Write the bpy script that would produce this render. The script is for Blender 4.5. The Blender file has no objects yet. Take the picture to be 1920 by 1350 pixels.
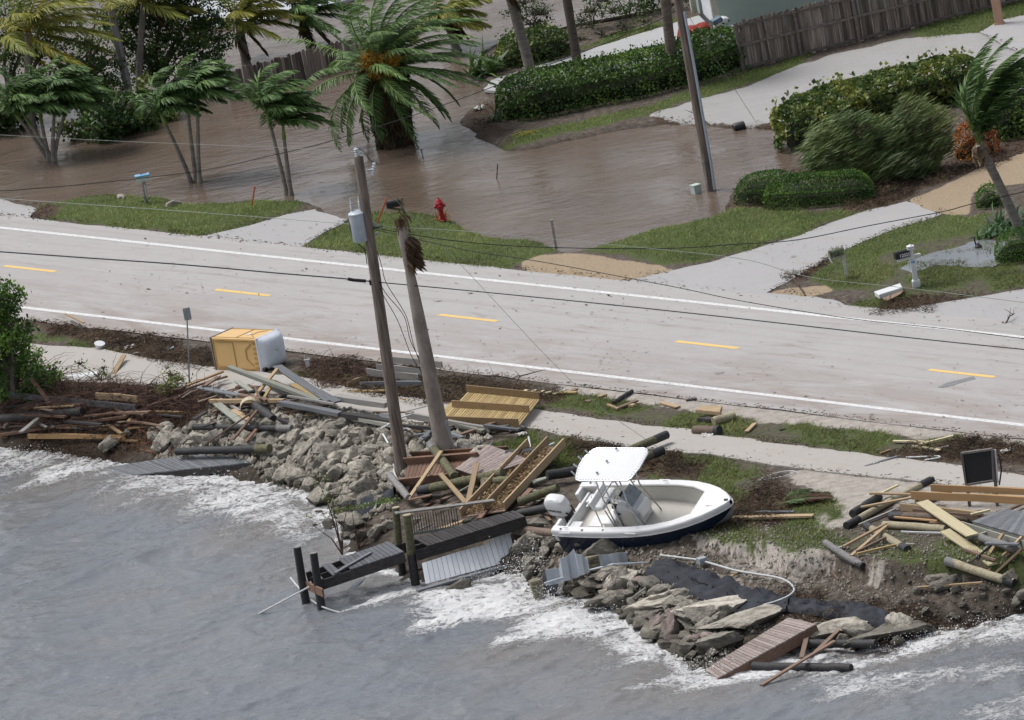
import bpy, bmesh, math, random
import numpy as np
from mathutils import Vector, Matrix, Euler

# ---------------------------------------------------------------- camera, light, exposure
S = bpy.context.scene
COL = S.collection
FPX, CH, PIT, ROL, CY = 17260.5, 71.692, 0.239337, 0.174778, -290.0
_cp, _sp, _c, _s = math.cos(PIT), math.sin(PIT), math.cos(ROL), math.sin(ROL)
FW = Vector((0, _cp, -_sp)); UP0 = Vector((0, _sp, _cp)); R0 = Vector((1, 0, 0))
CR = _c * R0 - _s * UP0; CU = _c * UP0 + _s * R0
CAMP = Vector((0, CY, CH))
cd = bpy.data.cameras.new('camera'); cam = bpy.data.objects.new('camera', cd); COL.objects.link(cam)
m = Matrix((CR, CU, -FW)).transposed().to_4x4(); m.translation = CAMP
cam.matrix_world = m
cd.sensor_width = 36; cd.lens = FPX / 1920 * 36; cd.clip_start = 1; cd.clip_end = 6000
S.camera = cam
S.view_settings.view_transform = 'Standard'; S.view_settings.look = 'None'
S.view_settings.exposure = 0.72; S.view_settings.gamma = 1.0
SUN_EL, SUN_AZ = math.radians(62), math.radians(-62)     # azimuth from +Y towards +X
w = bpy.data.worlds.new('World'); S.world = w; w.use_nodes = True
nt = w.node_tree; nt.nodes.clear()
sky = nt.nodes.new('ShaderNodeTexSky'); sky.sky_type = 'NISHITA'; sky.sun_disc = False
sky.sun_elevation = SUN_EL; sky.sun_rotation = SUN_AZ; sky.dust_density = 4.0; sky.air_density = 1.0; sky.ozone_density = 1.0
hsv = nt.nodes.new('ShaderNodeHueSaturation'); hsv.inputs['Saturation'].default_value = 0.42
bg = nt.nodes.new('ShaderNodeBackground'); bg.inputs['Strength'].default_value = 0.10
wo = nt.nodes.new('ShaderNodeOutputWorld')
nt.links.new(sky.outputs[0], hsv.inputs['Color']); nt.links.new(hsv.outputs[0], bg.inputs['Color']); nt.links.new(bg.outputs[0], wo.inputs['Surface'])
sl = bpy.data.lights.new('sun', 'SUN'); sl.energy = 1.45; sl.angle = math.radians(24); sl.color = (1, 0.98, 0.955)
so = bpy.data.objects.new('sun', sl); COL.objects.link(so)
_d = Vector((math.sin(SUN_AZ) * math.cos(SUN_EL), math.cos(SUN_AZ) * math.cos(SUN_EL), math.sin(SUN_EL)))
so.rotation_euler = _d.to_track_quat('Z', 'Y').to_euler(); so.location = (0, 0, 60)

# ---------------------------------------------------------------- pixel -> place on a level plane
def P(px, py, z=0.0):
    d = FW + (px - 960) / FPX * CR - (py - 675) / FPX * CU
    t = (z - CH) / d.z
    return CAMP + t * d
def Pn(pts, z=0.0):
    return np.array([P(a, b, z)[:2] for a, b in pts])
def proj(v):
    d = Vector(v) - CAMP; z = d.dot(FW)
    return (960 + FPX * d.dot(CR) / z, 675 - FPX * d.dot(CU) / z)

# ---------------------------------------------------------------- numpy noise and distances
_rng = np.random.RandomState(7)
_T = _rng.rand(512, 512)
def vnoise(x, y, sd=0):
    x = np.asarray(x, float) + sd * 17.31; y = np.asarray(y, float) + sd * 9.77
    xi = np.floor(x).astype(int); yi = np.floor(y).astype(int)
    fx = x - xi; fy = y - yi
    fx = fx * fx * (3 - 2 * fx); fy = fy * fy * (3 - 2 * fy)
    a = _T[xi & 511, yi & 511]; b = _T[(xi + 1) & 511, yi & 511]
    c = _T[xi & 511, (yi + 1) & 511]; d = _T[(xi + 1) & 511, (yi + 1) & 511]
    return (a * (1 - fx) + b * fx) * (1 - fy) + (c * (1 - fx) + d * fx) * fy
def fbm(x, y, sd=0, oc=4):
    r = 0; a = .5; n = 0
    for i in range(oc):
        r = r + a * vnoise(x * 2 ** i, y * 2 ** i, sd + i * 3); n += a; a *= .5
    return r / n
def sstep(a, b, x):
    t = np.clip((x - a) / (b - a), 0, 1); return t * t * (3 - 2 * t)
def seg_dist(x, y, pts, closed=False):
    pts = np.asarray(pts); n = len(pts); D = np.full(np.shape(x), 1e18)
    for i in range(n if closed else n - 1):
        a = pts[i]; b = pts[(i + 1) % n]; ab = b - a; L = max(ab @ ab, 1e-12)
        t = np.clip(((x - a[0]) * ab[0] + (y - a[1]) * ab[1]) / L, 0, 1)
        D = np.minimum(D, (x - a[0] - t * ab[0]) ** 2 + (y - a[1] - t * ab[1]) ** 2)
    return np.sqrt(D)
def inside(x, y, pts):
    pts = np.asarray(pts); r = np.zeros(np.shape(x), bool); n = len(pts)
    for i in range(n):
        x1, y1 = pts[i]; x2, y2 = pts[(i + 1) % n]
        if y1 == y2: continue
        c = ((y1 > y) != (y2 > y)) & (x < (x2 - x1) * (y - y1) / (y2 - y1) + x1)
        r ^= c
    return r
def sdf(x, y, pts):                      # positive inside
    pts = np.asarray(pts); out = np.full(np.shape(x), -50.0)
    lo = pts.min(0) - 6; hi = pts.max(0) + 6
    k = (x > lo[0]) & (x < hi[0]) & (y > lo[1]) & (y < hi[1])
    if k.any():
        xx = x[k]; yy = y[k]; d = seg_dist(xx, yy, pts, True)
        out[k] = np.where(inside(xx, yy, pts), d, -d)
    return out

# ---------------------------------------------------------------- objects, tags
def tag(o, label=None, cat=None, group=None, kind=None):
    if label: o['label'] = label
    if cat: o['category'] = cat
    if group: o['group'] = group
    if kind: o['kind'] = kind
    return o
def link(o, parent=None):
    COL.objects.link(o)
    if parent is not None: o.parent = parent
    return o
def empty(name, loc=(0, 0, 0), rot=None, label=None, cat=None, group=None):
    o = bpy.data.objects.new(name, None); o.empty_display_size = .2
    COL.objects.link(o); o.location = loc
    if rot is not None: o.rotation_euler = rot
    return tag(o, label, cat, group)
def mesh_np(name, V, F, mats, parent=None, smooth=False, loc=None, mi=None):
    """V (n,3); F (m,k) int or list of faces"""
    me = bpy.data.meshes.new(name)
    V = np.asarray(V, np.float32)
    if loc is not None: V = V - np.asarray(loc, np.float32)
    if isinstance(F, np.ndarray):
        m_, k = F.shape
        me.vertices.add(len(V)); me.vertices.foreach_set('co', V.ravel())
        me.loops.add(m_ * k); me.loops.foreach_set('vertex_index', F.ravel().astype(np.int32))
        me.polygons.add(m_); me.polygons.foreach_set('loop_start', np.arange(0, m_ * k, k, dtype=np.int32))
        me.polygons.foreach_set('loop_total', np.full(m_, k, np.int32))
    else:
        me.from_pydata([tuple(map(float, v)) for v in V], [], F)
    for mm in (mats if isinstance(mats, (list, tuple)) else [mats]): me.materials.append(mm)
    if mi is not None: me.polygons.foreach_set('material_index', np.asarray(mi, np.int32))
    if smooth: me.polygons.foreach_set('use_smooth', np.ones(len(me.polygons), bool))
    me.update(calc_edges=True); me.validate()
    o = bpy.data.objects.new(name, me); COL.objects.link(o)
    if parent is not None: o.parent = parent
    if loc is not None: o.location = loc
    return o
def dup(o, name=None, parent=None):
    c = o.copy(); COL.objects.link(c)
    if name: c.name = name
    c.parent = parent
    return c
def copy_tree(o, parent=None):
    c = o.copy(); COL.objects.link(c); c.parent = parent
    for ch in list(o.children): copy_tree(ch, c)
    return c

class MB:
    """collects shapes for ONE mesh object"""
    def __init__(s): s.v = []; s.f = []
    def add(s, vs, fs):
        b = len(s.v); s.v += [tuple(v) for v in vs]; s.f += [tuple(b + i for i in f) for f in fs]
    def box(s, c, d, rot=None, j=0):
        c = Vector(c); vs = []
        for x in (-.5, .5):
            for y in (-.5, .5):
                for z in (-.5, .5):
                    v = Vector((x * d[0] + random.uniform(-j, j), y * d[1] + random.uniform(-j, j), z * d[2] + random.uniform(-j, j)))
                    if rot is not None: v = rot @ v
                    vs.append(c + v)
        s.add(vs, [(0, 1, 3, 2), (4, 6, 7, 5), (0, 4, 5, 1), (2, 3, 7, 6), (0, 2, 6, 4), (1, 5, 7, 3)])
    def bar(s, a, b, w_, t, up=(0, 0, 1)):
        a = Vector(a); b = Vector(b); s.box((a + b) / 2, ((b - a).length, w_, t), frame(b - a, up))
    def tube(s, pts, r, n=8, cap=True):
        pts = [Vector(p) for p in pts]; k = len(pts)
        rs = r if isinstance(r, (list, tuple)) else [r] * k
        base = len(s.v); ref = None
        for i, p in enumerate(pts):
            d = (pts[min(i + 1, k - 1)] - pts[max(i - 1, 0)])
            if d.length < 1e-9: d = Vector((0, 0, 1))
            d.normalize()
            if ref is None:
                ref = Vector((0, 0, 1)) if abs(d.z) < .9 else Vector((1, 0, 0))
            u = ref - d * ref.dot(d)
            if u.length < 1e-6: u = d.orthogonal()
            u.normalize(); ref = u; v = d.cross(u)
            for q in range(n):
                a = 2 * math.pi * q / n
                s.v.append(tuple(p + (u * math.cos(a) + v * math.sin(a)) * rs[i]))
        for i in range(k - 1):
            for q in range(n):
                q2 = (q + 1) % n
                s.f.append((base + i * n + q, base + i * n + q2, base + (i + 1) * n + q2, base + (i + 1) * n + q))
        if cap:
            s.f.append(tuple(base + q for q in range(n))[::-1])
            s.f.append(tuple(base + (k - 1) * n + q for q in range(n)))
    def lathe(s, prof, n=16, c=(0, 0, 0)):
        base = len(s.v); k = len(prof)
        for r, z in prof:
            for q in range(n):
                a = 2 * math.pi * q / n
                s.v.append((c[0] + r * math.cos(a), c[1] + r * math.sin(a), c[2] + z))
        for i in range(k - 1):
            for q in range(n):
                q2 = (q + 1) % n
                s.f.append((base + i * n + q, base + i * n + q2, base + (i + 1) * n + q2, base + (i + 1) * n + q))
        s.f.append(tuple(base + q for q in range(n))[::-1]); s.f.append(tuple(base + (k - 1) * n + q for q in range(n)))
    def sheet(s, pts, t, nrm=(0, 0, 1)):
        """closed slab from a polygon of 3D points, thickness t below nrm"""
        nrm = Vector(nrm); n = len(pts); top = [Vector(p) for p in pts]; bot = [p - nrm * t for p in top]
        b = len(s.v); s.v += [tuple(p) for p in top + bot]
        s.f.append(tuple(b + i for i in range(n))); s.f.append(tuple(b + n + i for i in range(n))[::-1])
        for i in range(n):
            k = (i + 1) % n; s.f.append((b + i, b + n + i, b + n + k, b + k))
    def build(s, name, mat, parent=None, loc=None, smooth=False, bevel=0):
        o = mesh_np(name, np.array(s.v, np.float32), s.f, mat, parent, False, loc)
        if bevel:
            bm = bmesh.new(); bm.from_mesh(o.data)
            ed = [e for e in bm.edges if len(e.link_faces) == 2 and e.calc_face_angle(0) > .6]
            bmesh.ops.bevel(bm, geom=ed, offset=bevel, segments=2, affect='EDGES', profile=.5)
            bm.to_mesh(o.data); bm.free()
        if smooth:
            o.data.polygons.foreach_set('use_smooth', np.ones(len(o.data.polygons), bool))
            if smooth != 'all':
                try: o.data.set_sharp_from_angle(angle=math.radians(38))
                except Exception: pass
        return o
def frame(x, up=(0, 0, 1)):
    x = Vector(x).normalized(); up = Vector(up)
    y = up.cross(x)
    if y.length < 1e-5: y = x.orthogonal()
    y.normalize(); z = x.cross(y)
    return Matrix((x, y, z)).transposed()

# ---------------------------------------------------------------- materials
def _mk(name):
    m = bpy.data.materials.new(name); m.use_nodes = True
    t = m.node_tree; b = t.nodes['Principled BSDF']
    return m, t, b
def nd(t, typ, **kw):
    n = t.nodes.new('ShaderNode' + typ)
    for k, v in kw.items():
        if k.startswith('i_'):
            key = k[2:].replace('_', ' ')
            if key.isdigit(): key = int(key)
            s_ = n.inputs[key]
            if isinstance(v, bpy.types.NodeSocket): t.links.new(v, s_)
            else: s_.default_value = v
        else: setattr(n, k, v)
    return n
def C4(c): return (c[0], c[1], c[2], 1)
def ramp(t, fac, stops):
    r = nd(t, 'ValToRGB'); t.links.new(fac, r.inputs[0]); e = r.color_ramp.elements
    while len(e) < len(stops): e.new(.5)
    for q, (p_, c_) in zip(e, stops): q.position = p_; q.color = C4(c_)
    return r.outputs[0]
def mixc(t, fac, a, b, bt='MIX'):
    n = nd(t, 'Mix', data_type='RGBA', blend_type=bt)
    for s_, v in ((n.inputs[0], fac), (n.inputs[6], a), (n.inputs[7], b)):
        if isinstance(v, bpy.types.NodeSocket): t.links.new(v, s_)
        else: s_.default_value = v if isinstance(v, (float, int)) else C4(v)
    return n.outputs[2]
def mth(t, op, a, b=0.0, c=0.0, clamp=False):
    n = nd(t, 'Math', operation=op, use_clamp=clamp)
    for i, v in enumerate((a, b, c)):
        if isinstance(v, bpy.types.NodeSocket): t.links.new(v, n.inputs[i])
        else: n.inputs[i].default_value = v
    return n.outputs[0]
def noise(t, vec, sc, det=4, rough=.55, dist=0):
    n = nd(t, 'TexNoise', i_Scale=sc, i_Detail=float(det), i_Roughness=rough, i_Distortion=dist)
    if vec is not None: t.links.new(vec, n.inputs['Vector'])
    return n.outputs['Fac']
def coords(t, stretch=(1, 1, 1), kind='Object', rnd=True):
    tc = nd(t, 'TexCoord'); mp = nd(t, 'Mapping'); mp.inputs['Scale'].default_value = stretch
    t.links.new(tc.outputs[kind], mp.inputs['Vector'])
    if rnd:
        oi = nd(t, 'ObjectInfo'); k = mth(t, 'MULTIPLY', oi.outputs['Random'], 37.0); t.links.new(k, mp.inputs['Location'])
    return mp.outputs[0]
_MC = {}
def mat(name, c1, c2=None, sc=6.0, rough=.8, bump=.2, bd=.02, stretch=(1, 1, 1), rnd=.15, spec=.3, metal=0, c3=None, det=5, trans=0, coat=0):
    if name in _MC: return _MC[name]
    m, t, b = _mk(name)
    c2 = c2 or tuple(x * .6 for x in c1)
    v = coords(t, stretch)
    n = noise(t, v, sc, det, .6)
    st = [(.3, c2), (.68, c1)] if c3 is None else [(.28, c2), (.5, c1), (.74, c3)]
    col = ramp(t, n, st)
    oi = nd(t, 'ObjectInfo')
    h = nd(t, 'HueSaturation'); t.links.new(col, h.inputs['Color'])
    k = mth(t, 'MULTIPLY_ADD', oi.outputs['Random'], 2 * rnd, 1 - rnd); t.links.new(k, h.inputs['Value'])
    t.links.new(h.outputs[0], b.inputs['Base Color'])
    b.inputs['Roughness'].default_value = rough; b.inputs['Specular IOR Level'].default_value = spec; b.inputs['Metallic'].default_value = metal
    if coat: b.inputs['Coat Weight'].default_value = coat
    if bump:
        n2 = noise(t, v, sc * 3.1, 4, .6)
        bp = nd(t, 'Bump', i_Strength=bump, i_Distance=bd, i_Height=n2); t.links.new(bp.outputs[0], b.inputs['Normal'])
    _MC[name] = m; return m
def leafmat(name, c1, c2, c3=None, rough=.5, sc=.9):
    """foliage: colour varies between leaves through a per-vertex attribute and a broad noise"""
    if name in _MC: return _MC[name]
    m, t, b = _mk(name)
    at = nd(t, 'Attribute', attribute_name='tint')
    col = ramp(t, at.outputs['Fac'], [(0, c2), (.55, c1), (1, c3 or c1)])
    oi = nd(t, 'ObjectInfo'); h = nd(t, 'HueSaturation'); t.links.new(col, h.inputs['Color'])
    t.links.new(mth(t, 'MULTIPLY_ADD', oi.outputs['Random'], .3, .85), h.inputs['Value'])
    t.links.new(h.outputs[0], b.inputs['Base Color']); b.inputs['Roughness'].default_value = rough
    b.inputs['Specular IOR Level'].default_value = .35
    tr = nd(t, 'BsdfTranslucent'); t.links.new(h.outputs[0], tr.inputs['Color'])
    mx = nd(t, 'MixShader', i_0=.22); t.links.new(b.outputs[0], mx.inputs[1]); t.links.new(tr.outputs[0], mx.inputs[2])
    t.links.new(mx.outputs[0], t.nodes['Material Output'].inputs['Surface'])
    _MC[name] = m; return m
random.seed(11)
# ================================================================ THE SETTING
SEA_Z = -1.5; FLOOD_Z = -0.14
TH = 0.9018
RU = np.array([math.cos(TH), -math.sin(TH)]); RN = np.array([math.sin(TH), math.cos(TH)])
R0P = np.array([-17.284, 31.058]); RWID = 7.593
def road_pt(s, t): q = R0P + RU * s + RN * t; return q
# shore lines (traced, then placed on the level they lie at)
TOPL = [(-700, 700), (-100, 735), (0, 738), (130, 745), (300, 738), (450, 740), (560, 768), (700, 792), (830, 842), (930, 885), (1060, 945), (1250, 985), (1300, 996), (1400, 1008), (1480, 1032), (1560, 1032), (1650, 1054), (1750, 1050), (1920, 1047), (2100, 1050), (2700, 1080)]
SHOR = [(-700, 800), (-100, 828), (0, 840), (120, 846), (240, 872), (330, 885), (400, 895), (520, 908), (590, 930), (640, 985), (660, 1030), (720, 1065), (800, 1090), (900, 1075), (985, 1075), (1010, 1112), (1130, 1128), (1185, 1170), (1240, 1215), (1300, 1255), (1350, 1260), (1430, 1215), (1500, 1212), (1640, 1212), (1730, 1190), (1860, 1165), (1920, 1150), (2100, 1160), (2700, 1200)]
TOPW = Pn(TOPL, 0); SHOW = Pn(SHOR, SEA_Z)
TOPP = np.vstack([TOPW, [[200, -300], [-300, -300]]])        # seaward side of the bank top
SHOP = np.vstack([SHOW, [[200, -300], [-300, -300]]])        # the sea
FLOOD = [(-900, 330), (0, 368), (60, 379), (100, 377), (150, 368), (210, 360), (290, 366), (330, 377), (420, 379), (480, 373), (560, 372), (590, 385), (600, 400), (635, 414), (665, 410), (697, 394), (767, 397), (807, 401), (840, 413), (900, 437), (940, 443), (1007, 448), (1040, 466), (1060, 470), (1108, 462), (1145, 449), (1180, 440), (1230, 426), (1285, 415), (1340, 402), (1370, 388), (1366, 362), (1385, 335), (1478, 322), (1486, 290), (1482, 240), (1440, 233), (1340, 233), (1250, 224), (1190, 232), (1130, 243), (1060, 257), (990, 273), (950, 277), (925, 262), (895, 248), (868, 228), (880, 200), (922, 176), (900, 150), (905, 95), (925, 76), (1065, 50), (1240, 18), (1330, -20), (1400, -300), (-900, -300)]
FLOODW = Pn(FLOOD, 0)
Z = {}      # ground cover zones, traced at street level
Z['grass'] = [
 [(45, 402), (80, 388), (130, 372), (210, 358), (300, 362), (330, 373), (420, 376), (520, 368), (585, 374), (572, 392), (520, 403), (470, 421), (420, 440), (360, 444), (260, 433), (150, 421), (80, 413)],
 [(560, 463), (600, 440), (640, 420), (690, 392), (770, 392), (830, 402), (870, 420), (930, 440), (1000, 444), (1035, 455), (1045, 470), (990, 490), (940, 506), (870, 504), (760, 496), (660, 479), (590, 469)],
 [(1100, 464), (1160, 445), (1220, 427), (1290, 410), (1340, 398), (1370, 388), (1500, 393), (1625, 394), (1560, 415), (1500, 440), (1420, 463), (1330, 491), (1285, 500), (1200, 487), (1130, 477)],
 [(1510, 512), (1560, 478), (1620, 450), (1690, 425), (1765, 402), (1850, 405), (1870, 440), (1930, 470), (2100, 420), (2100, 500), (1920, 541), (1800, 561), (1700, 577), (1640, 585), (1560, 577), (1620, 556), (1545, 535)],
 [(945, 272), (960, 250), (1100, 225), (1250, 185), (1380, 140), (1515, 104), (1500, 122), (1400, 162), (1290, 192), (1220, 217), (1130, 236), (1050, 252), (960, 275)],
 [(1080, 92), (1250, 34), (1290, 36), (1200, 64), (1080, 99)],
 [(1690, 62), (1780, 33), (1840, 18), (2100, -40), (2100, 0), (1920, 36), (1850, 60), (1730, 76)],
 [(1000, 748), (1060, 734), (1180, 752), (1300, 771), (1500, 796), (1700, 815), (1790, 822), (1765, 850), (1650, 856), (1500, 836), (1300, 806), (1160, 791), (1080, 771)],
 [(60, 625), (180, 640), (210, 655), (330, 668), (430, 690), (300, 686), (120, 655)],
 [(520, 690), (700, 712), (900, 735), (1010, 752), (1010, 770), (900, 762), (720, 742), (560, 710)],
 [(900, 850), (1000, 806), (1090, 826), (1250, 850), (1330, 855), (1440, 872), (1480, 885), (1420, 900), (1480, 915), (1560, 935), (1590, 985), (1800, 1010), (1920, 1020), (2100, 1030), (2100, 1046), (1920, 1046), (1700, 1052), (1640, 1050), (1570, 1030), (1490, 1028), (1400, 1006), (1290, 992), (1380, 960), (1250, 900), (1100, 870), (950, 880)],
 [(1850, 920), (2050, 930), (2050, 950), (1880, 950)],
]
Z['sand'] = [
 [(1440, 885), (1560, 880), (1750, 905), (2100, 935), (2100, 1000), (1780, 960), (1640, 935), (1590, 975), (1560, 1000), (1480, 985), (1560, 935), (1500, 905)],
 [(1280, 1000), (1400, 1012), (1480, 1038), (1560, 1040), (1640, 1056), (1600, 1062), (1450, 1052), (1350, 1045)],
 [(1540, 1122), (1650, 1130), (1680, 1145), (1600, 1138)],
 [(1280, 1010), (1400, 1030), (1400, 1085), (1300, 1060)],
 [(1050, 700), (1700, 780), (2000, 815), (2000, 850), (1700, 825), (1300, 775), (1050, 740)],
]
Z['wrack'] = [     # brown seaweed, twigs and mulch left by the surge
 [(50, 600), (200, 620), (330, 645), (430, 675), (400, 695), (300, 690), (180, 650), (70, 620)],
 [(540, 680), (620, 672), (760, 690), (800, 710), (980, 720), (1060, 745), (1000, 765), (880, 762), (760, 770), (600, 735)],
 [(60, 690), (130, 720), (330, 725), (360, 745), (300, 790), (100, 790), (0, 760), (-100, 740)],
 [(1650, 850), (1760, 835), (1830, 820), (2100, 840), (2100, 870), (1870, 868), (1750, 862)],
 [(1080, 830), (1250, 850), (1340, 870), (1300, 900), (1150, 870), (1040, 850)],
 [(1640, 575), (1700, 560), (1790, 560), (1740, 582), (1650, 590)],
 [(40, 408), (95, 386), (110, 400), (80, 415)], [(860, 205), (930, 190), (960, 265), (900, 255)],
 [(1220, 215), (1400, 232), (1480, 226), (1490, 255), (1430, 262), (1320, 250), (1220, 240)],
 [(1370, 388), (1366, 330), (1500, 310), (1560, 330), (1650, 340), (1760, 310), (1830, 270), (2100, 200), (2100, 240), (1920, 292), (1760, 350), (1700, 378), (1630, 392), (1500, 394)],
 [(1480, 520), (1560, 475), (1570, 485), (1510, 525)],
 [(1370, 940), (1450, 900), (1500, 930), (1450, 985), (1300, 995), (1290, 980)],
 [(1450, 1062), (1600, 1082), (1720, 1078), (2000, 1070), (2000, 1180), (1700, 1180), (1560, 1120), (1440, 1110)],
]
Z['tan'] = [     # tan pea gravel
 [(975, 492), (1010, 478), (1060, 474), (1130, 479), (1230, 497), (1267, 506), (1200, 521), (1130, 526), (1040, 516), (990, 506)],
 [(1700, 378), (1760, 352), (1830, 318), (1920, 287), (2100, 230), (2100, 290), (1920, 345), (1850, 352), (1822, 362), (1820, 405), (1765, 402)],
 [(1430, 551), (1480, 540), (1545, 536), (1562, 545), (1500, 560), (1440, 562)],
]
Z['shell'] = [   # white crushed shell
 [(1215, 217), (1290, 192), (1400, 162), (1500, 122), (1560, 102), (1700, 72), (1850, 60), (1920, 92), (2100, 80), (2100, 150), (1920, 172), (1800, 160), (1640, 172), (1500, 195), (1478, 226), (1400, 233), (1280, 228)],
]
ZW = {k: [Pn(q, 0) for q in v] for k, v in Z.items()}
DRIVES = {   # paved sheets, traced at street level
 'far_left_driveway': [(-500, 340), (-100, 360), (10, 374), (70, 392), (52, 412), (0, 404), (-100, 388), (-500, 345)],
 'driveway': [(375, 443), (470, 421), (540, 401), (590, 392), (652, 410), (640, 420), (600, 440), (562, 464), (480, 456)],
 'paved_apron': [(1175, 527), (1262, 506), (1330, 491), (1420, 464), (1500, 441), (1560, 415), (1630, 393), (1700, 377), (1765, 402), (1690, 426), (1620, 451), (1560, 480), (1505, 512), (1440, 548), (1560, 560), (1600, 580), (1400, 560)],
 'street_apron': [(1545, 578), (1645, 586), (1700, 577), (1800, 561), (1920, 541), (2150, 490), (2150, 660), (1900, 633), (1800, 618)],
 'house_driveway': [(905, 168), (925, 150), (1070, 106), (1200, 64), (1290, 36), (1318, 28), (1352, 52), (1380, 80), (1300, 112), (1000, 150), (945, 176)],
 'carport_floor': [(1838, 62), (1875, 40), (2100, -10), (2100, 60), (1920, 100), (1890, 92)],
 'pale_street': [(370, 52), (467, 43), (560, 20), (700, -12), (1000, -90), (1000, -200), (100, -200), (300, 20)],
}
DRW = {k: Pn(v, 0) for k, v in DRIVES.items()}
WALK = [(-400, 595), (60, 646), (190, 655), (330, 682), (560, 706), (720, 740), (860, 758), (1010, 768), (1150, 790), (1300, 808), (1500, 838), (1700, 861), (1800, 873), (2000, 905), (2400, 960), (2400, 1000), (2000, 945), (1750, 905), (1600, 892), (1450, 873), (1350, 856), (1200, 842), (1100, 826), (1010, 806), (800, 792), (620, 776), (450, 738), (330, 726), (120, 714), (50, 685), (-400, 640)]
WALKW = Pn(WALK, 0)

def axis(lo, hi, st, far):
    a = list(np.arange(lo, hi + 1e-6, st)); g = st; x = hi
    while x < far: g *= 1.35; x += g; a.append(x)
    g = st; x = lo; b = []
    while x > -far: g *= 1.35; x -= g; b.append(x)
    return np.array(b[::-1] + a)
def land_mask(X, Y):
    """>0 on dry ground"""
    return -sdf(X, Y, FLOODW)
def terrain(X, Y):
    n1 = fbm(X * .9, Y * .5, 1, 4) - .5; n2 = fbm(X * 4, Y * 4, 5, 3) - .5
    z = .01 + .02 * n2
    z = z + np.where(np.abs((Y - R0P[1]) * RN[1] + (X - R0P[0]) * RN[0]) > 6.5, .06 * n1, 0)
    fl = sdf(X, Y, FLOODW) + n1 * .8
    fl = np.where(inside(X, Y, FLOODW) & (fl < -40), 5, fl)
    z = z - .55 * sstep(-.5, 1.2, fl)
    paved = np.full(X.shape, -50.)
    for q in list(DRW.values()) + [WALKW]: paved = np.maximum(paved, sdf(X, Y, q))
    road = (RWID / 2 + 1.15) - np.abs((X - R0P[0]) * RN[0] + (Y - R0P[1]) * RN[1])
    paved = np.maximum(paved, road)
    z = np.where((paved > -.15) & (z > -.06), z * (1 - sstep(-.15, .1, paved)) + -.05 * sstep(-.15, .1, paved), z)
    it = inside(X, Y, TOPP); dt = seg_dist(X, Y, TOPW); ds = seg_dist(X, Y, SHOW); isea = inside(X, Y, SHOP)
    dt = np.where(it, dt, -dt); ds = np.where(isea, -ds, ds)
    t = np.clip(dt / np.maximum(dt + np.maximum(ds, 0), 1e-3), 0, 1)
    t = np.clip(t + n1 * .22 * sstep(0, .08, t) * (1 - sstep(.8, 1, t)), 0, 1)
    kx = sstep(4, 7, X + Y * .1 + 3.5)
    gl = t * .8 + .2 * t * t
    gs = .42 * sstep(0, .07 + .05 * (n1 + .5), t) + .58 * (.35 * t + .65 * sstep(.25, 1.0, t))
    g = gl * (1 - kx) + gs * kx
    zb = SEA_Z * g + n2 * .12 + kx * (fbm(X * 2.2, Y * 2.2, 9, 4) - .5) * .35 * sstep(.02, .1, t)
    zb = np.where(isea, SEA_Z - .05 + ds * .22 + n2 * .1, zb); zb = np.maximum(zb, -7)
    return np.where(it, zb, z)
TX = axis(-24, 26, .16, 2500); TY1 = np.arange(-46, 2, .13); TY = axis(-46, 84, .26, 2500)
TY = np.concatenate([TY[TY < -46.2], TY1, TY[TY > 2.05]])
GX, GY = np.meshgrid(TX, TY)
GZ = terrain(GX, GY)
GZ = np.where((np.abs(GX) > 300) | (np.abs(GY) > 300), np.minimum(GZ, np.where(GY < 0, -7, -.6)), GZ)
def tz(x, y):
    i = np.clip(np.searchsorted(TX, x) - 1, 0, len(TX) - 2); j = np.clip(np.searchsorted(TY, y) - 1, 0, len(TY) - 2)
    fx = np.clip((x - TX[i]) / (TX[i + 1] - TX[i]), 0, 1); fy = np.clip((y - TY[j]) / (TY[j + 1] - TY[j]), 0, 1)
    return (GZ[j, i] * (1 - fx) + GZ[j, i + 1] * fx) * (1 - fy) + (GZ[j + 1, i] * (1 - fx) + GZ[j + 1, i + 1] * fx) * fy
def G(px, py, lift=0.0, water=True):
    """the point of the ground (or the sea) seen at a pixel of the photograph"""
    z = .3; a = P(px, py, z)
    for k in range(260):
        z2 = z - .01; b = P(px, py, z2)
        g = float(tz(b.x, b.y))
        if water and b.y < 15: g = max(g, SEA_Z)
        if z2 <= g: return Vector((b.x, b.y, g + lift))
        z = z2
    return b

# ---- cover masks
def cover(kind, amp, feather):
    m_ = np.zeros(GX.shape)
    nn = (fbm(GX * 1.1, GY * .8, 31, 4) - .5) * 2 * amp
    for q in ZW[kind]: m_ = np.maximum(m_, sstep(-feather, feather, sdf(GX, GY, q) + nn))
    return m_
cg = cover('grass', .7, .35); cs = cover('sand', .9, .7); cw = cover('wrack', .8, .5); ct = cover('tan', .25, .15); csh = cover('shell', .25, .15)
itop = inside(GX, GY, TOPP); dtop = seg_dist(GX, GY, TOPW)
spec_grass = cg * (1 - .25 * cs)
spec_grass = np.where(itop & (dtop > .35), 0, spec_grass)
PUD = Pn([(1700, 492), (1745, 478), (1800, 462), (1855, 450), (1900, 452), (1930, 480), (1870, 502), (1800, 500), (1750, 500), (1715, 512), (1690, 506)], 0)
spec_grass = spec_grass * sstep(.9, .2, sdf(GX, GY, PUD) + (fbm(GX * 1.5, GY * 1.0, 77, 4) - .5) * 3.2)
spec_grass = np.where(GY < 10, spec_grass * (.35 + .65 * sstep(.36, .55, fbm(GX * .9, GY * .45, 78, 4))), spec_grass * (.7 + .3 * sstep(.3, .5, fbm(GX * .7, GY * .4, 79, 4))))
nv = GX.size
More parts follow.
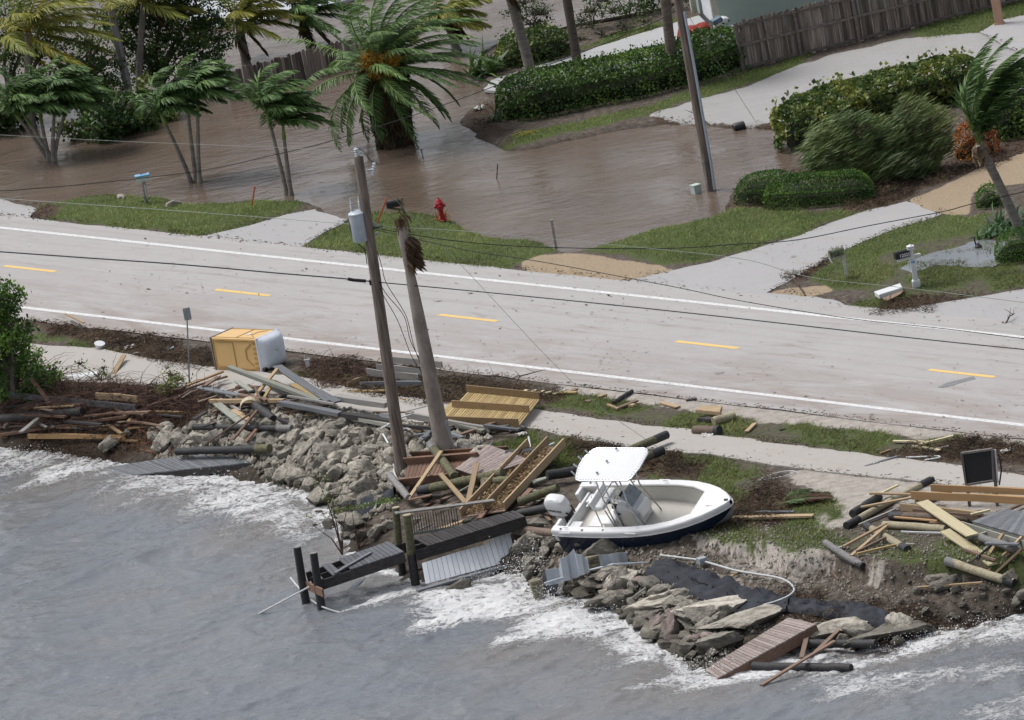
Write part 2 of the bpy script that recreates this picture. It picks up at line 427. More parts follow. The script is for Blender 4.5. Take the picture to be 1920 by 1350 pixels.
def grid_faces(nx, ny):
    i = np.arange(nx - 1); j = np.arange(ny - 1); I, J = np.meshgrid(i, j); a = (J * nx + I).ravel()
    return np.stack([a, a + 1, a + nx + 1, a + nx], 1)
def setattr_f(o, name, arr):
    a = o.data.attributes.new(name, 'FLOAT', 'POINT'); a.data.foreach_set('value', np.asarray(arr, np.float32).ravel())

def terrain_mat():
    m, t, b = _mk('ground_cover')
    tc = nd(t, 'TexCoord'); v = tc.outputs['Object']
    def A(n): return nd(t, 'Attribute', attribute_name=n).outputs['Fac']
    big = noise(t, v, .7, 5); mid = noise(t, v, 5, 6, .65); fine = noise(t, v, 26, 4, .7); speck = noise(t, v, 22, 5, .85)
    soil = ramp(t, mid, [(.3, (.035, .028, .022)), (.55, (.10, .082, .066)), (.75, (.20, .175, .15))])
    col = soil
    san = ramp(t, noise(t, v, 2.6, 7, .7), [(.3, (.17, .145, .12)), (.5, (.33, .30, .265)), (.7, (.47, .435, .395))])
    san = mixc(t, .35, san, ramp(t, fine, [(.35, (.12, .10, .085)), (.6, (.5, .46, .42))]))
    def sel(at, lo=.25, hi=.6, nz=fine):
        k = mth(t, 'ADD', at, mth(t, 'MULTIPLY_ADD', nz, .9, -.45)); mr = nd(t, 'MapRange', i_From_Min=lo, i_From_Max=hi); t.links.new(k, mr.inputs[0]); return mr.outputs[0]
    col = mixc(t, sel(A('sand'), .3, .55, mid), col, san)
    wr = ramp(t, fine, [(.3, (.018, .012, .009)), (.5, (.06, .042, .03)), (.7, (.15, .105, .075))])
    gr = ramp(t, fine, [(.25, (.02, .03, .01)), (.5, (.055, .085, .022)), (.75, (.11, .135, .045))])
    gr = mixc(t, mth(t, 'MULTIPLY', big, .5), gr, (.10, .09, .045))
    col = mixc(t, sel(A('grass'), .25, .55, mid), col, gr)
    col = mixc(t, sel(A('wrack'), .35, .7, mid), col, wr)
    tn = ramp(t, speck, [(.3, (.13, .09, .055)), (.5, (.30, .235, .16)), (.72, (.45, .37, .27))])
    col = mixc(t, sel(A('tan'), .4, .6), col, tn)
    sh = ramp(t, speck, [(.3, (.22, .213, .207)), (.5, (.33, .325, .32)), (.72, (.42, .415, .41))])
    sh = mixc(t, mth(t, 'MULTIPLY', sel(big, .5, .9), .35), sh, (.30, .27, .245))
    st2 = nd(t, 'Mapping'); st2.inputs['Rotation'].default_value = (0, 0, math.radians(-35)); st2.inputs['Scale'].default_value = (.25, 1.4, 1); t.links.new(v, st2.inputs['Vector'])
    sh = mixc(t, ramp(t, noise(t, st2.outputs[0], 2.2, 6, .7), [(.4, (0, 0, 0)), (.75, (.55, .55, .55))]), sh, (.27, .255, .24))
    col = mixc(t, sel(A('shell'), .4, .6), col, sh)
    wet = A('wet'); col = mixc(t, wet, col, mixc(t, 1.0, col, (.45, .43, .42), 'MULTIPLY'))
    t.links.new(col, b.inputs['Base Color'])
    b.inputs['Roughness'].default_value = .9; b.inputs['Specular IOR Level'].default_value = .2
    h = mth(t, 'ADD', mth(t, 'MULTIPLY', mid, .6), mth(t, 'MULTIPLY', fine, .5))
    bp = nd(t, 'Bump', i_Strength=.8, i_Distance=.08, i_Height=h); t.links.new(bp.outputs[0], b.inputs['Normal'])
    return m
ground = mesh_np('ground', np.stack([GX.ravel(), GY.ravel(), GZ.ravel()], 1), grid_faces(len(TX), len(TY)), terrain_mat(), smooth=True)
tag(ground, 'storm-eroded ground of patchy grass, brown wrack and pale sand under everything', 'ground', kind='structure')
slopew = sstep(-.35, -1.2, GZ) * 0 + np.where(itop, sstep(-.9, -1.5, GZ), 0)
for n_, a_ in (('grass', spec_grass), ('sand', np.where(itop & (dtop > .25), cs * .42, cs)), ('wrack', cw), ('tan', ct), ('shell', csh), ('wet', np.clip(slopew + np.where(~itop, sstep(-.02, -.2, GZ) * .8, 0), 0, 1))): setattr_f(ground, n_, a_)

# ---- paved sheets
def pave_mat(name, c, dirt, amt=.5):
    m, t, b = _mk(name); tc = nd(t, 'TexCoord'); v = tc.outputs['Object']
    mp = nd(t, 'Mapping'); mp.inputs['Rotation'].default_value = (0, 0, TH); t.links.new(v, mp.inputs['Vector'])
    mp2 = nd(t, 'Mapping'); mp2.inputs['Scale'].default_value = (.18, 1.0, 1); t.links.new(mp.outputs[0], mp2.inputs['Vector'])
    sp = noise(t, v, 18, 5, .85); big = noise(t, v, .35, 5, .6); streak = noise(t, mp2.outputs[0], 2.2, 7, .68, .5)
    col = mixc(t, sp, tuple(x * .86 for x in c), tuple(min(1, x * 1.14) for x in c))
    col = mixc(t, mth(t, 'MULTIPLY', ramp(t, big, [(.35, (0, 0, 0)), (.7, (1, 1, 1))]), .22), col, tuple(x * .72 for x in c))
    k = ramp(t, streak, [(.53, (0, 0, 0)), (.72, (1, 1, 1))]); dk = ramp(t, noise(t, v, .16, 4, .6), [(.38, (0, 0, 0)), (.62, (1, 1, 1))])
    col = mixc(t, mth(t, 'MULTIPLY', mth(t, 'MULTIPLY', k, dk), amt), col, dirt)
    fl = ramp(t, noise(t, v, 9, 4, .75), [(.70, (0, 0, 0)), (.76, (1, 1, 1))])
    col = mixc(t, mth(t, 'MULTIPLY', fl, .35), col, (.12, .085, .065))
    col = mixc(t, ramp(t, noise(t, v, 3.2, 6, .75), [(.35, (.28, .28, .28)), (.6, (0, 0, 0))]), col, tuple(x * .8 for x in c))
    if 'asphalt' in name:
        sx = nd(t, 'SeparateXYZ'); t.links.new(mp.outputs[0], sx.inputs[0]); y0_ = float(R0P[0] * math.sin(TH) + R0P[1] * math.cos(TH))
        tt_ = mth(t, 'SUBTRACT', sx.outputs[1], y0_); nr_ = nd(t, 'MapRange', i_From_Min=.5, i_From_Max=-5.0); t.links.new(tt_, nr_.inputs[0])
        mp3 = nd(t, 'Mapping'); mp3.inputs['Scale'].default_value = (.22, .8, 1); t.links.new(mp.outputs[0], mp3.inputs['Vector'])
        mud = ramp(t, noise(t, mp3.outputs[0], .9, 8, .72, .8), [(.40, (0, 0, 0)), (.62, (1, 1, 1))])
        col = mixc(t, mth(t, 'MULTIPLY', mth(t, 'MULTIPLY', mud, nr_.outputs[0]), .85), col, (.20, .155, .13))
        mp4 = nd(t, 'Mapping'); mp4.inputs['Scale'].default_value = (.02, 2.2, 1); t.links.new(mp.outputs[0], mp4.inputs['Vector'])
        col = mixc(t, ramp(t, noise(t, mp4.outputs[0], 1.0, 4, .6), [(.5, (0, 0, 0)), (.7, (.32, .32, .32))]), col, (.23, .215, .205))
    t.links.new(col, b.inputs['Base Color']); b.inputs['Roughness'].default_value = .88; b.inputs['Specular IOR Level'].default_value = .25
    bp = nd(t, 'Bump', i_Strength=.25, i_Distance=.01, i_Height=sp); t.links.new(bp.outputs[0], b.inputs['Normal'])
    return m
M_road = pave_mat('road_asphalt', (.350, .338, .330), (.17, .125, .095), .75)
M_conc = pave_mat('old_concrete', (.33, .325, .325), (.20, .155, .12), .5)
M_conc_w = pave_mat('pale_concrete', (.36, .365, .37), (.36, .33, .3), .3)
M_walk = pave_mat('sidewalk_concrete', (.36, .34, .315), (.32, .24, .18), .6)
M_street = pave_mat('wet_street', (.42, .44, .47), (.3, .3, .32), .3)
def flat_poly(name, W, z, mat_, label, rough=.08, kind='structure', cat=None):
    pts = []
    n = len(W)
    for i in range(n):
        a = W[i]; b_ = W[(i + 1) % n]; L = np.linalg.norm(b_ - a); k = max(1, min(60, int(L / .35)))
        for q in range(k):
            p_ = a + (b_ - a) * q / k
            if rough: p_ = p_ + (np.array([vnoise(p_[0] * 1.7, p_[1] * 1.7, 3), vnoise(p_[0] * 1.7, p_[1] * 1.7, 8)]) - .5) * 2 * rough * min(1, L)
            pts.append(p_)
    bm = bmesh.new(); vs = [bm.verts.new((p_[0], p_[1], z)) for p_ in pts]
    es = [bm.edges.new((vs[i], vs[(i + 1) % len(vs)])) for i in range(len(vs))]
    r = bmesh.ops.triangle_fill(bm, use_beauty=True, use_dissolve=False, edges=es)
    for f in bm.faces:
        if f.normal.z < 0: f.normal_flip()
    ex = bmesh.ops.extrude_face_region(bm, geom=list(bm.faces))
    bmesh.ops.translate(bm, verts=[g for g in ex['geom'] if isinstance(g, bmesh.types.BMVert)], vec=(0, 0, -.1))
    bmesh.ops.recalc_face_normals(bm, faces=bm.faces)
    me = bpy.data.meshes.new(name); bm.to_mesh(me); bm.free(); me.materials.append(mat_)
    o = bpy.data.objects.new(name, me); COL.objects.link(o); return tag(o, label, cat, kind=kind)
def strip(name, s0, s1, t0, t1, z, mat_, label=None, n=40, parent=None, wav=0, th=.003):
    V = []; 
    for i in range(n + 1):
        s = s0 + (s1 - s0) * i / n
        for t_ in (t0, t1):
            w_ = (vnoise(s * .8 + t_, 3.3, 4) - .5) * 2 * wav
            q = road_pt(s, t_ + w_); V.append((q[0], q[1], z))
    F = np.array([[2 * i, 2 * i + 2, 2 * i + 3, 2 * i + 1] for i in range(n)])
    o = mesh_np(name, V, F, mat_, parent)
    if label: tag(o, label, None, kind='structure')
    return o
road = strip('road', -400, 450, -RWID / 2 - 1.15, RWID / 2 + 1.3, .004, M_road, 'pale grey two lane road strewn with brown debris', 1700, wav=.12)
def paint(name, c, dirt):
    m, t, b = _mk(name); tc = nd(t, 'TexCoord')
    n = noise(t, tc.outputs['Object'], 6, 6, .75); n2 = noise(t, tc.outputs['Object'], 40, 3, .7)
    col = mixc(t, ramp(t, mth(t, 'ADD', mth(t, 'MULTIPLY', n, .6), mth(t, 'MULTIPLY', n2, .4)), [(.42, (0, 0, 0)), (.60, (1, 1, 1))]), c, dirt)
    t.links.new(col, b.inputs['Base Color']); b.inputs['Roughness'].default_value = .75; return m
M_wline = paint('road_paint_white', (.64, .645, .65), (.40, .385, .375)); M_yline = paint('road_paint_yellow', (.72, .46, .10), (.5, .38, .2))
strip('edge_line', -400, 450, RWID / 2 - .11, RWID / 2 + .11, .010, M_wline, None, 800, road)
strip('edge_line', -400, 450, -RWID / 2 - .11, -RWID / 2 + .11, .010, M_wline, None, 800, road)
for k in range(-3, 9):
    strip('dash_line', 12.192 * k, 12.192 * k + 3.05, -.1, .1, .010, M_yline, None, 6, road)
walk = flat_poly('footpath', WALKW, .02, M_walk, 'pale concrete footpath running beside the road with sand drifts', .10)
lab = {'far_left_driveway': 'grey driveway mouth at the far left of the road', 'driveway': 'short grey driveway dipping into the brown flood between two lawns',
       'paved_apron': 'long grey driveway running from the road up to the tan gravel', 'street_apron': 'debris-strewn grey driveway mouth in front of the white mailbox',
       'house_driveway': 'pale concrete driveway between hedges in front of the garage', 'carport_floor': 'grey concrete carport floor behind the shell driveway', 'pale_street': 'pale wet street beyond the flooded yard'}
nm = {'far_left_driveway': 'driveway', 'driveway': 'driveway', 'paved_apron': 'driveway', 'street_apron': 'driveway', 'house_driveway': 'driveway', 'carport_floor': 'pavement', 'pale_street': 'street'}
dz = {'far_left_driveway': -.0, 'driveway': -.004, 'paved_apron': -.008, 'street_apron': -.012, 'house_driveway': .03, 'carport_floor': .03, 'pale_street': .0}
mt = {'house_driveway': M_conc_w, 'pale_street': M_street}
for k in DRW: flat_poly(nm[k], DRW[k], dz[k], mt.get(k, M_conc), lab[k], .1)
# tar patches on the road
M_tar = mat('tar_patch', (.13, .13, .14), (.2, .2, .2), 8, .8, .2)
for pts in ([(1758, 727), (1775, 718), (1800, 712), (1825, 706), (1830, 711), (1805, 717), (1790, 722), (1768, 728)], [(1339, 700), (1358, 697), (1358, 700), (1345, 703)]):
    o = flat_poly('tar_patch', Pn(pts), .012, M_tar, None, .02, None); o.parent = road

# ---- flood water
def water_mat(name, c, rough, sc, st, foam=False, c2=None, amp=.03):
    m, t, b = _mk(name); tc = nd(t, 'TexCoord'); v = tc.outputs['Object']
    mp = nd(t, 'Mapping'); mp.inputs['Rotation'].default_value = (0, 0, math.radians(-32)); mp.inputs['Scale'].default_value = (.5, .8, 1); t.links.new(v, mp.inputs['Vector'])
    n1 = noise(t, mp.outputs[0], sc, 5, .6, .6); n2 = noise(t, mp.outputs[0], sc * 4, 3, .6, .3)
    pt = noise(t, v, .22, 3, .5)
    h = mth(t, 'ADD', n1, mth(t, 'MULTIPLY', n2, .3))
    if c2 is None: c2 = tuple(x * .8 for x in c)
    col = mixc(t, ramp(t, pt, [(.3, (0, 0, 0)), (.7, (1, 1, 1))]), c, c2)
    b.inputs['Roughness'].default_value = rough; b.inputs['IOR'].default_value = 1.33; b.inputs['Specular IOR Level'].default_value = .5
    gust = ramp(t, noise(t, mp.outputs[0], .33, 4, .6, .8), [(.38, (.25, .25, .25)), (.62, (1, 1, 1))])      # calm and ruffled patches
    bp = nd(t, 'Bump', i_Strength=st, i_Distance=amp, i_Height=(h if foam else mth(t, 'MULTIPLY', h, gust))); t.links.new(bp.outputs[0], b.inputs['Normal'])
    if foam:
        at = nd(t, 'Attribute', attribute_name='foam').outputs['Fac']; br = nd(t, 'Attribute', attribute_name='silt').outputs['Fac']
        col = mixc(t, br, col, (.17, .145, .12))
        mf = nd(t, 'Mapping'); mf.inputs['Rotation'].default_value = (0, 0, math.radians(-34)); mf.inputs['Scale'].default_value = (.62, .80, 1); t.links.new(v, mf.inputs['Vector'])
        f1 = noise(t, mf.outputs[0], 1.5, 8, .72, 1.3); f2 = noise(t, mf.outputs[0], 5.5, 6, .72, 1.0)
        rid = mth(t, 'SUBTRACT', 1.0, mth(t, 'MULTIPLY', mth(t, 'ABSOLUTE', mth(t, 'SUBTRACT', f1, .5)), 7.0))
        rid2 = mth(t, 'SUBTRACT', 1.0, mth(t, 'MULTIPLY', mth(t, 'ABSOLUTE', mth(t, 'SUBTRACT', f2, .5)), 7.0))
        pat = mth(t, 'ADD', mth(t, 'MULTIPLY', rid, .55), mth(t, 'MULTIPLY', rid2, .45))
        k = mth(t, 'ADD', pat, mth(t, 'MULTIPLY_ADD', at, 1.42, -1.44)); mr = nd(t, 'MapRange', i_From_Min=0.0, i_From_Max=.38); t.links.new(k, mr.inputs[0])
        fm = mr.outputs[0]
        col = mixc(t, fm, col, (.74, .745, .75))
        t.links.new(mth(t, 'MULTIPLY_ADD', fm, .6, rough), b.inputs['Roughness'])
        bp2 = nd(t, 'Bump', i_Strength=.7, i_Distance=.10, i_Height=mth(t, 'MULTIPLY', fm, pat)); t.links.new(bp.outputs[0], bp2.inputs['Normal']); t.links.new(bp2.outputs[0], b.inputs['Normal'])
    t.links.new(col, b.inputs['Base Color'])
    return m
M_flood = water_mat('flood_water', (.128, .097, .076), .06, 2.6, .5, amp=.13)
fx = axis(-30, 32, 2.0, 2400)
vx = [(-2400, -100), (2400, -100), (2400, 2400), (-2400, 2400)]
FP = np.vstack([Pn([(-3000, 150), (-900, 300), (0, 385), (60, 400), (600, 425), (1030, 475), (1060, 480), (1110, 472), (1400, 405), (1440, 355), (1560, 330), (1560, 190), (1240, 190), (960, 260), (890, 200), (940, 170), (900, 90), (1070, 40), (1240, 8), (1330, -30), (1500, -400)]), [[300, 2000], [-2000, 2000]]])
o = flat_poly('flood_water', FP, FLOOD_Z, M_flood, 'brown flood water standing over the yards and the street edge', 0)
# puddle by the right mailbox
o = flat_poly('puddle', Pn([(1700, 492), (1745, 478), (1800, 462), (1855, 450), (1900, 452), (1930, 480), (1870, 502), (1800, 500), (1750, 500), (1715, 512), (1690, 506)], 0), .035, water_mat('puddle_water', (.16, .17, .185), .2, 3, .3, amp=.02), 'shallow grey puddle on the lawn behind the white mailbox', .3)

# ---- the sea
SX = axis(-21, 19, .105, 2400); SY = axis(-49, 9, .105, 2400)
SY = SY[SY < 14]
QX, QY = np.meshgrid(SX, SY)
th = math.radians(35); U = QX * math.cos(th) + QY * math.sin(th); Vv = -QX * math.sin(th) + QY * math.cos(th)
wx = (fbm(U * .10, Vv * .16, 51, 3) - .5) * 6; wy = (fbm(U * .09, Vv * .13, 57, 3) - .5) * 5
hh = np.zeros(QX.shape)
def ridge(n): return 1 - np.abs(2 * n - 1)
hh += .23 * (ridge(vnoise((U + wx) * .09, (Vv + wy) * .20, 61)) ** 1.6)
hh += .15 * (fbm((U + wx) * .22, (Vv + wy) * .42, 64, 3) - .5)
hh += .10 * (ridge(vnoise((U + wx * .6) * .42, (Vv + wy * .6) * .75, 71)) ** 2)
hh += .045 * (ridge(fbm((U + wx) * .9, (Vv + wy) * 1.3, 75, 3)) ** 3)
hh += .008 * (ridge(fbm((U + wx) * 3.4, (Vv + wy) * 4.6, 81, 3)) ** 3) + .040 * (ridge(fbm((U + wy) * 2.1, (Vv + wx) * 2.6, 79, 3)) ** 3)
dsh = seg_dist(QX, QY, SHOW); ins = inside(QX, QY, SHOP); dsh = np.where(ins, dsh, -dsh)
FOAMP = [([(-60, 830), (60, 835), (200, 850), (330, 870), (420, 885), (520, 905), (600, 930), (640, 990), (650, 1035), (560, 1060), (430, 1000), (330, 960), (250, 925), (170, 895), (60, 900), (-60, 910)], .80, 1.4),
         [[(150, 880), (240, 900), (320, 935), (420, 960), (560, 940), (640, 990), (600, 1050), (500, 1040), (380, 990), (250, 950)], .74, 1.5],
         [[(700, 1080), (800, 1100), (980, 1080), (1010, 1120), (1130, 1135), (1200, 1180), (1290, 1240), (1340, 1270), (1230, 1250), (1050, 1215), (900, 1190), (760, 1150)], 1.0, 1.7],
         [[(600, 1060), (660, 1020), (740, 1050), (800, 1100), (760, 1150), (650, 1120)], .55, 1.5],
         [[(1190, 1240), (1330, 1260), (1420, 1215), (1640, 1215), (1760, 1180), (1960, 1150), (1960, 1200), (1800, 1230), (1640, 1250), (1480, 1290), (1350, 1300), (1230, 1280)], .90, 1.3],
         [[(1480, 1300), (1620, 1250), (1800, 1230), (1960, 1250), (1960, 1300), (1800, 1290), (1640, 1310)], .78, 1.2], [[(1700, 1330), (1960, 1290), (1960, 1350), (1800, 1360)], .66, 1.5]]
foam = np.zeros(QX.shape)
for q, w_, fe in FOAMP:
    foam = np.maximum(foam, w_ * sstep(-fe * 2.2, fe * 1.3, sdf(QX, QY, Pn(q, SEA_Z)) + (fbm(U * .25, Vv * .7, 83, 4) - .5) * 5))
foam = np.maximum(foam, .85 * sstep(1.3, .2, dsh + (fbm(U * .7, Vv * .7, 85, 3) - .5) * 1.5) * (dsh > -2))
foam = np.maximum(foam, .30 * sstep(.64, .78, fbm((U + wx) * .12, (Vv + wy) * .5, 89, 4)))
foam = np.clip(foam - .22 * fbm(U * .5, Vv * 1.6, 87, 3) + .05, 0, 1)
near = sstep(-.5, 3.0, dsh)
rag = ridge(fbm((U) * 1.2, Vv * 3.4, 91, 3))
hh = hh * (.45 + .55 * near) + foam * (.10 * rag + .07 * vnoise(U * 5, Vv * 9, 93)) + .05 * foam
hh = hh - hh.mean() * .6 - .12
far_ = (np.abs(QX) > 60) | (QY < -80); hh = np.where(far_, 0, hh)
M_sea = water_mat('sea_water', (.128, .143, .163), .17, 2.4, .9, True, (.148, .155, .163), amp=.10)
sea = mesh_np('sea', np.stack([QX.ravel(), QY.ravel(), (SEA_Z + hh).ravel()], 1), grid_faces(len(SX), len(SY)), M_sea, smooth=True)
tag(sea, 'choppy grey lagoon water with white foam along the broken shore', 'water', kind='structure')
silt = np.clip(.5 * sstep(6, 0, dsh + (fbm(U * .15, Vv * .4, 95, 3) - .5) * 8) + .10 * sstep(.55, .75, fbm((U + wx) * .25, (Vv + wy) * .9, 97, 3)), 0, 1)
setattr_f(sea, 'foam', foam); setattr_f(sea, 'silt', silt)
# ================================================================ VEGETATION
rs = np.random.RandomState(5)
WIND = np.array([1.0, -.12, .02])
def at(px, py, Y):                     # the point seen at a pixel, on the upright plane y = Y
    d = FW + (px - 960) / FPX * CR - (py - 675) / FPX * CU
    return CAMP + d * ((Y - CAMP.y) / d.y)
L_hedge = leafmat('hedge_leaves', (.068, .135, .024), (.024, .055, .012), (.15, .25, .05))
L_clip = leafmat('clipped_leaves', (.08, .165, .026), (.036, .085, .016), (.17, .29, .05))
L_grape = leafmat('sea_grape_leaves', (.10, .15, .035), (.04, .07, .02), (.26, .27, .06))
L_dark = leafmat('dark_leaves', (.045, .09, .024), (.016, .036, .012), (.13, .20, .05))
L_mid = leafmat('tree_leaves', (.078, .15, .026), (.03, .065, .016), (.2, .31, .05))
L_willow = leafmat('feathery_leaves', (.12, .17, .055), (.06, .10, .035), (.22, .27, .09))
L_palm = leafmat('palm_leaves', (.085, .16, .045), (.034, .075, .024), (.19, .28, .08))
L_palmy = leafmat('yellow_palm_leaves', (.21, .225, .035), (.085, .125, .024), (.46, .36, .05))
L_dead = leafmat('dead_palm_leaves', (.10, .06, .035), (.04, .025, .017), (.2, .13, .075), rough=.8)
L_croton = leafmat('croton_leaves', (.26, .07, .02), (.06, .035, .015), (.48, .20, .04))
L_strap = leafmat('strap_leaves', (.06, .13, .05), (.025, .06, .025), (.16, .24, .12))
L_orange = leafmat('date_flowers', (.42, .24, .03), (.2, .11, .02), (.55, .36, .06))
L_grass = leafmat('grass_blades', (.175, .23, .062), (.09, .12, .038), (.28, .32, .11), rough=.7)
L_drygrass = leafmat('dry_grass_blades', (.13, .125, .05), (.07, .07, .03), (.24, .21, .1), rough=.8)
L_twig = leafmat('wrack_twigs', (.075, .05, .033), (.022, .014, .010), (.20, .145, .095), rough=.9)
M_bark = mat('bark', (.16, .13, .105), (.06, .048, .038), 5, .9, .6, .03, (1, 1, .35))
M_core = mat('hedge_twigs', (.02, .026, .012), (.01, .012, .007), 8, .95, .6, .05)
M_palmbark = mat('palm_bark', (.21, .19, .165), (.11, .098, .085), 3, .85, .6, .03, (1, 1, 6), c3=(.29, .27, .245))
M_palmdark = mat('dark_palm_bark', (.17, .14, .115), (.07, .055, .045), 3, .9, .7, .03, (1, 1, 5))
M_shaft = mat('crownshaft', (.16, .22, .06), (.09, .14, .04), 4, .5, .1)
M_boot = mat('palm_boots', (.085, .062, .04), (.025, .02, .014), 7, .95, 1.0, .08)
M_stem = mat('twig_bark', (.12, .085, .065), (.05, .035, .028), 9, .9, .3)

def leaves(name, C_, ln, wd, mat_, parent=None, dirs=None, spread=1.0, tint=None, loc=None, kind='stuff', tris=False):
    """one mesh of leaf-sized faces centred on C_ (n,3)"""
    n = len(C_); C_ = np.asarray(C_, float)
    d = rs.normal(size=(n, 3)); d /= np.linalg.norm(d, axis=1)[:, None] + 1e-9
    if dirs is not None: d = dirs + d * spread; d /= np.linalg.norm(d, axis=1)[:, None] + 1e-9
    r_ = rs.normal(size=(n, 3)); s = np.cross(d, r_); s /= np.linalg.norm(s, axis=1)[:, None] + 1e-9
    k = rs.uniform(.65, 1.35, n)[:, None]
    a = C_ - d * ln * .5 * k; b = C_ + d * ln * .5 * k; m_ = C_ + rs.normal(size=(n, 3)) * ln * .05
    V = np.stack([a, m_ + s * wd * .5 * k, b, m_ - s * wd * .5 * k], 1).reshape(-1, 3)
    F = np.arange(n * 4).reshape(n, 4)
    o = mesh_np(name, V, F, mat_, parent, loc=loc)
    if tint is None: tint = rs.beta(2, 2.4, n)
    setattr_f(o, 'tint', np.repeat(tint, 4))
    if kind and parent is None: tag(o, kind=kind)
    return o
def ell_pts(c, r, n, shell=.55):
    d = rs.normal(size=(n, 3)); d /= np.linalg.norm(d, axis=1)[:, None]
    k = rs.uniform(shell ** 3, 1, n) ** (1 / 3)
    lump = .78 + .5 * (fbm(d[:, 0] * 2.2 + c[0] * 3, d[:, 2] * 2.2 + d[:, 1] * 2.2 + c[1] * 3, int(abs(c[0] * 7)) % 50, 3))
    return np.asarray(c) + d * np.asarray(r) * (k * lump)[:, None]
def clump_tint(p, sc=1.2, s=3): return np.clip(fbm(p[:, 0] * sc + p[:, 2] * sc * .8, p[:, 1] * sc - p[:, 2] * sc * .6, s, 3) * 1.5 - .25 + rs.normal(size=len(p)) * .16, 0, 1)

def hedge(name, line, width, height, leaf, label, ln=.085, wd=.055, dens=420, roundk=.25, lump=.12, group=None, cat='hedge', core=True):
    """clipped hedge along a ground line (list of (px,py) on the ground)"""
    pts = [np.array(P(a, b, 0)[:2]) for a, b in line]
    base = P(line[0][0], line[0][1], 0); root = empty(name, base, None, label, cat, group)
    bv = np.array(base)
    seg = [np.linalg.norm(pts[i + 1] - pts[i]) for i in range(len(pts) - 1)]; Lt = sum(seg)
    perim = width + 2 * height
    n = int(Lt * perim * dens)
    s = rs.uniform(-.0, Lt, n); q = rs.uniform(-1, 1, n)          # q: across the arch of the section
    cum = np.concatenate([[0], np.cumsum(seg)])
    i = np.clip(np.searchsorted(cum, s) - 1, 0, len(seg) - 1); f = (s - cum[i]) / np.array(seg)[i]
    PT = np.array(pts); DR = np.diff(PT, axis=0); DR /= np.linalg.norm(DR, axis=1)[:, None]; VD = np.vstack([DR[:1], (DR[:-1] + DR[1:]) / 2, DR[-1:]]); VD /= np.linalg.norm(VD, axis=1)[:, None]
    A = PT[i]; B = PT[i + 1]; c = A + (B - A) * f[:, None]; dr = VD[i] * (1 - f[:, None]) + VD[i + 1] * f[:, None]; dr /= np.linalg.norm(dr, axis=1)[:, None]; nr = np.stack([-dr[:, 1], dr[:, 0]], 1)
    u = q * perim / 2; half = width / 2
    off = np.clip(u, -half, half); zz = np.where(np.abs(u) > half, height - (np.abs(u) - half), height)
    # superellipse rounding of the section and of both ends
    e = np.minimum(s, Lt - s); endk = np.sqrt(np.clip(1 - (1 - np.clip(e / min(max(width * .5, .3), .9), 0, 1)) ** 2, 0, 1))
    hz = height * (1 - roundk * (np.abs(off) / half) ** 2.5); zz = np.minimum(zz, hz) * (.25 + .75 * endk); off = off * (.2 + .8 * endk)
    lum = (fbm(s * 1.3, u * 1.3, 3, 3) - .5) * 2 * lump
    dep = rs.uniform(0, .28, n) ** 1.4
    k = 1 + lum - dep * .8
    zz2 = zz * (1 + lum * .8) - dep * .25 * (zz > height * .8); off2 = off * k
    X = c[:, 0] + nr[:, 0] * off2; Y = c[:, 1] + nr[:, 1] * off2
    sg_ = (rs.uniform(0, 1, n) < .07) * rs.uniform(0, 1, n) ** 1.5 * (ln * 2.2)      # stray sprigs
    X = X + nr[:, 0] * np.sign(off2) * sg_ * (zz < height * .8); Y = Y + nr[:, 1] * np.sign(off2) * sg_ * (zz < height * .8); zz2 = zz2 + sg_ * (zz >= height * .6)
    C_ = np.stack([X, Y, np.maximum(zz2, .02)], 1)
    leaves('foliage', C_ - bv, ln, wd, leaf, root, tint=clump_tint(C_, 1.6), kind=None)
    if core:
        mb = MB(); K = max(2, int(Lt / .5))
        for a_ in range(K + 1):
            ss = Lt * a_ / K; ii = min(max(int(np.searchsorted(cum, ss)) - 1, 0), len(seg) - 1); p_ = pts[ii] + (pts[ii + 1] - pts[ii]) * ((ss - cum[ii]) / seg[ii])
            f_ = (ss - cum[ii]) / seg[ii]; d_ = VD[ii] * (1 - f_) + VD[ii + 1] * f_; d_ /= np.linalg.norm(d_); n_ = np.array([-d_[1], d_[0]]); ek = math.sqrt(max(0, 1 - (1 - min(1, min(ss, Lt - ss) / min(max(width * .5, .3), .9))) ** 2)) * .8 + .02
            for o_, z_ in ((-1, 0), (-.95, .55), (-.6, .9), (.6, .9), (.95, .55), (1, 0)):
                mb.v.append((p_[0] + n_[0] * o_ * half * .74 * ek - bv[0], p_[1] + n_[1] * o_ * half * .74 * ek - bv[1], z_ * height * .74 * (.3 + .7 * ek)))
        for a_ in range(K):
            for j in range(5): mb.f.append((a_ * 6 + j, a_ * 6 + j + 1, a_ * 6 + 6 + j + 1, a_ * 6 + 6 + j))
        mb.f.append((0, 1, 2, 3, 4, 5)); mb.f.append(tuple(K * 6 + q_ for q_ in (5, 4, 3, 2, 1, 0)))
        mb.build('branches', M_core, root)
    return root

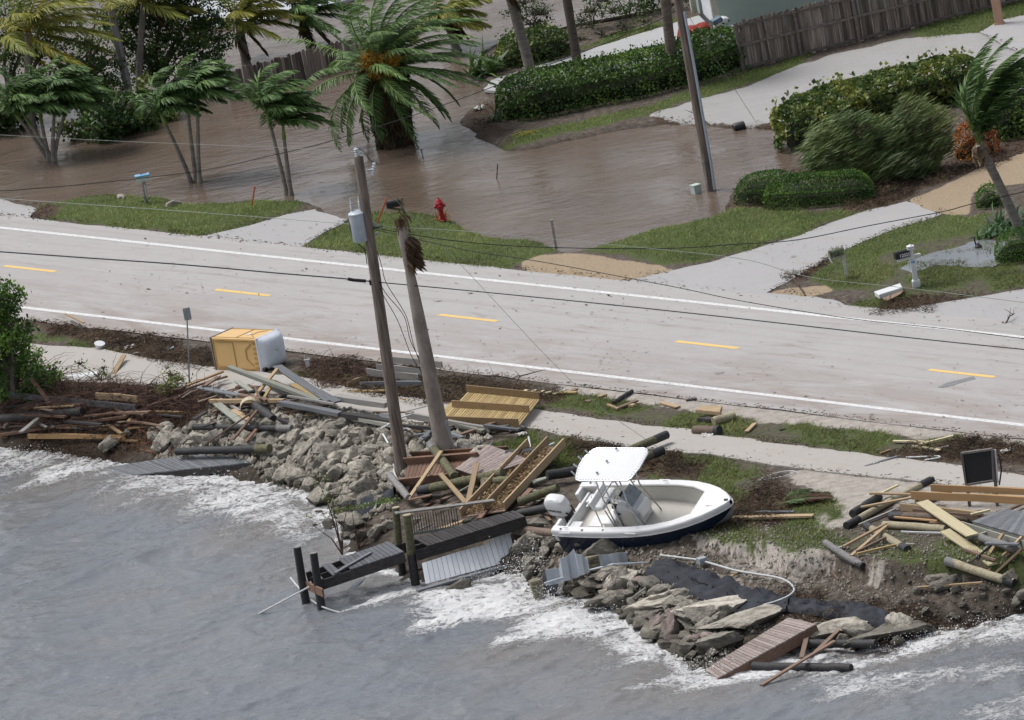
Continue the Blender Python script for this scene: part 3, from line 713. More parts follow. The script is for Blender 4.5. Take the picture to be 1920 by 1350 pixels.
def tree(name, base, blobs, Y, leaf, label, cat='tree', ln=.13, wd=.075, dens=330, group=None, bark=None, dirs=None, spread=1, trunk_r=.12, depth=.9, shell=.45, twigs=10, trunk=True, clump=.13):
    """base (px,py) on the ground; blobs = [(px,py,radius m[,depth shift])] on the upright plane through the base"""
    b = Vector(base) if len(base) == 3 else P(base[0], base[1], 0)
    if Y is None: Y = b.y
    root = empty(name, b, None, label, cat, group); bv = np.array(b); C_ = []
    mb = MB()
    for q in blobs:
        r_ = q[2]; c = at(q[0], q[1], Y) + Vector((0, (q[3] if len(q) > 3 else random.uniform(-.6, .6)), 0))
        rr = np.array([r_, r_ * depth, r_ * .85]); n = int(dens * r_ * r_ * 4)
        if clump:
            nc = max(6, n // 26); cc_ = ell_pts(np.array(c), rr, nc, shell); C_.append(cc_[rs.randint(0, nc, n)] + rs.normal(size=(n, 3)) * clump * np.array([1, 1, .8]))
        else: C_.append(ell_pts(np.array(c), rr, n, shell))
        l = c - b; k = max(2, int(l.length / .6)); pts = []
        for i in range(k + 1):
            f = i / k; pts.append(Vector((l.x * f ** 1.5, l.y * f, l.z * f ** .9)) + Vector((random.uniform(-.08, .08), random.uniform(-.08, .08), 0)) * (f > 0) * r_)
        mb.tube(pts, [trunk_r * (1 - .8 * i / k) for i in range(k + 1)], 6)
        for t_ in range(twigs):
            dv = Vector(rs.normal(size=3)).normalized(); dv.z = abs(dv.z) * .7
            mb.tube([l, l + dv * r_ * .5 + Vector((0, 0, .05)), l + dv * r_ * 1.0], [.02, .014, .006], 4, False)
    C_ = np.vstack(C_)
    if dirs is not None: dirs = np.tile(np.array(dirs, float), (len(C_), 1))
    C_[:, 2] = np.maximum(C_[:, 2], FLOOD_Z + .03)
    leaves('crown', C_ - bv, ln, wd, leaf, root, dirs=dirs, spread=spread, tint=clump_tint(C_, 1.1), kind=None)
    if trunk: mb.build('trunk', bark or M_bark, root, smooth=True)
    return root

def frond_geo(base, d0, L, wind=.6, grav=.35, lf=.4, nl=34, lw=.035, bend=1.0, start=.12, swept=.5, sag=.35, twist=0):
    """returns leaf faces and rachis points of one palm frond"""
    d = np.array(d0, float); d /= np.linalg.norm(d); p = np.array(base, float); K = 14; st = L / K; pts = [p.copy()]; ds = [d.copy()]
    for i in range(K):
        f = (i + 1) / K
        d = d + (WIND * wind + np.array([0, 0, -grav])) * (st / L) * (1 + 2.2 * f) * bend
        d /= np.linalg.norm(d); p = p + d * st; pts.append(p.copy()); ds.append(d.copy())
    pts = np.array(pts); ds = np.array(ds)
    f = np.linspace(start, .995, nl); ii = f * K; i0 = np.clip(ii.astype(int), 0, K - 1); fr = (ii - i0)[:, None]
    pp = pts[i0] * (1 - fr) + pts[i0 + 1] * fr; dd = ds[i0] * (1 - fr) + ds[i0 + 1] * fr
    up = np.array([0, 0, 1.]); sd = np.cross(dd, up); nrm = np.linalg.norm(sd, axis=1)[:, None]; sd = np.where(nrm > .05, sd / (nrm + 1e-9), np.array([1., 0, 0]))
    V = []; 
    prof = np.sin(np.clip(f * 1.02, 0, 1) * math.pi * .93 + .18) ** .6
    for sg in (-1, 1):
        ld = sd * sg * .85 + dd * (.45 + f[:, None] * .5) + WIND * swept + np.array([0, 0, -sag]) + rs.normal(size=(nl, 3)) * .10
        ld /= np.linalg.norm(ld, axis=1)[:, None]
        ln = (lf * prof * rs.uniform(.85, 1.1, nl))[:, None]
        wv = np.cross(ld, rs.normal(size=(nl, 3)) * .5 + up); wv /= np.linalg.norm(wv, axis=1)[:, None] + 1e-9
        ld2 = ld + np.array([0, 0, -.45 * sag - .1]) + WIND * .25 * swept; ld2 /= np.linalg.norm(ld2, axis=1)[:, None]
        mid = pp + ld * ln * .5; tip = mid + ld2 * ln * .5
        a = pp - wv * lw * .35; b = pp + wv * lw * .35; c = mid + wv * lw * .5; e = mid - wv * lw * .5
        V.append(np.stack([a, b, c, e], 1).reshape(-1, 3)); V.append(np.stack([e, c, tip, tip + wv * .001], 1).reshape(-1, 3))
    return np.vstack(V), pts
def frond(name, base, d0, L, leaf, parent, rach=None, rr=.022, tintb=.5, **kw):
    V, pts = frond_geo(base, d0, L, **kw); n = len(V) // 4
    F = [tuple(range(i * 4, i * 4 + 4)) for i in range(n)]
    mb = MB(); mb.tube(pts, [rr * (1 - .85 * i / (len(pts) - 1)) for i in range(len(pts))], 5, False)
    k = len(V); V2 = np.vstack([V, np.array(mb.v)]); F2 = F + [tuple(k + i for i in f) for f in mb.f]
    o = mesh_np(name, V2, F2, leaf, parent)
    t_ = np.concatenate([np.repeat(np.clip(tintb + rs.normal(size=n) * .16, 0, 1), 4), np.full(len(mb.v), min(1, tintb + .35))])
    setattr_f(o, 'tint', t_); return o
def palm(name, base, top, label, cat='palm tree', group=None, r0=.09, r1=.06, nf=15, L=1.7, leaf=None, shaft=.5, bark=None, dead=0, kw=None, elev=(28, 90), bulge=1.25, trunk_pts=None, fkw=None):
    leaf = leaf or L_palm; b = Vector(base); t_ = Vector(top) - b
    root = empty(name, b, None, label, cat, group)
    mb = MB(); K = 10; pts = []
    for i in range(K + 1):
        f = i / K; q = Vector((t_.x * (f ** 1.25), t_.y * f, t_.z * f)); pts.append(q)
    rr = [r0 * (bulge if i == 0 else 1) * (1 - f_) + r1 * f_ for i, f_ in enumerate([i / K for i in range(K + 1)])]
    rr = [r_ * random.uniform(.95, 1.05) for r_ in rr]; mb.tube([pts[0] - Vector((0, 0, .6))] + pts, [rr[0] * 1.1] + rr, 10); mb.build('trunk', bark or M_palmbark, root, smooth=True)
    dv = (pts[-1] - pts[-2]).normalized()
    cr = pts[-1]
    if shaft:
        m2 = MB(); m2.tube([pts[-1], pts[-1] + dv * shaft * .5, pts[-1] + dv * shaft], [r1 * 1.3, r1 * 1.15, r1 * .6], 8); m2.build('crownshaft', M_shaft, root, smooth=True); cr = pts[-1] + dv * shaft
    kk = dict(wind=.8, grav=.8, lf=.64, nl=50, lw=.055, swept=.5, sag=.4); kk.update(fkw or {})
    for i in range(nf):
        az = i * 2.399963 + random.uniform(-.3, .3); el = math.radians(elev[0] + (elev[1] - elev[0]) * ((i + .5) / nf) ** .8)
        d0 = np.array([math.cos(az) * math.cos(el), math.sin(az) * math.cos(el), math.sin(el)])
        frond('frond', np.array(cr), d0, L * random.uniform(.82, 1.1), leaf, root, tintb=random.uniform(.3, .65), **kk)
    for i in range(dead):
        az = random.uniform(0, 6.28); d0 = np.array([math.cos(az) * .6, math.sin(az) * .6, -.7])
        frond('dead_frond', np.array(cr) - np.array([0, 0, .1]), d0, L * random.uniform(.4, .7), L_dead, root, tintb=.5, **dict(kk, grav=1.5, lf=kk['lf'] * .7))
    return root

F0 = FLOOD_Z
def fp(px, py): return P(px, py, F0)
# --- three clumps of small wind-bent palms in the flooded verge
for px, py, tx, ty, s_, w3 in ((97, 300, 58, 210, 1, 'lowest'), (92, 301, 78, 205, 1.05, 'second from the right'), (100, 300, 102, 185, 1, 'tallest'), (88, 300, 38, 200, .95, 'leftmost and most leaning'), (102, 299, 118, 200, 1, 'rightmost')):
    b = fp(px, py); palm('adonidia_palm', b, at(tx, ty + 25, b.y), 'small wind-bent palm, ' + w3 + ' of the flooded clump at the far left', group='palms of the far left clump', L=2.0 * s_, nf=18)
for lab_, px, py, tx, ty in (('leaning grey palm with a lime crownshaft, left of the pair in the middle clump', 358, 343, 312, 236), ('slim palm standing upright at the back of the middle clump', 368, 340, 353, 215), ('tallest palm of the middle clump, full crown blown to the right', 375, 343, 371, 208)):
    b = fp(px, py); palm('adonidia_palm', b, at(tx, ty, b.y), lab_, group='palms of the middle clump', L=2.05, nf=18)
for lab_, px, py, tx, ty in (('leaning palm with lime crownshaft left in the pair nearest the date palm', 538, 366, 506, 232), ('lower palm with drooping fronds right in the pair nearest the date palm', 546, 366, 533, 262)):
    b = fp(px, py); palm('adonidia_palm', b, at(tx, ty, b.y), lab_, group='palms of the right pair', L=2.05, nf=18)
# --- the big date palm
b = fp(742, 272); c0 = at(718, 128, b.y); root = empty('date_palm', b, None, 'large date palm with orange flower stalks and a skirt of dead fronds standing in flood', 'palm tree')
mb = MB(); H_ = (c0 - b)
mb.tube([Vector((0, 0, -.5)), Vector((0, 0, 0)), H_ * .25, H_ * .55, H_ * .85, H_ * .98], [.62, .60, .66, .78, .80, .4], 18); tr = mb.build('trunk', M_boot, root, smooth=True)
n = 5200; f = rs.uniform(0.02, 1, n); az = rs.uniform(0, 6.283, n); r_ = np.where(f < .55, .62 + .2 * f, .8)
Cc = np.stack([H_.x * f + np.cos(az) * r_, H_.y * f + np.sin(az) * r_, H_.z * f], 1); dv = np.stack([np.cos(az) * .35, np.sin(az) * .35, -np.ones(n)], 1)
leaves('boots', Cc, .34, .07, L_dead, root, dirs=dv, spread=.3, tint=np.clip(clump_tint(Cc, 2) * .7, 0, 1), kind=None)
leaves('ferns', Cc[::3] + rs.normal(size=(len(Cc[::3]), 3)) * .06, .26, .05, L_dark, root, dirs=dv[::3], spread=.5, kind=None)
cr = np.array(H_)
for i in range(62):
    az_ = i * 2.399963; e = (i + .5) / 62; el = math.radians(-28 + 108 * e ** .8)
    d0 = np.array([math.cos(az_) * math.cos(el), math.sin(az_) * math.cos(el), math.sin(el)])
    frond('frond', cr + np.array([0, 0, -.15]) + d0 * .25, d0, random.uniform(3.6, 4.5) * (1 if el > 0 else .8), L_palm, root, rr=.035, wind=.62 if el > 0 else .3, grav=.55 if el > 0 else .9, lf=.56, nl=72, lw=.045, swept=.55, sag=.35, tintb=random.uniform(.35, .75), start=.1)
for i, (fx_, fy_, fr_) in enumerate(((700, 122, .30), (690, 112, .24), (716, 118, .30), (735, 110, .22), (728, 128, .22), (706, 134, .2))):
    q = np.array(at(fx_, fy_, b.y - 1.25) - b)
    fl = leaves('flower_stalk', q + rs.normal(size=(420, 3)) * fr_ * .55, .24, .035, L_orange, root, kind=None); fl['kind'] = 'stuff'
# --- palm trunks and palms behind
def toppalm(label, bx, by, tx, ty, r0, r1, L, nf, leaf, z=F0, dead=2, elev=(-10, 80), bark=None, fkw=None, name='coconut_palm', shaft=0):
    b = P(bx, by, z); return palm(name, b, at(tx, ty, b.y), label, r0=r0, r1=r1, L=L, nf=nf, leaf=leaf, shaft=shaft, dead=dead, elev=elev, bark=bark or M_palmbark, fkw=dict(dict(lf=.72, nl=58, lw=.062, wind=.9, grav=.55), **(fkw or {})))
toppalm('palm with a reddish trunk behind the left fence end, yellow-green fronds', 463, 127, 447, 38, .19, .14, 2.8, 17, L_palmy)
toppalm('dark palm behind the left fence with drooping leaf bases', 583, 99, 566, 26, .17, .14, 2.7, 17, L_palm, dead=6)
toppalm('tall yellowing palm at the top left corner, fronds streaming right', 60, 240, 52, 60, .17, .14, 3.8, 22, L_palmy, elev=(-20, 75))
toppalm('yellow-tinted palm above the dark trees left of the middle', 262, 190, 270, 5, .14, .12, 2.6, 14, L_palmy)
toppalm('palm with a pale ringed trunk at the left end of the long hedge', 996, 140, 940, -60, .21, .17, 2.6, 14, L_palm, z=.0)
toppalm('dark trunked palm rising out of the long hedge', 1087, 144, 1052, -70, .18, .16, 2.6, 14, L_palm, z=0, bark=M_palmdark)
toppalm('rough brown palm beside the right utility pole', 1266, 160, 1240, -75, .19, .2, 2.4, 14, L_palm, z=0, bark=M_palmdark)
toppalm('palm behind the date palm with dead orange fronds on the right', 856, 95, 832, 22, .17, .14, 2.0, 14, L_palmy, dead=5, elev=(-25, 60))
# right palm bent by the wind
b = P(1922, 462, 0); root = palm('coconut_palm', b, at(1836, 272, b.y), 'curved palm at the right edge, long fronds blown hard to the right', r0=.17, r1=.15, L=4.0, nf=17, leaf=L_palm, shaft=0, elev=(60, 88), bulge=1.4, fkw=dict(lf=.85, nl=64, lw=.055, wind=.7, grav=.08, swept=.6, sag=.15))
m2 = MB(); tt = at(1836, 272, b.y) - b
for i in range(26):
    a_ = random.uniform(0, 6.28); f = random.uniform(0, .6); o_ = Vector((math.cos(a_) * .2, math.sin(a_) * .2, -f)); m2.box(tt + o_, (.20, .04, .22), Euler((random.uniform(-.5, .5), random.uniform(-.6, .6), a_)).to_matrix(), .03)
m2.build('boots', mat('palm_fibre', (.30, .22, .14), (.14, .10, .065), 7, .9, .8, .05), root)
# low young palm crown behind the right one is left to the hedge; storm-broken palm by the road
b = G(838, 872); top = at(752, 425, b.y); root = empty('broken_palm_trunk', b, None, 'tall bare palm trunk snapped at the top beside the utility pole', 'palm trunk')
M_snap = mat('snapped_trunk', (.225, .19, .165), (.12, .098, .083), 2.2, .9, .5, .03, (1, 1, .5), c3=(.33, .29, .26))
mb = MB(); t_ = top - b; fs = [-.06, 0, .03, .1, .25, .45, .62, .75, .82, .9, .97, 1.0]; rr = [.46, .43, .34, .29, .255, .225, .20, .17, .14, .155, .17, .12]
mb.tube([Vector((t_.x * (f ** 1.12 if f > 0 else 0), t_.y * max(f, 0), t_.z * f)) for f in fs], rr, 14); mb.build('trunk', M_snap, root, smooth=True)
mb = MB(); mb.tube([Vector((t_.x * f * .8, t_.y * f, t_.z * f)) for f in (-.05, 0, .035, .07)], [.52, .49, .43, .37], 14); mb.build('root_flare', mat('wet_root', (.045, .035, .028), (.02, .016, .013), 9, .9, .8, .04), root, smooth=True)
n = 260; f = rs.uniform(.84, .96, n); az = rs.uniform(-1.9, 1.3, n); pos = np.stack([t_.x * f ** 1.12 + np.cos(az) * .16 + .05, t_.y * f + np.sin(az) * .16, t_.z * f], 1)
dv = np.stack([np.cos(az) * .6 + .5, np.sin(az) * .5, -np.ones(n) * 1.0], 1); leaves('dead_fronds', pos + dv * .15, .42, .09, L_dead, root, dirs=dv, spread=.25, tint=rs.beta(2, 2, n) * .8, kind=None)
n = 60; leaves('torn_fibres', np.stack([t_.x + rs.normal(size=n) * .09, rs.normal(size=n) * .09 + t_.y, t_.z + rs.uniform(-.15, .25, n)], 1), .35, .06, L_dead, root, dirs=np.tile([0, 0, 1.], (n, 1)), spread=.5, kind=None)

# --- hedges and shrubs
hedge('hedge', [(945, 222), (1000, 208), (1090, 190), (1200, 168), (1290, 146), (1392, 108)], 3.4, 1.35, L_hedge, 'long thick dark hedge between the two driveways', ln=.12, wd=.075, dens=300)
hedge('hedge', [(938, 124), (1000, 110), (1070, 92)], 2.6, 1.05, L_grape, 'short boxy yellow-green hedge at the flooded end of the house driveway', ln=.12, wd=.09, dens=300, lump=.1)
hedge('sea_grape_hedge', [(1492, 282), (1560, 248), (1640, 222), (1720, 200), (1790, 184), (1850, 172)], 2.7, 1.5, L_grape, 'long sea grape hedge of round yellow-green leaves beside the shell drive', ln=.17, wd=.15, dens=170, lump=.16)
hedge('clipped_hedge', [(1385, 376), (1430, 373), (1500, 366)], 1.9, .95, L_clip, 'clipped rounded bush at the left end of the low green hedge', ln=.05, wd=.035, dens=1000, roundk=.45, lump=.05)
hedge('clipped_hedge', [(1442, 382), (1520, 379), (1590, 375), (1642, 366)], 2.0, 1.0, L_clip, 'long low clipped green hedge with a rounded top by the grass', ln=.05, wd=.035, dens=1000, roundk=.4, lump=.05)
hedge('clipped_hedge', [(1832, 392), (1862, 386), (1884, 380)], 1.2, .8, L_clip, 'round clipped bush between the gravel and the strap-leaved plants', ln=.05, wd=.035, dens=900, roundk=.45, lump=.06)
hedge('clipped_hedge', [(1868, 494), (1905, 487), (1960, 478)], 1.5, 1.05, L_clip, 'clipped box hedge at the right edge beside the puddle', ln=.05, wd=.035, dens=900, roundk=.3, lump=.05)
hedge('croton_shrub', [(1795, 300), (1830, 292), (1862, 280)], 1.5, 1.2, L_croton, 'orange and red croton shrub behind the curved palm', ln=.15, wd=.045, dens=260, lump=.25, cat='shrub')
hedge('hedge', [(1850, 262), (1930, 240), (2050, 205)], 2.6, 1.9, L_mid, 'bright green bush behind the fronds of the curved palm', ln=.12, wd=.07, dens=260, lump=.2)
for lab_, base, bl in (('grey-green feathery shrub, left of the wispy pair before the sea grape hedge', (1640, 340), [(1545, 262, .75), (1600, 245, .85), (1650, 262, .9), (1600, 295, .9), (1555, 305, .7), (1690, 250, .7), (1530, 285, .6), (1640, 310, .7), (1575, 235, .6)]),
                        ('brighter feathery shrub leaning right beside the orange croton', (1725, 330), [(1710, 215, .75), (1745, 240, .85), (1700, 275, .85), (1765, 280, .65), (1715, 305, .6), (1675, 300, .6), (1740, 300, .5)])):
    b = P(base[0], base[1], 0)
    tree('feathery_shrub', base, bl, None, L_willow, lab_, 'shrub', ln=.36, wd=.028, dens=520, clump=.11, dirs=(.85, -.1, .42), spread=.28, trunk_r=.035, shell=.2, twigs=22, bark=M_stem)
# strap-leaved clumps
def strap(base, n, L, leaf, label, name='strap_leaf_plant', cat='plant', r=.5, wind=.3, w_=.09):
    b = P(base[0], base[1], 0); root = empty(name, b, None, label, cat); V = []; F = []
    for i in range(n):
        a = random.uniform(0, 6.28); e = random.uniform(.5, 1.35); q = np.array([random.uniform(-r, r), random.uniform(-r, r), 0]); d = np.array([math.cos(a) * math.cos(e), math.sin(a) * math.cos(e), math.sin(e)]); l = L * random.uniform(.6, 1.1)
        s = np.cross(d, [0, 0, 1.]); s /= np.linalg.norm(s) + 1e-6; k = len(V); p_ = q.copy()
        for j in range(5):
            ww = w_ * (1 - (j / 4) ** 2) + .004; V += [p_ - s * ww / 2, p_ + s * ww / 2]; d = d + WIND * wind * .4 + np.array([0, 0, -.22]); d /= np.linalg.norm(d); p_ = p_ + d * l / 4
        F += [(k + 2 * j, k + 2 * j + 1, k + 2 * j + 3, k + 2 * j + 2) for j in range(4)]
    o = mesh_np('foliage', V, F, leaf, root); setattr_f(o, 'tint', np.repeat(rs.beta(2, 2, n), 10)); return root
strap((1892, 425), 90, 1.0, L_strap, 'clump of pale green strap leaves at the right edge behind the palm', r=.8)
strap((1860, 445), 45, .6, L_strap, 'small strap-leaved clump beside the curved palm trunk', r=.5)
strap((906, 138), 60, 1.5, L_dark, 'dark bird of paradise clump next to the boxy hedge', name='bird_of_paradise', r=.5, w_=.16)
strap((950, 222), 55, 1.1, L_dark, 'spiky dark plant at the left tip of the long hedge', name='bird_of_paradise', r=.5, w_=.12)
strap((1672, 362), 22, .35, L_dark, 'tiny dark plant on the mulch beside the low clipped hedge', r=.25, w_=.05)
# --- dark trees and bushes of the flooded left
TR = [
 ('dense dark tree behind the grey pole, its crown filling the upper left', (300, 175), [(250, 60, 1.1), (300, 40, 1.3), (350, 60, 1.3), (395, 75, 1.0), (330, 110, 1.2), (270, 120, 1.0), (385, 120, .75), (230, 20, .9), (310, -10, 1.2), (370, 10, 1.1)], L_dark, 330, .13),
 ('loose green tree beyond the palms at the left edge', (20, 230), [(10, 30, 1.1), (30, 80, 1.1), (-20, 110, 1.2), (80, 110, .9), (60, 40, .9), (120, 60, .8)], L_mid, 260, .12),
 ('dark bushy tree between the left palms and the grey pole', (160, 225), [(150, 110, .9), (185, 140, .9), (130, 150, .9), (200, 170, .8), (165, 185, .8)], L_dark, 300, .13),
 ('sparse tree with sky-lit gaps to the left of the grey pole', (170, 150), [(190, 70, .8), (160, 95, .6), (215, 110, .6), (180, 30, .6)], L_mid, 110, .12)]
for lab_, base, bl, lf, de, ln in TR:
    tree('tree', fp(*base), bl, None, lf, lab_, dens=de, ln=ln)
SB = [('round-leaved bush at the water edge left of the small palms, largest of its row', (215, 255), [(190, 225, .75), (225, 205, .8), (235, 235, .6), (205, 250, .45)], L_dark),
      ('low leafy bush trailing into the flood right of the grey pole', (262, 240), [(255, 215, .5), (275, 228, .4), (240, 238, .4)], L_dark),
      ('pale round-leaved sea grape bush behind the middle palms', (300, 222), [(268, 165, .42), (290, 190, .5), (315, 205, .5), (275, 195, .4), (330, 190, .35)], L_grape),
      ('dark low bush at the far left water edge', (15, 245), [(5, 200, .8), (40, 220, .6), (10, 235, .5), (-20, 200, .9)], L_dark),
      ('small bush with yellow-green leaves under the far left palms', (140, 262), [(125, 235, .4), (150, 250, .35), (165, 235, .35)], L_grape)]
for lab_, base, bl, lf in SB:
    tree('bush', fp(*base), bl, None, lf, lab_, 'bush', dens=330, ln=.17, wd=.13, trunk_r=.03, twigs=4)
for lab_, base, bl in (('thin flooded tree with bare gaps behind the boxy hedge', (1010, 60), [(985, 10, .7), (1015, 30, .7), (1000, 50, .5), (965, 25, .4)]), ('scraggly flooded tree with grey-green leaves beside the dark trunked palm', (1110, 60), [(1110, 20, .6), (1130, 0, .7), (1150, 30, .5), (1095, 45, .4)]),
                        ('dark leafy tree at the top beside the house driveway', (1180, 40), [(1190, -5, .8), (1150, -15, .7), (1225, 0, .7), (1210, 20, .5), (1270, 5, .5)]),
                        ('fallen dark brush pile along the flooded edge of the house driveway', (1120, 78), [(1090, 78, .35, 0), (1130, 66, .38, 0), (1170, 55, .38, 0), (1210, 44, .35, 0)])):
    tree('brush_pile' if 'pile' in lab_ else 'tree', fp(*base), bl, None, L_dark, lab_, 'brush' if 'pile' in lab_ else 'tree', dens=150, ln=.12, wd=.06, trunk_r=.04, twigs=26, shell=.3)
# --- shore-side greenery
b = G(30, 752)
tree('small_tree', b, [(-30, 560, 1.0), (8, 560, .75), (25, 610, .75), (-20, 640, 1.1), (20, 655, .8), (40, 690, .7), (0, 715, .9), (75, 700, .45), (60, 735, .5), (95, 690, .25)], None, L_mid, 'bright green leafy tree at the left edge of the shore', dens=430, ln=.14, wd=.075)
for lab_, base, bl, lf, tw in (('yellow-green weedy shrub at the foot of the road sign', (322, 742), [(322, 700, .28), (335, 722, .3), (310, 725, .28)], L_grape, 20), ('small leafy shrub in the debris next to the left edge tree', (190, 716), [(195, 695, .22), (185, 705, .2), (150, 690, .2)], L_mid, 10),
                            ('battered sapling with leafy tips standing in foam by the dock', (642, 1040), [(598, 905, .22, .2), (622, 935, .2, .1), (590, 990, .12, .2), (640, 985, .2, .1), (652, 950, .2, 0)], L_grape, 14),
                            ('tangled bare-stemmed shrub behind the dock, a few green leaves left', (672, 1030), [(735, 985, .22, .3), (745, 1005, .25, .2), (720, 1000, .2, .1), (660, 960, .12, .1), (690, 990, .18, 0), (668, 1000, .2, 0)], L_willow, 30)):
    b = G(*base); tree('sapling' if 'sapling' in lab_ else 'shrub', b, bl, None, lf, lab_, 'shrub', dens=330 if lf is not L_willow else 300, ln=.10, wd=.05, trunk_r=.028, twigs=tw, bark=M_stem, shell=.1)
# torn palm frond lying on the bank
b = G(1500, 945); root = empty('torn_frond_heap', b, None, 'torn brown and green palm fronds lying on the sandy bank', 'palm frond')
for i in range(9):
    a_ = random.uniform(-.15, .75); frond('frond', np.array([-.5 + random.uniform(-.2, .2), random.uniform(-.5, .3), .12]), np.array([math.cos(a_), math.sin(a_) * 2, .18]), 1.35, L_palm if i > 3 else L_dead, root, wind=.1, grav=.15, lf=.45, nl=34, lw=.04, swept=.5, sag=.1, tintb=.4)
b = P(960, 262, F0); root = empty('fallen_frond', b, None, 'fallen yellow-green palm frond lying at the water edge below the long hedge', 'palm frond')
for i in range(4): frond('frond', np.array([random.uniform(-.3, .5), random.uniform(-.6, .4), .08]), np.array([1, random.uniform(-.4, 1.6), .35]), 1.5, L_palmy, root, wind=.1, grav=.4, lf=.45, nl=30, lw=.045, swept=.2, tintb=.5)

# --- grass and wrack, which nobody could count
def scatter(maskarr, dens, x0=-20, x1=22, y0=-40, y1=75, thr=.35, pw=1):
    n = int((x1 - x0) * (y1 - y0) * dens); x = rs.uniform(x0, x1, n); y = rs.uniform(y0, y1, n)
    i = np.clip(np.searchsorted(TX, x) - 1, 0, len(TX) - 2); j = np.clip(np.searchsorted(TY, y) - 1, 0, len(TY) - 2)
    m_ = maskarr[j, i]; k = rs.uniform(0, 1, n) < np.clip((m_ - thr) / (1 - thr), 0, 1) ** pw
    x = x[k]; y = y[k]; px = 960 + FPX * (x * CR.x + (y - CY) * CR.y - CH * CR.z) / (y - CY) * 1.0
    keep = (px > -260) & (px < 2180); return x[keep], y[keep]
def blades(name, x, y, h, w_, mat_, label, cat=None, lean=.5):
    n = len(x); z = tz(x, y); a = rs.uniform(0, 6.283, n); s = np.stack([np.cos(a), np.sin(a), np.zeros(n)], 1) * w_ / 2
    hh_ = h * rs.uniform(.5, 1.3, n) * (.7 + .6 * fbm(x * .8, y * .8, 12, 3)); base = np.stack([x, y, z - .01], 1)
    tip = base + np.stack([rs.normal(size=n) * lean * hh_ + .35 * hh_, rs.normal(size=n) * lean * hh_, hh_], 1)
    V = np.stack([base - s, base + s, tip], 1).reshape(-1, 3); F = np.arange(n * 3).reshape(n, 3)
    o = mesh_np(name, V, F, mat_); setattr_f(o, 'tint', np.repeat(np.clip(fbm(x * .6, y * .6, 14, 4) * 1.5 - .28 + rs.normal(size=n) * .15, 0, 1), 3))
    return tag(o, label, cat, kind='stuff')
x, y = scatter(np.where(GZ > -.6, spec_grass * (1 - .75 * cw), 0), 300); blades('lawn_grass', x, y, .085, .028, L_grass, 'short green grass on the roadside lawns and verges')
bankm = np.where((GY < 8) & (GZ > -.8), spec_grass, 0); x, y = scatter(bankm, 130, y1=8); blades('dry_grass', x, y, .12, .03, L_drygrass, 'flattened yellowing grass on the bank beside the footpath', lean=1.2)
# hanging turf clump under the tan deck section
g0 = G(985, 868); n = 9000; rx = rs.normal(size=(n, 2)) * np.array([.85, 1.1]); V0 = np.stack([g0.x + rx[:, 0], g0.y + rx[:, 1], tz(g0.x + rx[:, 0], g0.y + rx[:, 1]) + .35 * np.exp(-(rx ** 2).sum(1) / 1.5)], 1)
leaves('grass_hummock', V0, .35, .02, L_grass, None, dirs=np.tile([-.35, -.6, .1], (n, 1)), spread=.5, loc=tuple(g0)); tag(bpy.data.objects['grass_hummock'], 'hummock of long combed-over grass beside the broken deck', 'grass', kind='stuff')
def twigs_mesh(name, x, y, hgt, ln, w_, mat_, label, flat=.5, lift=None):
    n = len(x); z = tz(x, y) + (rs.uniform(0, 1, n) ** 1.3) * hgt
    d = rs.normal(size=(n, 3)); d[:, 2] *= flat; d /= np.linalg.norm(d, axis=1)[:, None]; l = (ln * rs.uniform(.3, 1.2, n))[:, None]
    C_ = np.stack([x, y, z + .02], 1); s = np.cross(d, rs.normal(size=(n, 3))); s /= np.linalg.norm(s, axis=1)[:, None]; s *= w_ / 2
    bnd = rs.normal(size=(n, 3)) * .12 * l; a = C_ - d * l / 2; b_ = C_ + d * l / 2; m_ = C_ + bnd
    V = np.stack([a, m_ - s, m_ + s, b_], 1).reshape(-1, 3); k = np.arange(n)[:, None] * 4; F = np.concatenate([k + np.array([0, 1, 2]), k + np.array([1, 3, 2])])
    o = mesh_np(name, V, F, mat_); setattr_f(o, 'tint', np.repeat(np.clip(fbm(x * .9, y * .9, 22, 3) * 1.3 - .2 + rs.normal(size=n) * .22, 0, 1), 4)); return tag(o, label, kind='stuff')
near_w = np.where((GY < 20), cw, 0)
hw = lambda x, y: np.clip((fbm(x * .7, y * .5, 41, 3) - .38) * 2.2, 0, 1)
x, y = scatter(near_w, 300, y1=20, thr=.3); twigs_mesh('wrack_line', x, y, .42 * hw(x, y) + .03, .30, .022, L_twig, 'brown tangle of seaweed and twigs heaped along the road')
x, y = scatter(np.where(GY > 15, cw, 0), 60, y0=12, thr=.4); twigs_mesh('yard_litter', x, y, .05, .18, .03, L_twig, 'brown leaf litter and mulch in the yards', flat=.2)
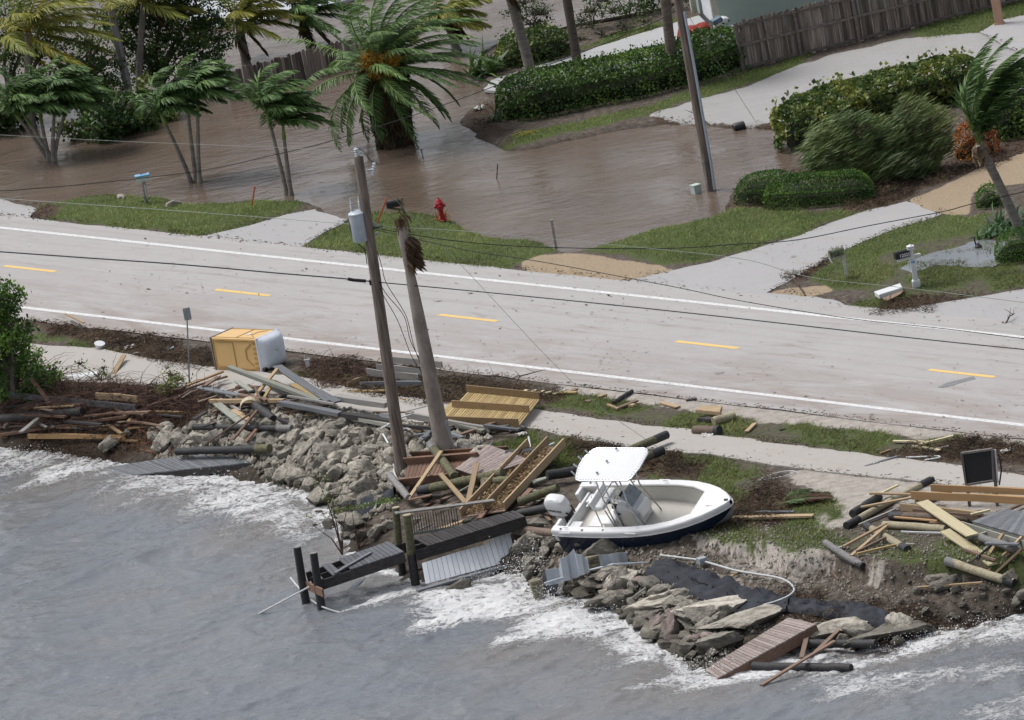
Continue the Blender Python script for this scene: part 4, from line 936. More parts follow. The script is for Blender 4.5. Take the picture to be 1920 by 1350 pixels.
# fine litter over the paved surfaces and lawns
def litter(name, n, label, poly=None, size=.05, dens=None):
    x = rs.uniform(-20, 22, n); y = rs.uniform(-22, 60, n); t_ = (x - R0P[0]) * RN[0] + (y - R0P[1]) * RN[1]; s_ = (x - R0P[0]) * RU[0] + (y - R0P[1]) * RU[1]
    ok = (t_ < 12) & (t_ > -9) & (fbm(s_ * .12, t_ * .5, 66, 4) > rs.uniform(.34, .66, n)) & (rs.uniform(0, 1, n) < .25 + .75 * (np.clip(s_ / 30, 0, 1)))
    x = x[ok]; y = y[ok]; z = np.maximum(tz(x, y), -.0) + .028; k = len(x)
    a = rs.normal(size=k) * .5 - TH; l = size * rs.lognormal(0, .42, k); w_ = l * rs.uniform(.12, .5, k); d = np.stack([np.cos(a), np.sin(a), np.zeros(k)], 1) * l[:, None]; s = np.stack([-np.sin(a), np.cos(a), np.zeros(k)], 1) * w_[:, None]; C_ = np.stack([x, y, z], 1)
    V = np.stack([C_ - d, C_ - s + [0, 0, .012], C_ + d, C_ + s], 1).reshape(-1, 3); o = mesh_np(name, V, np.arange(4 * k).reshape(k, 4), L_twig); setattr_f(o, 'tint', np.repeat(rs.beta(1.6, 2, k), 4)); return tag(o, label, kind='stuff')
litter('storm_litter', 15000, 'scattered twigs and leaf scraps on the road and driveways', size=.045)

pv = np.full(GX.shape, -50.)
for q in list(DRW.values()) + [WALKW]: pv = np.maximum(pv, sdf(GX, GY, q))
pv = np.maximum(pv, (RWID / 2 + 1.2) - np.abs((GX - R0P[0]) * RN[0] + (GY - R0P[1]) * RN[1]))
em = np.exp(-(pv / .28) ** 2) * (.25 + .75 * fbm(GX * .8, GY * .5, 101, 3)) * (~itop) * (sdf(GX, GY, FLOODW) < -.2)
x, y = scatter(em, 90, thr=.25); twigs_mesh('edge_litter', x, y, .03, .16, .03, L_twig, 'brown litter washed along the edges of the paving', flat=.15)
for o_ in [bpy.data.objects['edge_litter']]: o_.location.z = .04
x, y = scatter(np.where((em > .3) & (cg > .3), 1., 0), 60, thr=.3); blades('edge_tufts', x, y, .10, .04, L_drygrass, 'ragged grass tufts along the edges of the paving', lean=1.0)
# ================================================================ THINGS PEOPLE MADE
M_gray = mat('weathered_wood', (.27, .255, .24), (.14, .13, .12), 2.2, .85, .4, .01, (1, 14, 14), c3=(.36, .345, .33))
M_white = mat('white_paint', (.62, .63, .64), (.54, .55, .56), 6, .45, .05, rnd=.04)
M_galv = mat('galvanised_metal', (.42, .45, .48), (.32, .35, .38), 12, .35, .05, metal=.7, spec=.5)
M_black = mat('black_plastic', (.02, .02, .022), (.012, .012, .014), 8, .45, .1, rnd=.1)
M_wire = mat('black_wire', (.02, .02, .022), (.015, .015, .015), 8, .6, 0)
M_wireg = mat('grey_wire', (.30, .32, .30), (.22, .25, .22), 8, .5, 0)
M_polew = mat('pole_wood', (.155, .125, .105), (.06, .048, .042), 3.0, .85, .6, .015, (5, 5, .35), c3=(.24, .20, .175))
M_poleg = mat('grey_pole_wood', (.33, .31, .31), (.16, .145, .14), 3.0, .85, .5, .015, (5, 5, .3), c3=(.42, .40, .40))

def text_mesh(txt, size, mat_, parent, M4, ext=.002, name='lettering', bold=0):
    cu = bpy.data.curves.new(name, 'FONT'); cu.body = txt; cu.size = size; cu.align_x = 'CENTER'; cu.align_y = 'CENTER'; cu.extrude = ext; cu.offset = bold; cu.resolution_u = 2
    o = bpy.data.objects.new(name, cu); COL.objects.link(o); dg = bpy.context.evaluated_depsgraph_get()
    me = bpy.data.meshes.new_from_object(o.evaluated_get(dg)); COL.objects.unlink(o); bpy.data.objects.remove(o)
    me.materials.clear(); me.materials.append(mat_); q = bpy.data.objects.new(name, me); COL.objects.link(q); q.parent = parent; q.matrix_local = M4; return q

# ---- utility poles
def upole(base, topx, r0, r1, mat_, label, name='utility_pole'):
    b = Vector(base); t_ = at(topx[0], topx[1], b.y) - b; root = empty(name, b, None, label, 'utility pole')
    mb = MB(); K = 8; mb.tube([t_ * (-.08)] + [t_ * (i / K) for i in range(K + 1)], [r0] + [r0 + (r1 - r0) * i / K for i in range(K + 1)], 12); mb.build('pole', mat_, root, smooth=True)
    return root, b, t_
bp_ = G(757, 898); UP1, ub, ut = upole(bp_, (672, 293), .205, .15, M_polew, 'tall dark leaning utility pole with a grey transformer at the shore')
def onp(px, py): return at(px, py, ub.y) - ub
# transformer
c = onp(672, 424); tr = MB(); rr = .245
tr.lathe([(.05, -.52), (.22, -.50), (rr, -.46), (rr, .38), (rr + .015, .39), (rr + .015, .43), (.16, .50), (.03, .52)], 20, c); can = tr.build('transformer', mat('transformer_grey', (.50, .56, .62), (.42, .47, .52), 4, .35, .03), UP1, smooth=True)
m2 = MB()
for k in range(3): m2.box(c + Vector((.24, 0, -.3 + .3 * k)), (.16, .07, .06))
m2.build('transformer_bracket', M_galv, UP1)
for dx, nm_ in ((-.10, 'bushing'), (.16, 'bushing')):
    m2 = MB(); m2.lathe([(.05, 0), (.045, .1), (.06, .12), (.045, .15), (.06, .19), (.04, .22), (.055, .26), (.035, .30), (.02, .42)], 10, c + Vector((dx, 0, .50))); m2.build(nm_, mat('porcelain_grey', (.5, .53, .56), (.4, .43, .46), 8, .25, 0), UP1, smooth=True)
M_ins = mat('polymer_insulator', (.62, .66, .70), (.5, .54, .58), 8, .3, 0)
def insul(p0, p1, n=6, r=.09, parent=UP1):
    m = MB(); p0 = Vector(p0); p1 = Vector(p1); K = n * 4; pts = [p0 + (p1 - p0) * i / K for i in range(K + 1)]; m.tube(pts, [(r if i % 4 in (1, 2) else r * .55) for i in range(K + 1)], 10); return m.build('insulator', M_ins, parent, smooth=True)
tp = ut + Vector((0, 0, 0)); insul(onp(671, 293), onp(667, 277), 4, .085)
m2 = MB(); m2.tube([onp(688, 320), onp(697, 318)], .03, 6); m2.build('insulator_arm', M_galv, UP1)
insul(onp(697, 330), onp(702, 304), 5, .06)
m2 = MB(); m2.tube([onp(668, 276), onp(680, 282), onp(692, 298), onp(701, 304), onp(712, 309)], .012, 5); m2.build('jumper_wire', M_wire, UP1)
m2 = MB(); m2.tube([onp(658, 410), onp(656, 420), onp(660, 440), onp(666, 452), onp(680, 465), onp(688, 470)], .014, 5); m2.tube([onp(682, 463), onp(686, 478), onp(688, 495)], .014, 5); m2.build('drop_wire', M_wire, UP1)
m2 = MB(); 
for a_ in ((688, 425), (692, 428), (690, 421)): m2.tube([onp(686, 424), onp(a_[0] + 8, a_[1] - 6), onp(a_[0] + 22, a_[1] + 2)], .018, 5)
m2.lathe([(.02, -.06), (.06, -.03), (.06, .03), (.02, .06)], 8, onp(708, 439)); m2.build('clamp', M_galv, UP1)
m2 = MB(); m2.box(onp(697, 529), (.16, .14, .16)); m2.box(onp(708, 426), (.35, .05, .05)); m2.build('pole_clamp', M_black, UP1)
# right pole with conduit
b2 = P(1334, 357, F0); UP2, rb, rt = upole(b2, (1266, -30), .165, .15, M_polew, 'brown utility pole with a white conduit standing in the flood beside the clipped hedge')
def on2(px, py, dy=-.16): return at(px, py, rb.y + dy) - rb
m2 = MB(); m2.tube([on2(1283, 22), on2(1301, 120), on2(1320, 230), on2(1333, 305), on2(1340, 356)], .05, 8); m2.build('conduit', mat('conduit_grey_white', (.36, .41, .48), (.30, .34, .40), 5, .5, .02), UP2, smooth=True)
m2 = MB(); m2.tube([on2(1320, 305), on2(1323, 322), on2(1328, 357)], .02, 6); m2.box(on2(1318, 306), (.10, .06, .14)); m2.build('ground_wire_guard', M_galv, UP2)
m2 = MB(); m2.tube([on2(1284, 38), on2(1290, 48), on2(1289, 58), on2(1285, 62)], .012, 5); m2.build('drop_wire', M_wire, UP2)
# left grey pole
upole(P(246, 196, F0), (198, -30), .17, .14, M_poleg, 'pale grey weathered utility pole among the dark trees at the left')
mb = MB(); b = P(270, 160, F0); mb.box((0, 0, .6), (.12, .12, 1.3)); mb.box((-.02, 0, 1.15), (.2, .18, .3)); o = mb.build('meter_post', M_white, None); o.location = b; tag(o, 'white meter post standing in the bushes right of the pale grey pole', 'post')

# ---- wires: spans hang between real points in space
def wire(pts, r, mat_, label, Ys=None, name='overhead_wire', cat='wire', sub=6, parent=None):
    P3 = [at(p_[0], p_[1], y_) for p_, y_ in zip(pts, Ys)]; out = []
    for i in range(len(P3) - 1):
        p0 = P3[max(i - 1, 0)]; p1 = P3[i]; p2 = P3[i + 1]; p3 = P3[min(i + 2, len(P3) - 1)]
        for k in range(sub):
            t = k / sub; out.append(.5 * ((2 * p1) + (p2 - p0) * t + (2 * p0 - 5 * p1 + 4 * p2 - p3) * t * t + (3 * p1 - p0 - 3 * p2 + p3) * t ** 3))
    out.append(P3[-1]); mb = MB(); mb.tube(out, r, 5); o = mb.build(name, mat_, parent, loc=P3[0] if parent is None else None, smooth='all')
    if parent is None: tag(o, label, cat, 'wires of the utility poles')
    return o
def lerpY(xs, x0, y0, x1, y1): return [y0 + (y1 - y0) * (x - x0) / (x1 - x0) for x in xs]
UY = ub.y; rY = lambda xs: lerpY(xs, 697, UY, 1920, UY - 13); lY = lambda xs: lerpY(xs, 697, UY, 0, UY + 7.4)
w_ = [(-60, 468), (0, 472), (170, 484), (340, 496), (520, 512), (652, 523), (697, 528)]; wire(w_, .022, M_wire, 'thick black wire reaching the leaning pole from the left edge at mid height', lY([a for a, _ in w_]))
w_ = [(697, 528), (900, 547), (1200, 577), (1500, 610), (1750, 638), (1980, 661)]; wire(w_, .017, M_wire, 'thick black wire crossing the road from the leaning pole to the right edge', rY([a for a, _ in w_]))
o = wire([(652, 523), (662, 525), (674, 526), (686, 527)], .055, M_black, None, [UY] * 4, parent=UP1, name='splice'); o.location = -ub
w_ = [(-60, 368), (0, 372), (230, 388), (500, 408), (690, 423)]; wire(w_, .009, M_wireg, 'thin pale wire reaching the pole clamp from the left edge', lY([a for a, _ in w_]))
w_ = [(700, 425), (850, 432), (1050, 450), (1240, 468), (1400, 487), (1520, 520), (1700, 540), (1960, 572)]; wire(w_, .009, M_wireg, 'thin pale wire sagging to the right above the mailboxes', rY([a for a, _ in w_]))
w_ = [(700, 427), (840, 450), (1000, 463), (1240, 466), (1380, 458), (1493, 450), (1630, 423), (1767, 397), (1820, 383), (1960, 350)]; wire(w_, .015, M_wire, 'black wire dipping over the lawn and rising past the curved palm', lerpY([a for a, _ in w_], 697, UY, 1920, 6))
w_ = [(700, 430), (880, 470), (960, 482), (1050, 497), (1150, 516), (1280, 541), (1400, 566), (1600, 598), (1760, 615), (1960, 640)]; wire(w_, .012, M_wire, 'slack wavy wire low along the far edge of the road', rY([a for a, _ in w_]))
w_ = [(-60, 360), (0, 358), (120, 349), (283, 332), (400, 316), (520, 289), (600, 270), (700, 240), (770, 218), (850, 190), (923, 163), (1000, 132), (1100, 95), (1230, 40), (1274, 15)]; wire(w_, .014, M_wire, 'long black service wire swooping from the left edge up to the right pole', lerpY([a for a, _ in w_], 0, rb.y - 6, 1270, rb.y))
w_ = [(-60, 250), (0, 253), (230, 265), (480, 275), (690, 285)]; wire(w_, .006, M_wireg, 'faint thin wire over the flood from the left edge to the pole top', lY([a for a, _ in w_]))
gp = G(1238, 842, .05); w_ = [(690, 322), (780, 413), (870, 503), (1085, 728), (1238, 842)]; wire(w_[:1] + w_[1:], .007, M_wireg, 'fine guy wire slanting from the pole top across the road', lerpY([a for a, _ in w_], 690, UY, 1238, gp.y))
gp = P(1415, 225, 0); w_ = [(1280, 12), (1340, 108), (1415, 225)]; wire(w_, .008, M_wireg, 'guy wire from the right pole down to the shell driveway', lerpY([a for a, _ in w_], 1280, rb.y, 1415, gp.y))
for k, (a_, l_) in enumerate((([(700, 505), (722, 548), (757, 592), (770, 640), (795, 690), (812, 740), (836, 789)], 'slack black cable hanging from the pole clamp to the steel pipe'), ([(707, 470), (716, 500), (724, 530), (752, 575), (764, 600), (778, 655), (805, 720), (838, 789)], 'second slack cable falling beside the broken palm trunk'), ([(700, 490), (712, 540), (745, 600), (772, 668), (800, 712), (818, 752), (840, 789)], 'third slack cable twisted round the other two'))):
    gY = G(848, 866).y; wire(a_, .012, M_wire, l_, lerpY([q[1] for q in a_], 480, UY, 789, gY))
g1 = G(860, 872); o = MB(); o.tube([Vector((0, 0, -.2)), at(837, 789, g1.y) - g1], .045, 8); o = o.build('steel_pipe', M_galv, None, smooth=True); o.location = g1; tag(o, 'leaning galvanised pipe holding the slack cables beside the broken palm', 'pipe')

# ---- fences: every board is a piece
random.seed(3)
PL = []
def board_mesh(i, w_, h, t_=.02, dog=.04):
    mb = MB(); n = 1
    x = w_ / 2; top = h
    pr = [(-x, 0), (x, 0), (x, top - dog), (x - dog, top), (-x + dog, top), (-x, top - dog)]
    mb.add([(a, -t_ / 2, b) for a, b in pr] + [(a, t_ / 2, b) for a, b in pr], [tuple(range(6)), tuple(range(6, 12))[::-1]] + [(i, i + 6, (i + 1) % 6 + 6, (i + 1) % 6) for i in range(6)])
    return mb
M_fence = mat('old_fence_wood', (.16, .13, .11), (.06, .046, .038), 1.6, .9, .5, .01, (9, 9, .5), c3=(.30, .265, .24), rnd=.5)
M_rail = mat('old_fence_rail', (.20, .17, .15), (.09, .075, .065), 2, .9, .4, .01, (.6, 9, 9), rnd=.2)
def fence(line, h, z, label, rails_front=True, bw=.145, gap=.004, posts=2.35, lean=0):
    W = [P(a, b, z) for a, b in line]; base = W[0]; root = empty('wooden_fence', base, None, label, 'fence')
    proto = board_mesh(0, bw, h).build('board', M_fence, root); first = True
    for a, b in zip(W[:-1], W[1:]):
        d = b - a; L = d.length; u = d.normalized(); nrm = Vector((u.y, -u.x, 0)); ang = math.atan2(u.y, u.x); n = int(L / (bw + gap))
        for i in range(n):
            p_ = a + u * (i + .5) * (bw + gap)
            o = proto if first else dup(proto, 'board', root); first = False
            o.location = p_ - base + Vector((0, 0, random.uniform(-.05, .05))); o.rotation_euler = (random.uniform(-.015, .015), random.uniform(-.02, .02), ang); o.scale = (random.uniform(.9, 1.05), 1, random.uniform(.97, 1.02))
        if rails_front:
            for zz in (.12, h * .52, h - .16):
                mb = MB(); mb.bar(a - base + nrm * .045 + Vector((0, 0, zz)), b - base + nrm * .045 + Vector((0, 0, zz)), .05, .10); mb.build('rail', M_rail, root)
        k = int(L / posts)
        for i in range(k + 1):
            p_ = a + u * min(L - .05, i * posts) - base; mb = MB(); mb.box(p_ + nrm * (.095 if rails_front else -.07) + Vector((0, 0, h / 2 - .03)), (.10, .10, h * 1.0), Euler((0, 0, ang)).to_matrix()); mb.build('post', M_rail, root)
    return root
fence([(1391, 133), (1960, -8)], 1.85, 0, 'tall brown weathered board fence with rails behind the shell driveway')
fence([(437, 192), (640, 138), (760, 98)], 1.25, F0 - .1, 'dark board fence standing in the flood behind the left palms', rails_front=False)

# ---- the green house behind
hb = P(1358, 66, 0); root = empty('house', hb, None, 'pale green house with a white garage door behind the brown fence', 'house')
M_wall = mat('green_stucco', (.33, .41, .36), (.31, .385, .34), 3, .9, .15, rnd=0); M_side = mat('green_siding', (.20, .27, .17), (.18, .245, .155), 3, .8, .1, rnd=0); M_cream = mat('cream_trim', (.50, .49, .42), (.30, .29, .24), 14, .9, .5, .02, rnd=0, c3=(.6, .59, .52)); M_gd = mat('garage_white', (.62, .64, .68), (.58, .6, .64), 4, .6, .05, rnd=0)
def HP(px, py, z=0): return P(px, py, z) - hb
A_ = HP(1318, 27); B_ = HP(1356, 66); du = (B_ - A_).normalized(); back = Vector((-du.y, du.x, 0)); back = back if back.y > 0 else -back
Cc_ = B_ + (Vector((P(1640, 0, 0).x, P(1640, 0, 0).y, 0)) - Vector((hb.x, hb.y, 0)) - B_).normalized() * 9
mb = MB(); H3 = 3.0
def wallq(a, b, h0, h1, t_=.2):
    a = Vector(a); b = Vector(b); d = (b - a); L = d.length; ang = math.atan2(d.y, d.x); mb.box((a + b) / 2 + Vector((0, 0, (h0 + h1) / 2)), (L, t_, h1 - h0), Euler((0, 0, ang)).to_matrix())
G0 = A_; G1 = B_
far0 = A_ - du * 1.5
wallq(far0, A_, 0, H3); wallq(A_, B_, 2.35, H3); 
s0 = B_ + du * .12; east = Vector((math.cos(math.radians(-6)), math.sin(math.radians(-6)), 0)); wallq(s0, s0 + east * 9.5, 0, H3); wallq(far0, far0 + east * 9.5, 0, H3); wallq(s0 + east * 9.5, far0 + east * 9.5, 0, H3)
mb.build('wall', M_wall, root)
mb = MB(); n_ = Vector((du.y, -du.x, 0)); n_ = n_ if n_.x < 0 else -n_
dang = math.atan2(du.y, du.x); L_ = (B_ - A_).length
for k in range(4): mb.box(A_ + du * L_ / 2 + Vector((0, 0, .295 + k * .585)) - n_ * .02, (L_ - .3, .05, .575), Euler((0, 0, dang)).to_matrix())
gd = mb.build('garage_door', M_gd, root, bevel=.008)
mb = MB(); mb.box(A_ + du * L_ / 2 + Vector((0, 0, .03)) + n_ * .05, (L_ - .2, .25, .05), Euler((0, 0, dang)).to_matrix()); mb.build('door_sill', M_wire, root)
for q in (A_ - du * .9, B_ + du * .0):
    mb = MB(); mb.box(q + n_ * .12 + Vector((0, 0, H3 / 2)), (.34, .34, H3), Euler((0, 0, dang)).to_matrix(), .01); mb.build('column', M_cream, root)
# gable bay with siding
gb = HP(1432, 40); gb.z = 0; e2 = east
gq = at(1423, 12, (hb + gb).y) - hb
w0 = Vector((gq.x, gb.y, 0)); mb = MB()
for k in range(16): mb.box(w0 + e2 * 2.6 + Vector((0, .1 - .006 * (k % 1), .1 + k * .2)), (5.2, .05, .19), Euler((math.radians(-6), 0, math.radians(-6))).to_matrix())
mb.build('siding', M_side, root)
mb = MB(); zt = gq.z; mb.bar(w0 + Vector((0, -.06, 0)), w0 + Vector((0, -.06, zt)), .14, .06, (0, 1, 0)); mb.bar(w0 + Vector((0, -.06, zt)), w0 + Vector((1.1, -.15, zt + .95)), .16, .06, (0, 1, 0)); mb.build('trim_board', M_white, root)
mb = MB(); mb.sheet([far0 - du * .6 + n_ * .6 + Vector((0, 0, 3.02)), s0 + n_ * .6 + du * .6 + Vector((0, 0, 3.02)), s0 + east * 10.2 + Vector((0, 0, 3.9)), far0 + east * 10.2 + Vector((0, 0, 3.9))], .12); mb.build('roof', mat('roof_shingle', (.22, .21, .2), (.15, .145, .14), 6, .9, .4), root)
# tree stems in front of the gable
for bx, by, tx in ((1453, 46, 1446), (1469, 42, 1462)):
    b = P(bx, by, 0); mb = MB(); mb.tube([(0, 0, -.1), Vector((0, 0, 1.2)), at(tx, -40, b.y) - b], [.08, .07, .055], 8); o = mb.build('bare_trunk', M_bark, None, smooth=True); o.location = b; tag(o, 'slim grey tree stem behind the fence by the gable, %s of two' % ('left' if bx < 1460 else 'right'), 'tree trunk')
# orange carport post
b = P(1874, 46, 0); mb = MB(); mb.box((0, 0, 1.4), (.30, .30, 2.9), None, .002); mb.box((0, 0, .04), (.36, .36, .08)); o = mb.build('carport_column', mat('salmon_stucco', (.48, .30, .21), (.42, .26, .18), 5, .9, .2), None, bevel=.01); o.location = b; o.rotation_euler = (0, 0, -.2); tag(o, 'square salmon carport column at the corner of the concrete floor', 'column')
# ---- covered watercraft behind the hedge
b = P(1325, 88, 0.0); root = empty('covered_watercraft', b, Euler((0, 0, .25)), 'small white watercraft under a crumpled red cover behind the long hedge', 'watercraft')
root.scale = (.86, .86, .86)
mb = MB(); secs = [(-.95, .28, .25), (-.6, .40, .45), (0, .45, .55), (.6, .42, .58), (1.1, .30, .60), (1.45, .06, .58)]
for x_, w_, h_ in secs:
    for a in range(9):
        t = math.pi * a / 8; mb.v.append((x_, w_ * math.cos(t), .25 + h_ * .8 * math.sin(t)))
for i in range(5):
    for a in range(8): k = i * 9 + a; mb.f.append((k, k + 1, k + 10, k + 9))
mb.f.append(tuple(range(9))); mb.build('hull', M_white, root, smooth=True)
n1 = 14; mb = MB()
for i in range(n1):
    for j in range(n1):
        u_ = i / (n1 - 1); v_ = j / (n1 - 1); x_ = -1.15 + 1.35 * u_; y_ = -.5 + v_; z_ = .82 + .18 * math.sin(v_ * math.pi) + .14 * vnoise(u_ * 5, v_ * 5, 3) - (.35 if j in (0, n1 - 1) else 0) - (.3 if i == 0 else 0); mb.v.append((x_, y_, float(z_)))
for i in range(n1 - 1):
    for j in range(n1 - 1): k = i * n1 + j; mb.f.append((k, k + 1, k + n1 + 1, k + n1))
mb.build('cover', mat('red_cloth', (.32, .045, .03), (.17, .022, .016), 5, .8, .6, .03), root, smooth=True)
mb = MB(); mb.box((.65, 0, 1.05), (.45, .4, .22), Euler((0, -.3, 0)).to_matrix(), .02); mb.build('seat', mat('blue_grey_vinyl', (.16, .21, .27), (.1, .13, .17), 5, .5, .1), root, bevel=.03)
mb = MB(); mb.box((1.0, 0, 1.0), (.25, .5, .25), Euler((0, .3, 0)).to_matrix(), .03); mb.build('handlebar_pod', M_white, root, bevel=.05)

# ---- fire hydrant
b = P(831, 414, 0); root = empty('fire_hydrant', b, Euler((.02, -.05, 0)), 'red fire hydrant at the flooded edge of the lawn', 'fire hydrant')
M_red = mat('hydrant_red', (.36, .018, .026), (.24, .012, .018), 6, .4, .1)
mb = MB(); mb.lathe([(.13, 0), (.13, .04), (.085, .06), (.085, .42), (.13, .44), (.13, .49), (.105, .50), (.11, .62), (.15, .64), (.15, .67), (.12, .70), (.10, .76), (.05, .81), (.03, .83)], 18); mb.build('barrel', M_red, root, smooth=True)
mb = MB(); mb.lathe([(.028, .82), (.028, .88), (.02, .89)], 5); mb.build('operating_nut', M_red, root)
for a in (0, math.pi): mb = MB(); mb.tube([(math.cos(a) * .09, math.sin(a) * .09, .55), (math.cos(a) * .16, 0, .55), (math.cos(a) * .165, 0, .55), (math.cos(a) * .2, 0, .55)], [.055, .055, .07, .065], 8); mb.build('hose_outlet', M_red, root, smooth=True)
mb = MB(); mb.tube([(0, -.09, .53), (0, -.16, .53), (0, -.165, .53), (0, -.21, .53)], [.07, .07, .09, .08], 10); mb.build('pumper_outlet', M_red, root, smooth=True)
strap((829, 412), 40, .45, L_croton, 'tuft of orange and brown leaves round the foot of the hydrant', name='leaf_tuft', r=.16, w_=.05)

# ---- mailboxes
def mailbox_body(mb, L=.48, w_=.17, h=.22, n=8):
    pr = [(-w_ / 2, 0), (w_ / 2, 0)] + [(w_ / 2 * math.cos(math.pi * i / n), h - w_ / 2 + w_ / 2 * math.sin(math.pi * i / n)) for i in range(n + 1)]
    k = len(pr); b0 = len(mb.v); mb.v += [(-L / 2, a, b) for a, b in pr] + [(L / 2, a, b) for a, b in pr]
    mb.f += [tuple(b0 + i for i in range(k))[::-1], tuple(b0 + k + i for i in range(k))] + [(b0 + i, b0 + (i + 1) % k, b0 + k + (i + 1) % k, b0 + k + i) for i in range(k)]
# white decorative post with black box
b = P(1719, 538, 0); root = empty('mailbox', b, None, 'black numbered mailbox on a fat white plastic post', 'mailbox')
mb = MB(); mb.box((0, 0, .10), (.26, .26, .24)); mb.box((0, 0, .235), (.22, .22, .03)); mb.box((0, 0, .60), (.17, .17, .74)); mb.box((0, 0, .98), (.21, .21, .03)); mb.box((0, 0, 1.14), (.145, .145, .30)); mb.build('post', M_white, root, bevel=.01)
mb = MB(); mb.box((0, 0, 1.31), (.24, .24, .035)); mb.box((0, 0, 1.35), (.17, .17, .05)); mb.box((0, 0, 1.39), (.24, .24, .035)); mb.lathe([(.12, 1.405), (.02, 1.46)], 4); mb.build('post_cap', M_white, root)
ya = math.radians(200); Rz = Matrix.Rotation(ya, 4, 'Z')
mb = MB(); mb.box((.22, 0, 1.03), (.62, .11, .09)); mb.box((-.20, 0, 1.03), (.22, .12, .10)); o = mb.build('arm', M_white, root, bevel=.01); o.matrix_local = Rz
mb = MB(); mailbox_body(mb, .52, .20, .25); o = mb.build('box', M_black, root, bevel=.006); o.matrix_local = Rz @ Matrix.Translation((.34, 0, 1.085))
o2 = text_mesh('12025', .155, mat('number_white', (.75, .70, .72), None, 5, .5, 0), root, Rz @ Matrix.Translation((.28, .104, 1.17)) @ Matrix.Rotation(math.pi, 4, 'Z') @ Matrix.Rotation(math.pi / 2, 4, 'X'), name='house_number', bold=.003)
mb = MB(); mb.box((.0, -.09, .87), (.13, .012, .06)); mb.build('blue_sticker', mat('sticker_blue', (.12, .35, .55), None, 5, .5, 0), root)
# camo mailbox with open door on a leaning post
b = P(1588, 521, 0); root = empty('mailbox', b, None, 'camouflage mailbox hanging open on a slim pale post', 'mailbox')
M_pp = mat('dirty_white_post', (.60, .59, .55), (.36, .35, .31), 5, .7, .1); M_camo = mat('camo_paint', (.10, .12, .07), (.012, .013, .012), 5, .5, .1, c3=(.38, .38, .22), rnd=0)
mb = MB(); mb.box((0, 0, .5), (.10, .10, 1.04)); mb.box((0, 0, 1.03), (.13, .13, .03)); mb.lathe([(.03, 1.04), (.03, 1.09), (.05, 1.12), (.03, 1.16)], 8); mb.build('post', M_pp, root)
Rz = Matrix.Rotation(math.radians(200), 4, 'Z'); mb = MB(); mb.box((.18, 0, .77), (.5, .09, .07)); o = mb.build('arm', M_pp, root); o.matrix_local = Rz
mb = MB(); mb.tube([(.09 + .10 * math.cos(t), 0, .66 + .10 * math.sin(t)) for t in [i * .628 for i in range(11)]], .014, 6, False); o = mb.build('ring_bracket', M_pp, root); o.matrix_local = Rz
mb = MB(); mailbox_body(mb, .50, .20, .24); o = mb.build('box', M_camo, root); o.matrix_local = Rz @ Matrix.Translation((.24, 0, .82))
mb = MB(); mb.tube([(.455, 0, .83), (.46, 0, .84)], .001, 4); mb = MB(); mb.box((.475, 0, .72), (.012, .17, .2), Euler((0, .35, 0)).to_matrix()); o = mb.build('door', M_white, root, bevel=.003); o.matrix_local = Rz
# black mailbox by the pole, on a crooked branchy post
b = P(768, 436, 0); root = empty('mailbox', b, None, 'black mailbox on a crooked mossy wooden post behind the broken palm', 'mailbox')
M_moss = mat('mossy_post', (.17, .15, .08), (.09, .08, .045), 6, .9, .5)
def mpt(px, py): return at(px, py, b.y) - b
mb = MB(); mb.tube([(0, 0, -.05), mpt(762, 412), mpt(756, 395), mpt(752, 370)], .05, 8); mb.build('post', M_moss, root, smooth=True)
mb = MB(); mb.tube([mpt(757, 393), mpt(742, 392), mpt(730, 390)], .04, 6); mb.tube([mpt(745, 391), mpt(757, 408)], .03, 6); mb.build('arm', M_moss, root)
mb = MB(); mailbox_body(mb, .50, .20, .24); o = mb.build('box', M_black, root); o.matrix_local = Matrix.Translation(mpt(738, 388)) @ Matrix.Rotation(math.radians(10), 4, 'Z')
mb = MB(); mb.tube([mpt(757, 402), mpt(763, 397), mpt(770, 398)], .012, 5); mb.tube([mpt(750, 399), mpt(744, 398)], .012, 5); mb.build('twig', M_moss, root); text_mesh('12', .07, mat('number_red', (.35, .05, .03), None, 5, .5, 0), root, Matrix.Translation(mpt(734, 382) + Vector((0, -.106, 0))) @ Matrix.Rotation(math.radians(10), 4, 'Z') @ Matrix.Rotation(math.pi / 2, 4, 'X'), name='number')
# blue-topped box on a dark post
b = P(276, 381, 0); root = empty('mailbox', b, None, 'mailbox with a pale blue roof on a dark post in the left lawn', 'mailbox')
mb = MB(); mb.box((0, 0, .40), (.13, .13, .85), Euler((0, .04, 0)).to_matrix()); mb.build('post', M_gray, root)
mb = MB(); mb.box((.03, -.07, .45), (.04, .02, .5)); mb.build('white_strip', M_white, root)
mb = MB(); mb.box((0, 0, .93), (.46, .22, .20)); mb.build('box', mat('mint_white', (.45, .52, .48), (.4, .46, .43), 5, .5, 0), root, bevel=.02)
mb = MB(); mb.box((0, 0, 1.06), (.54, .30, .05), Euler((.05, 0, 0)).to_matrix()); mb.build('roof', mat('pale_blue', (.18, .38, .55), (.15, .33, .5), 5, .5, 0), root, bevel=.01)
mb = MB(); mb.box((.05, 0, 1.13), (.2, .03, .03)); mb.box((-.04, 0, 1.105), (.03, .03, .06)); mb.build('flag', M_red, root)
tree('leaf_tuft', P(278, 384, 0), [(276, 380, .13, 0)], None, L_dark, 'small weed tuft round the blue mailbox post', 'plant', dens=900, ln=.1, wd=.04, trunk=False, twigs=0)
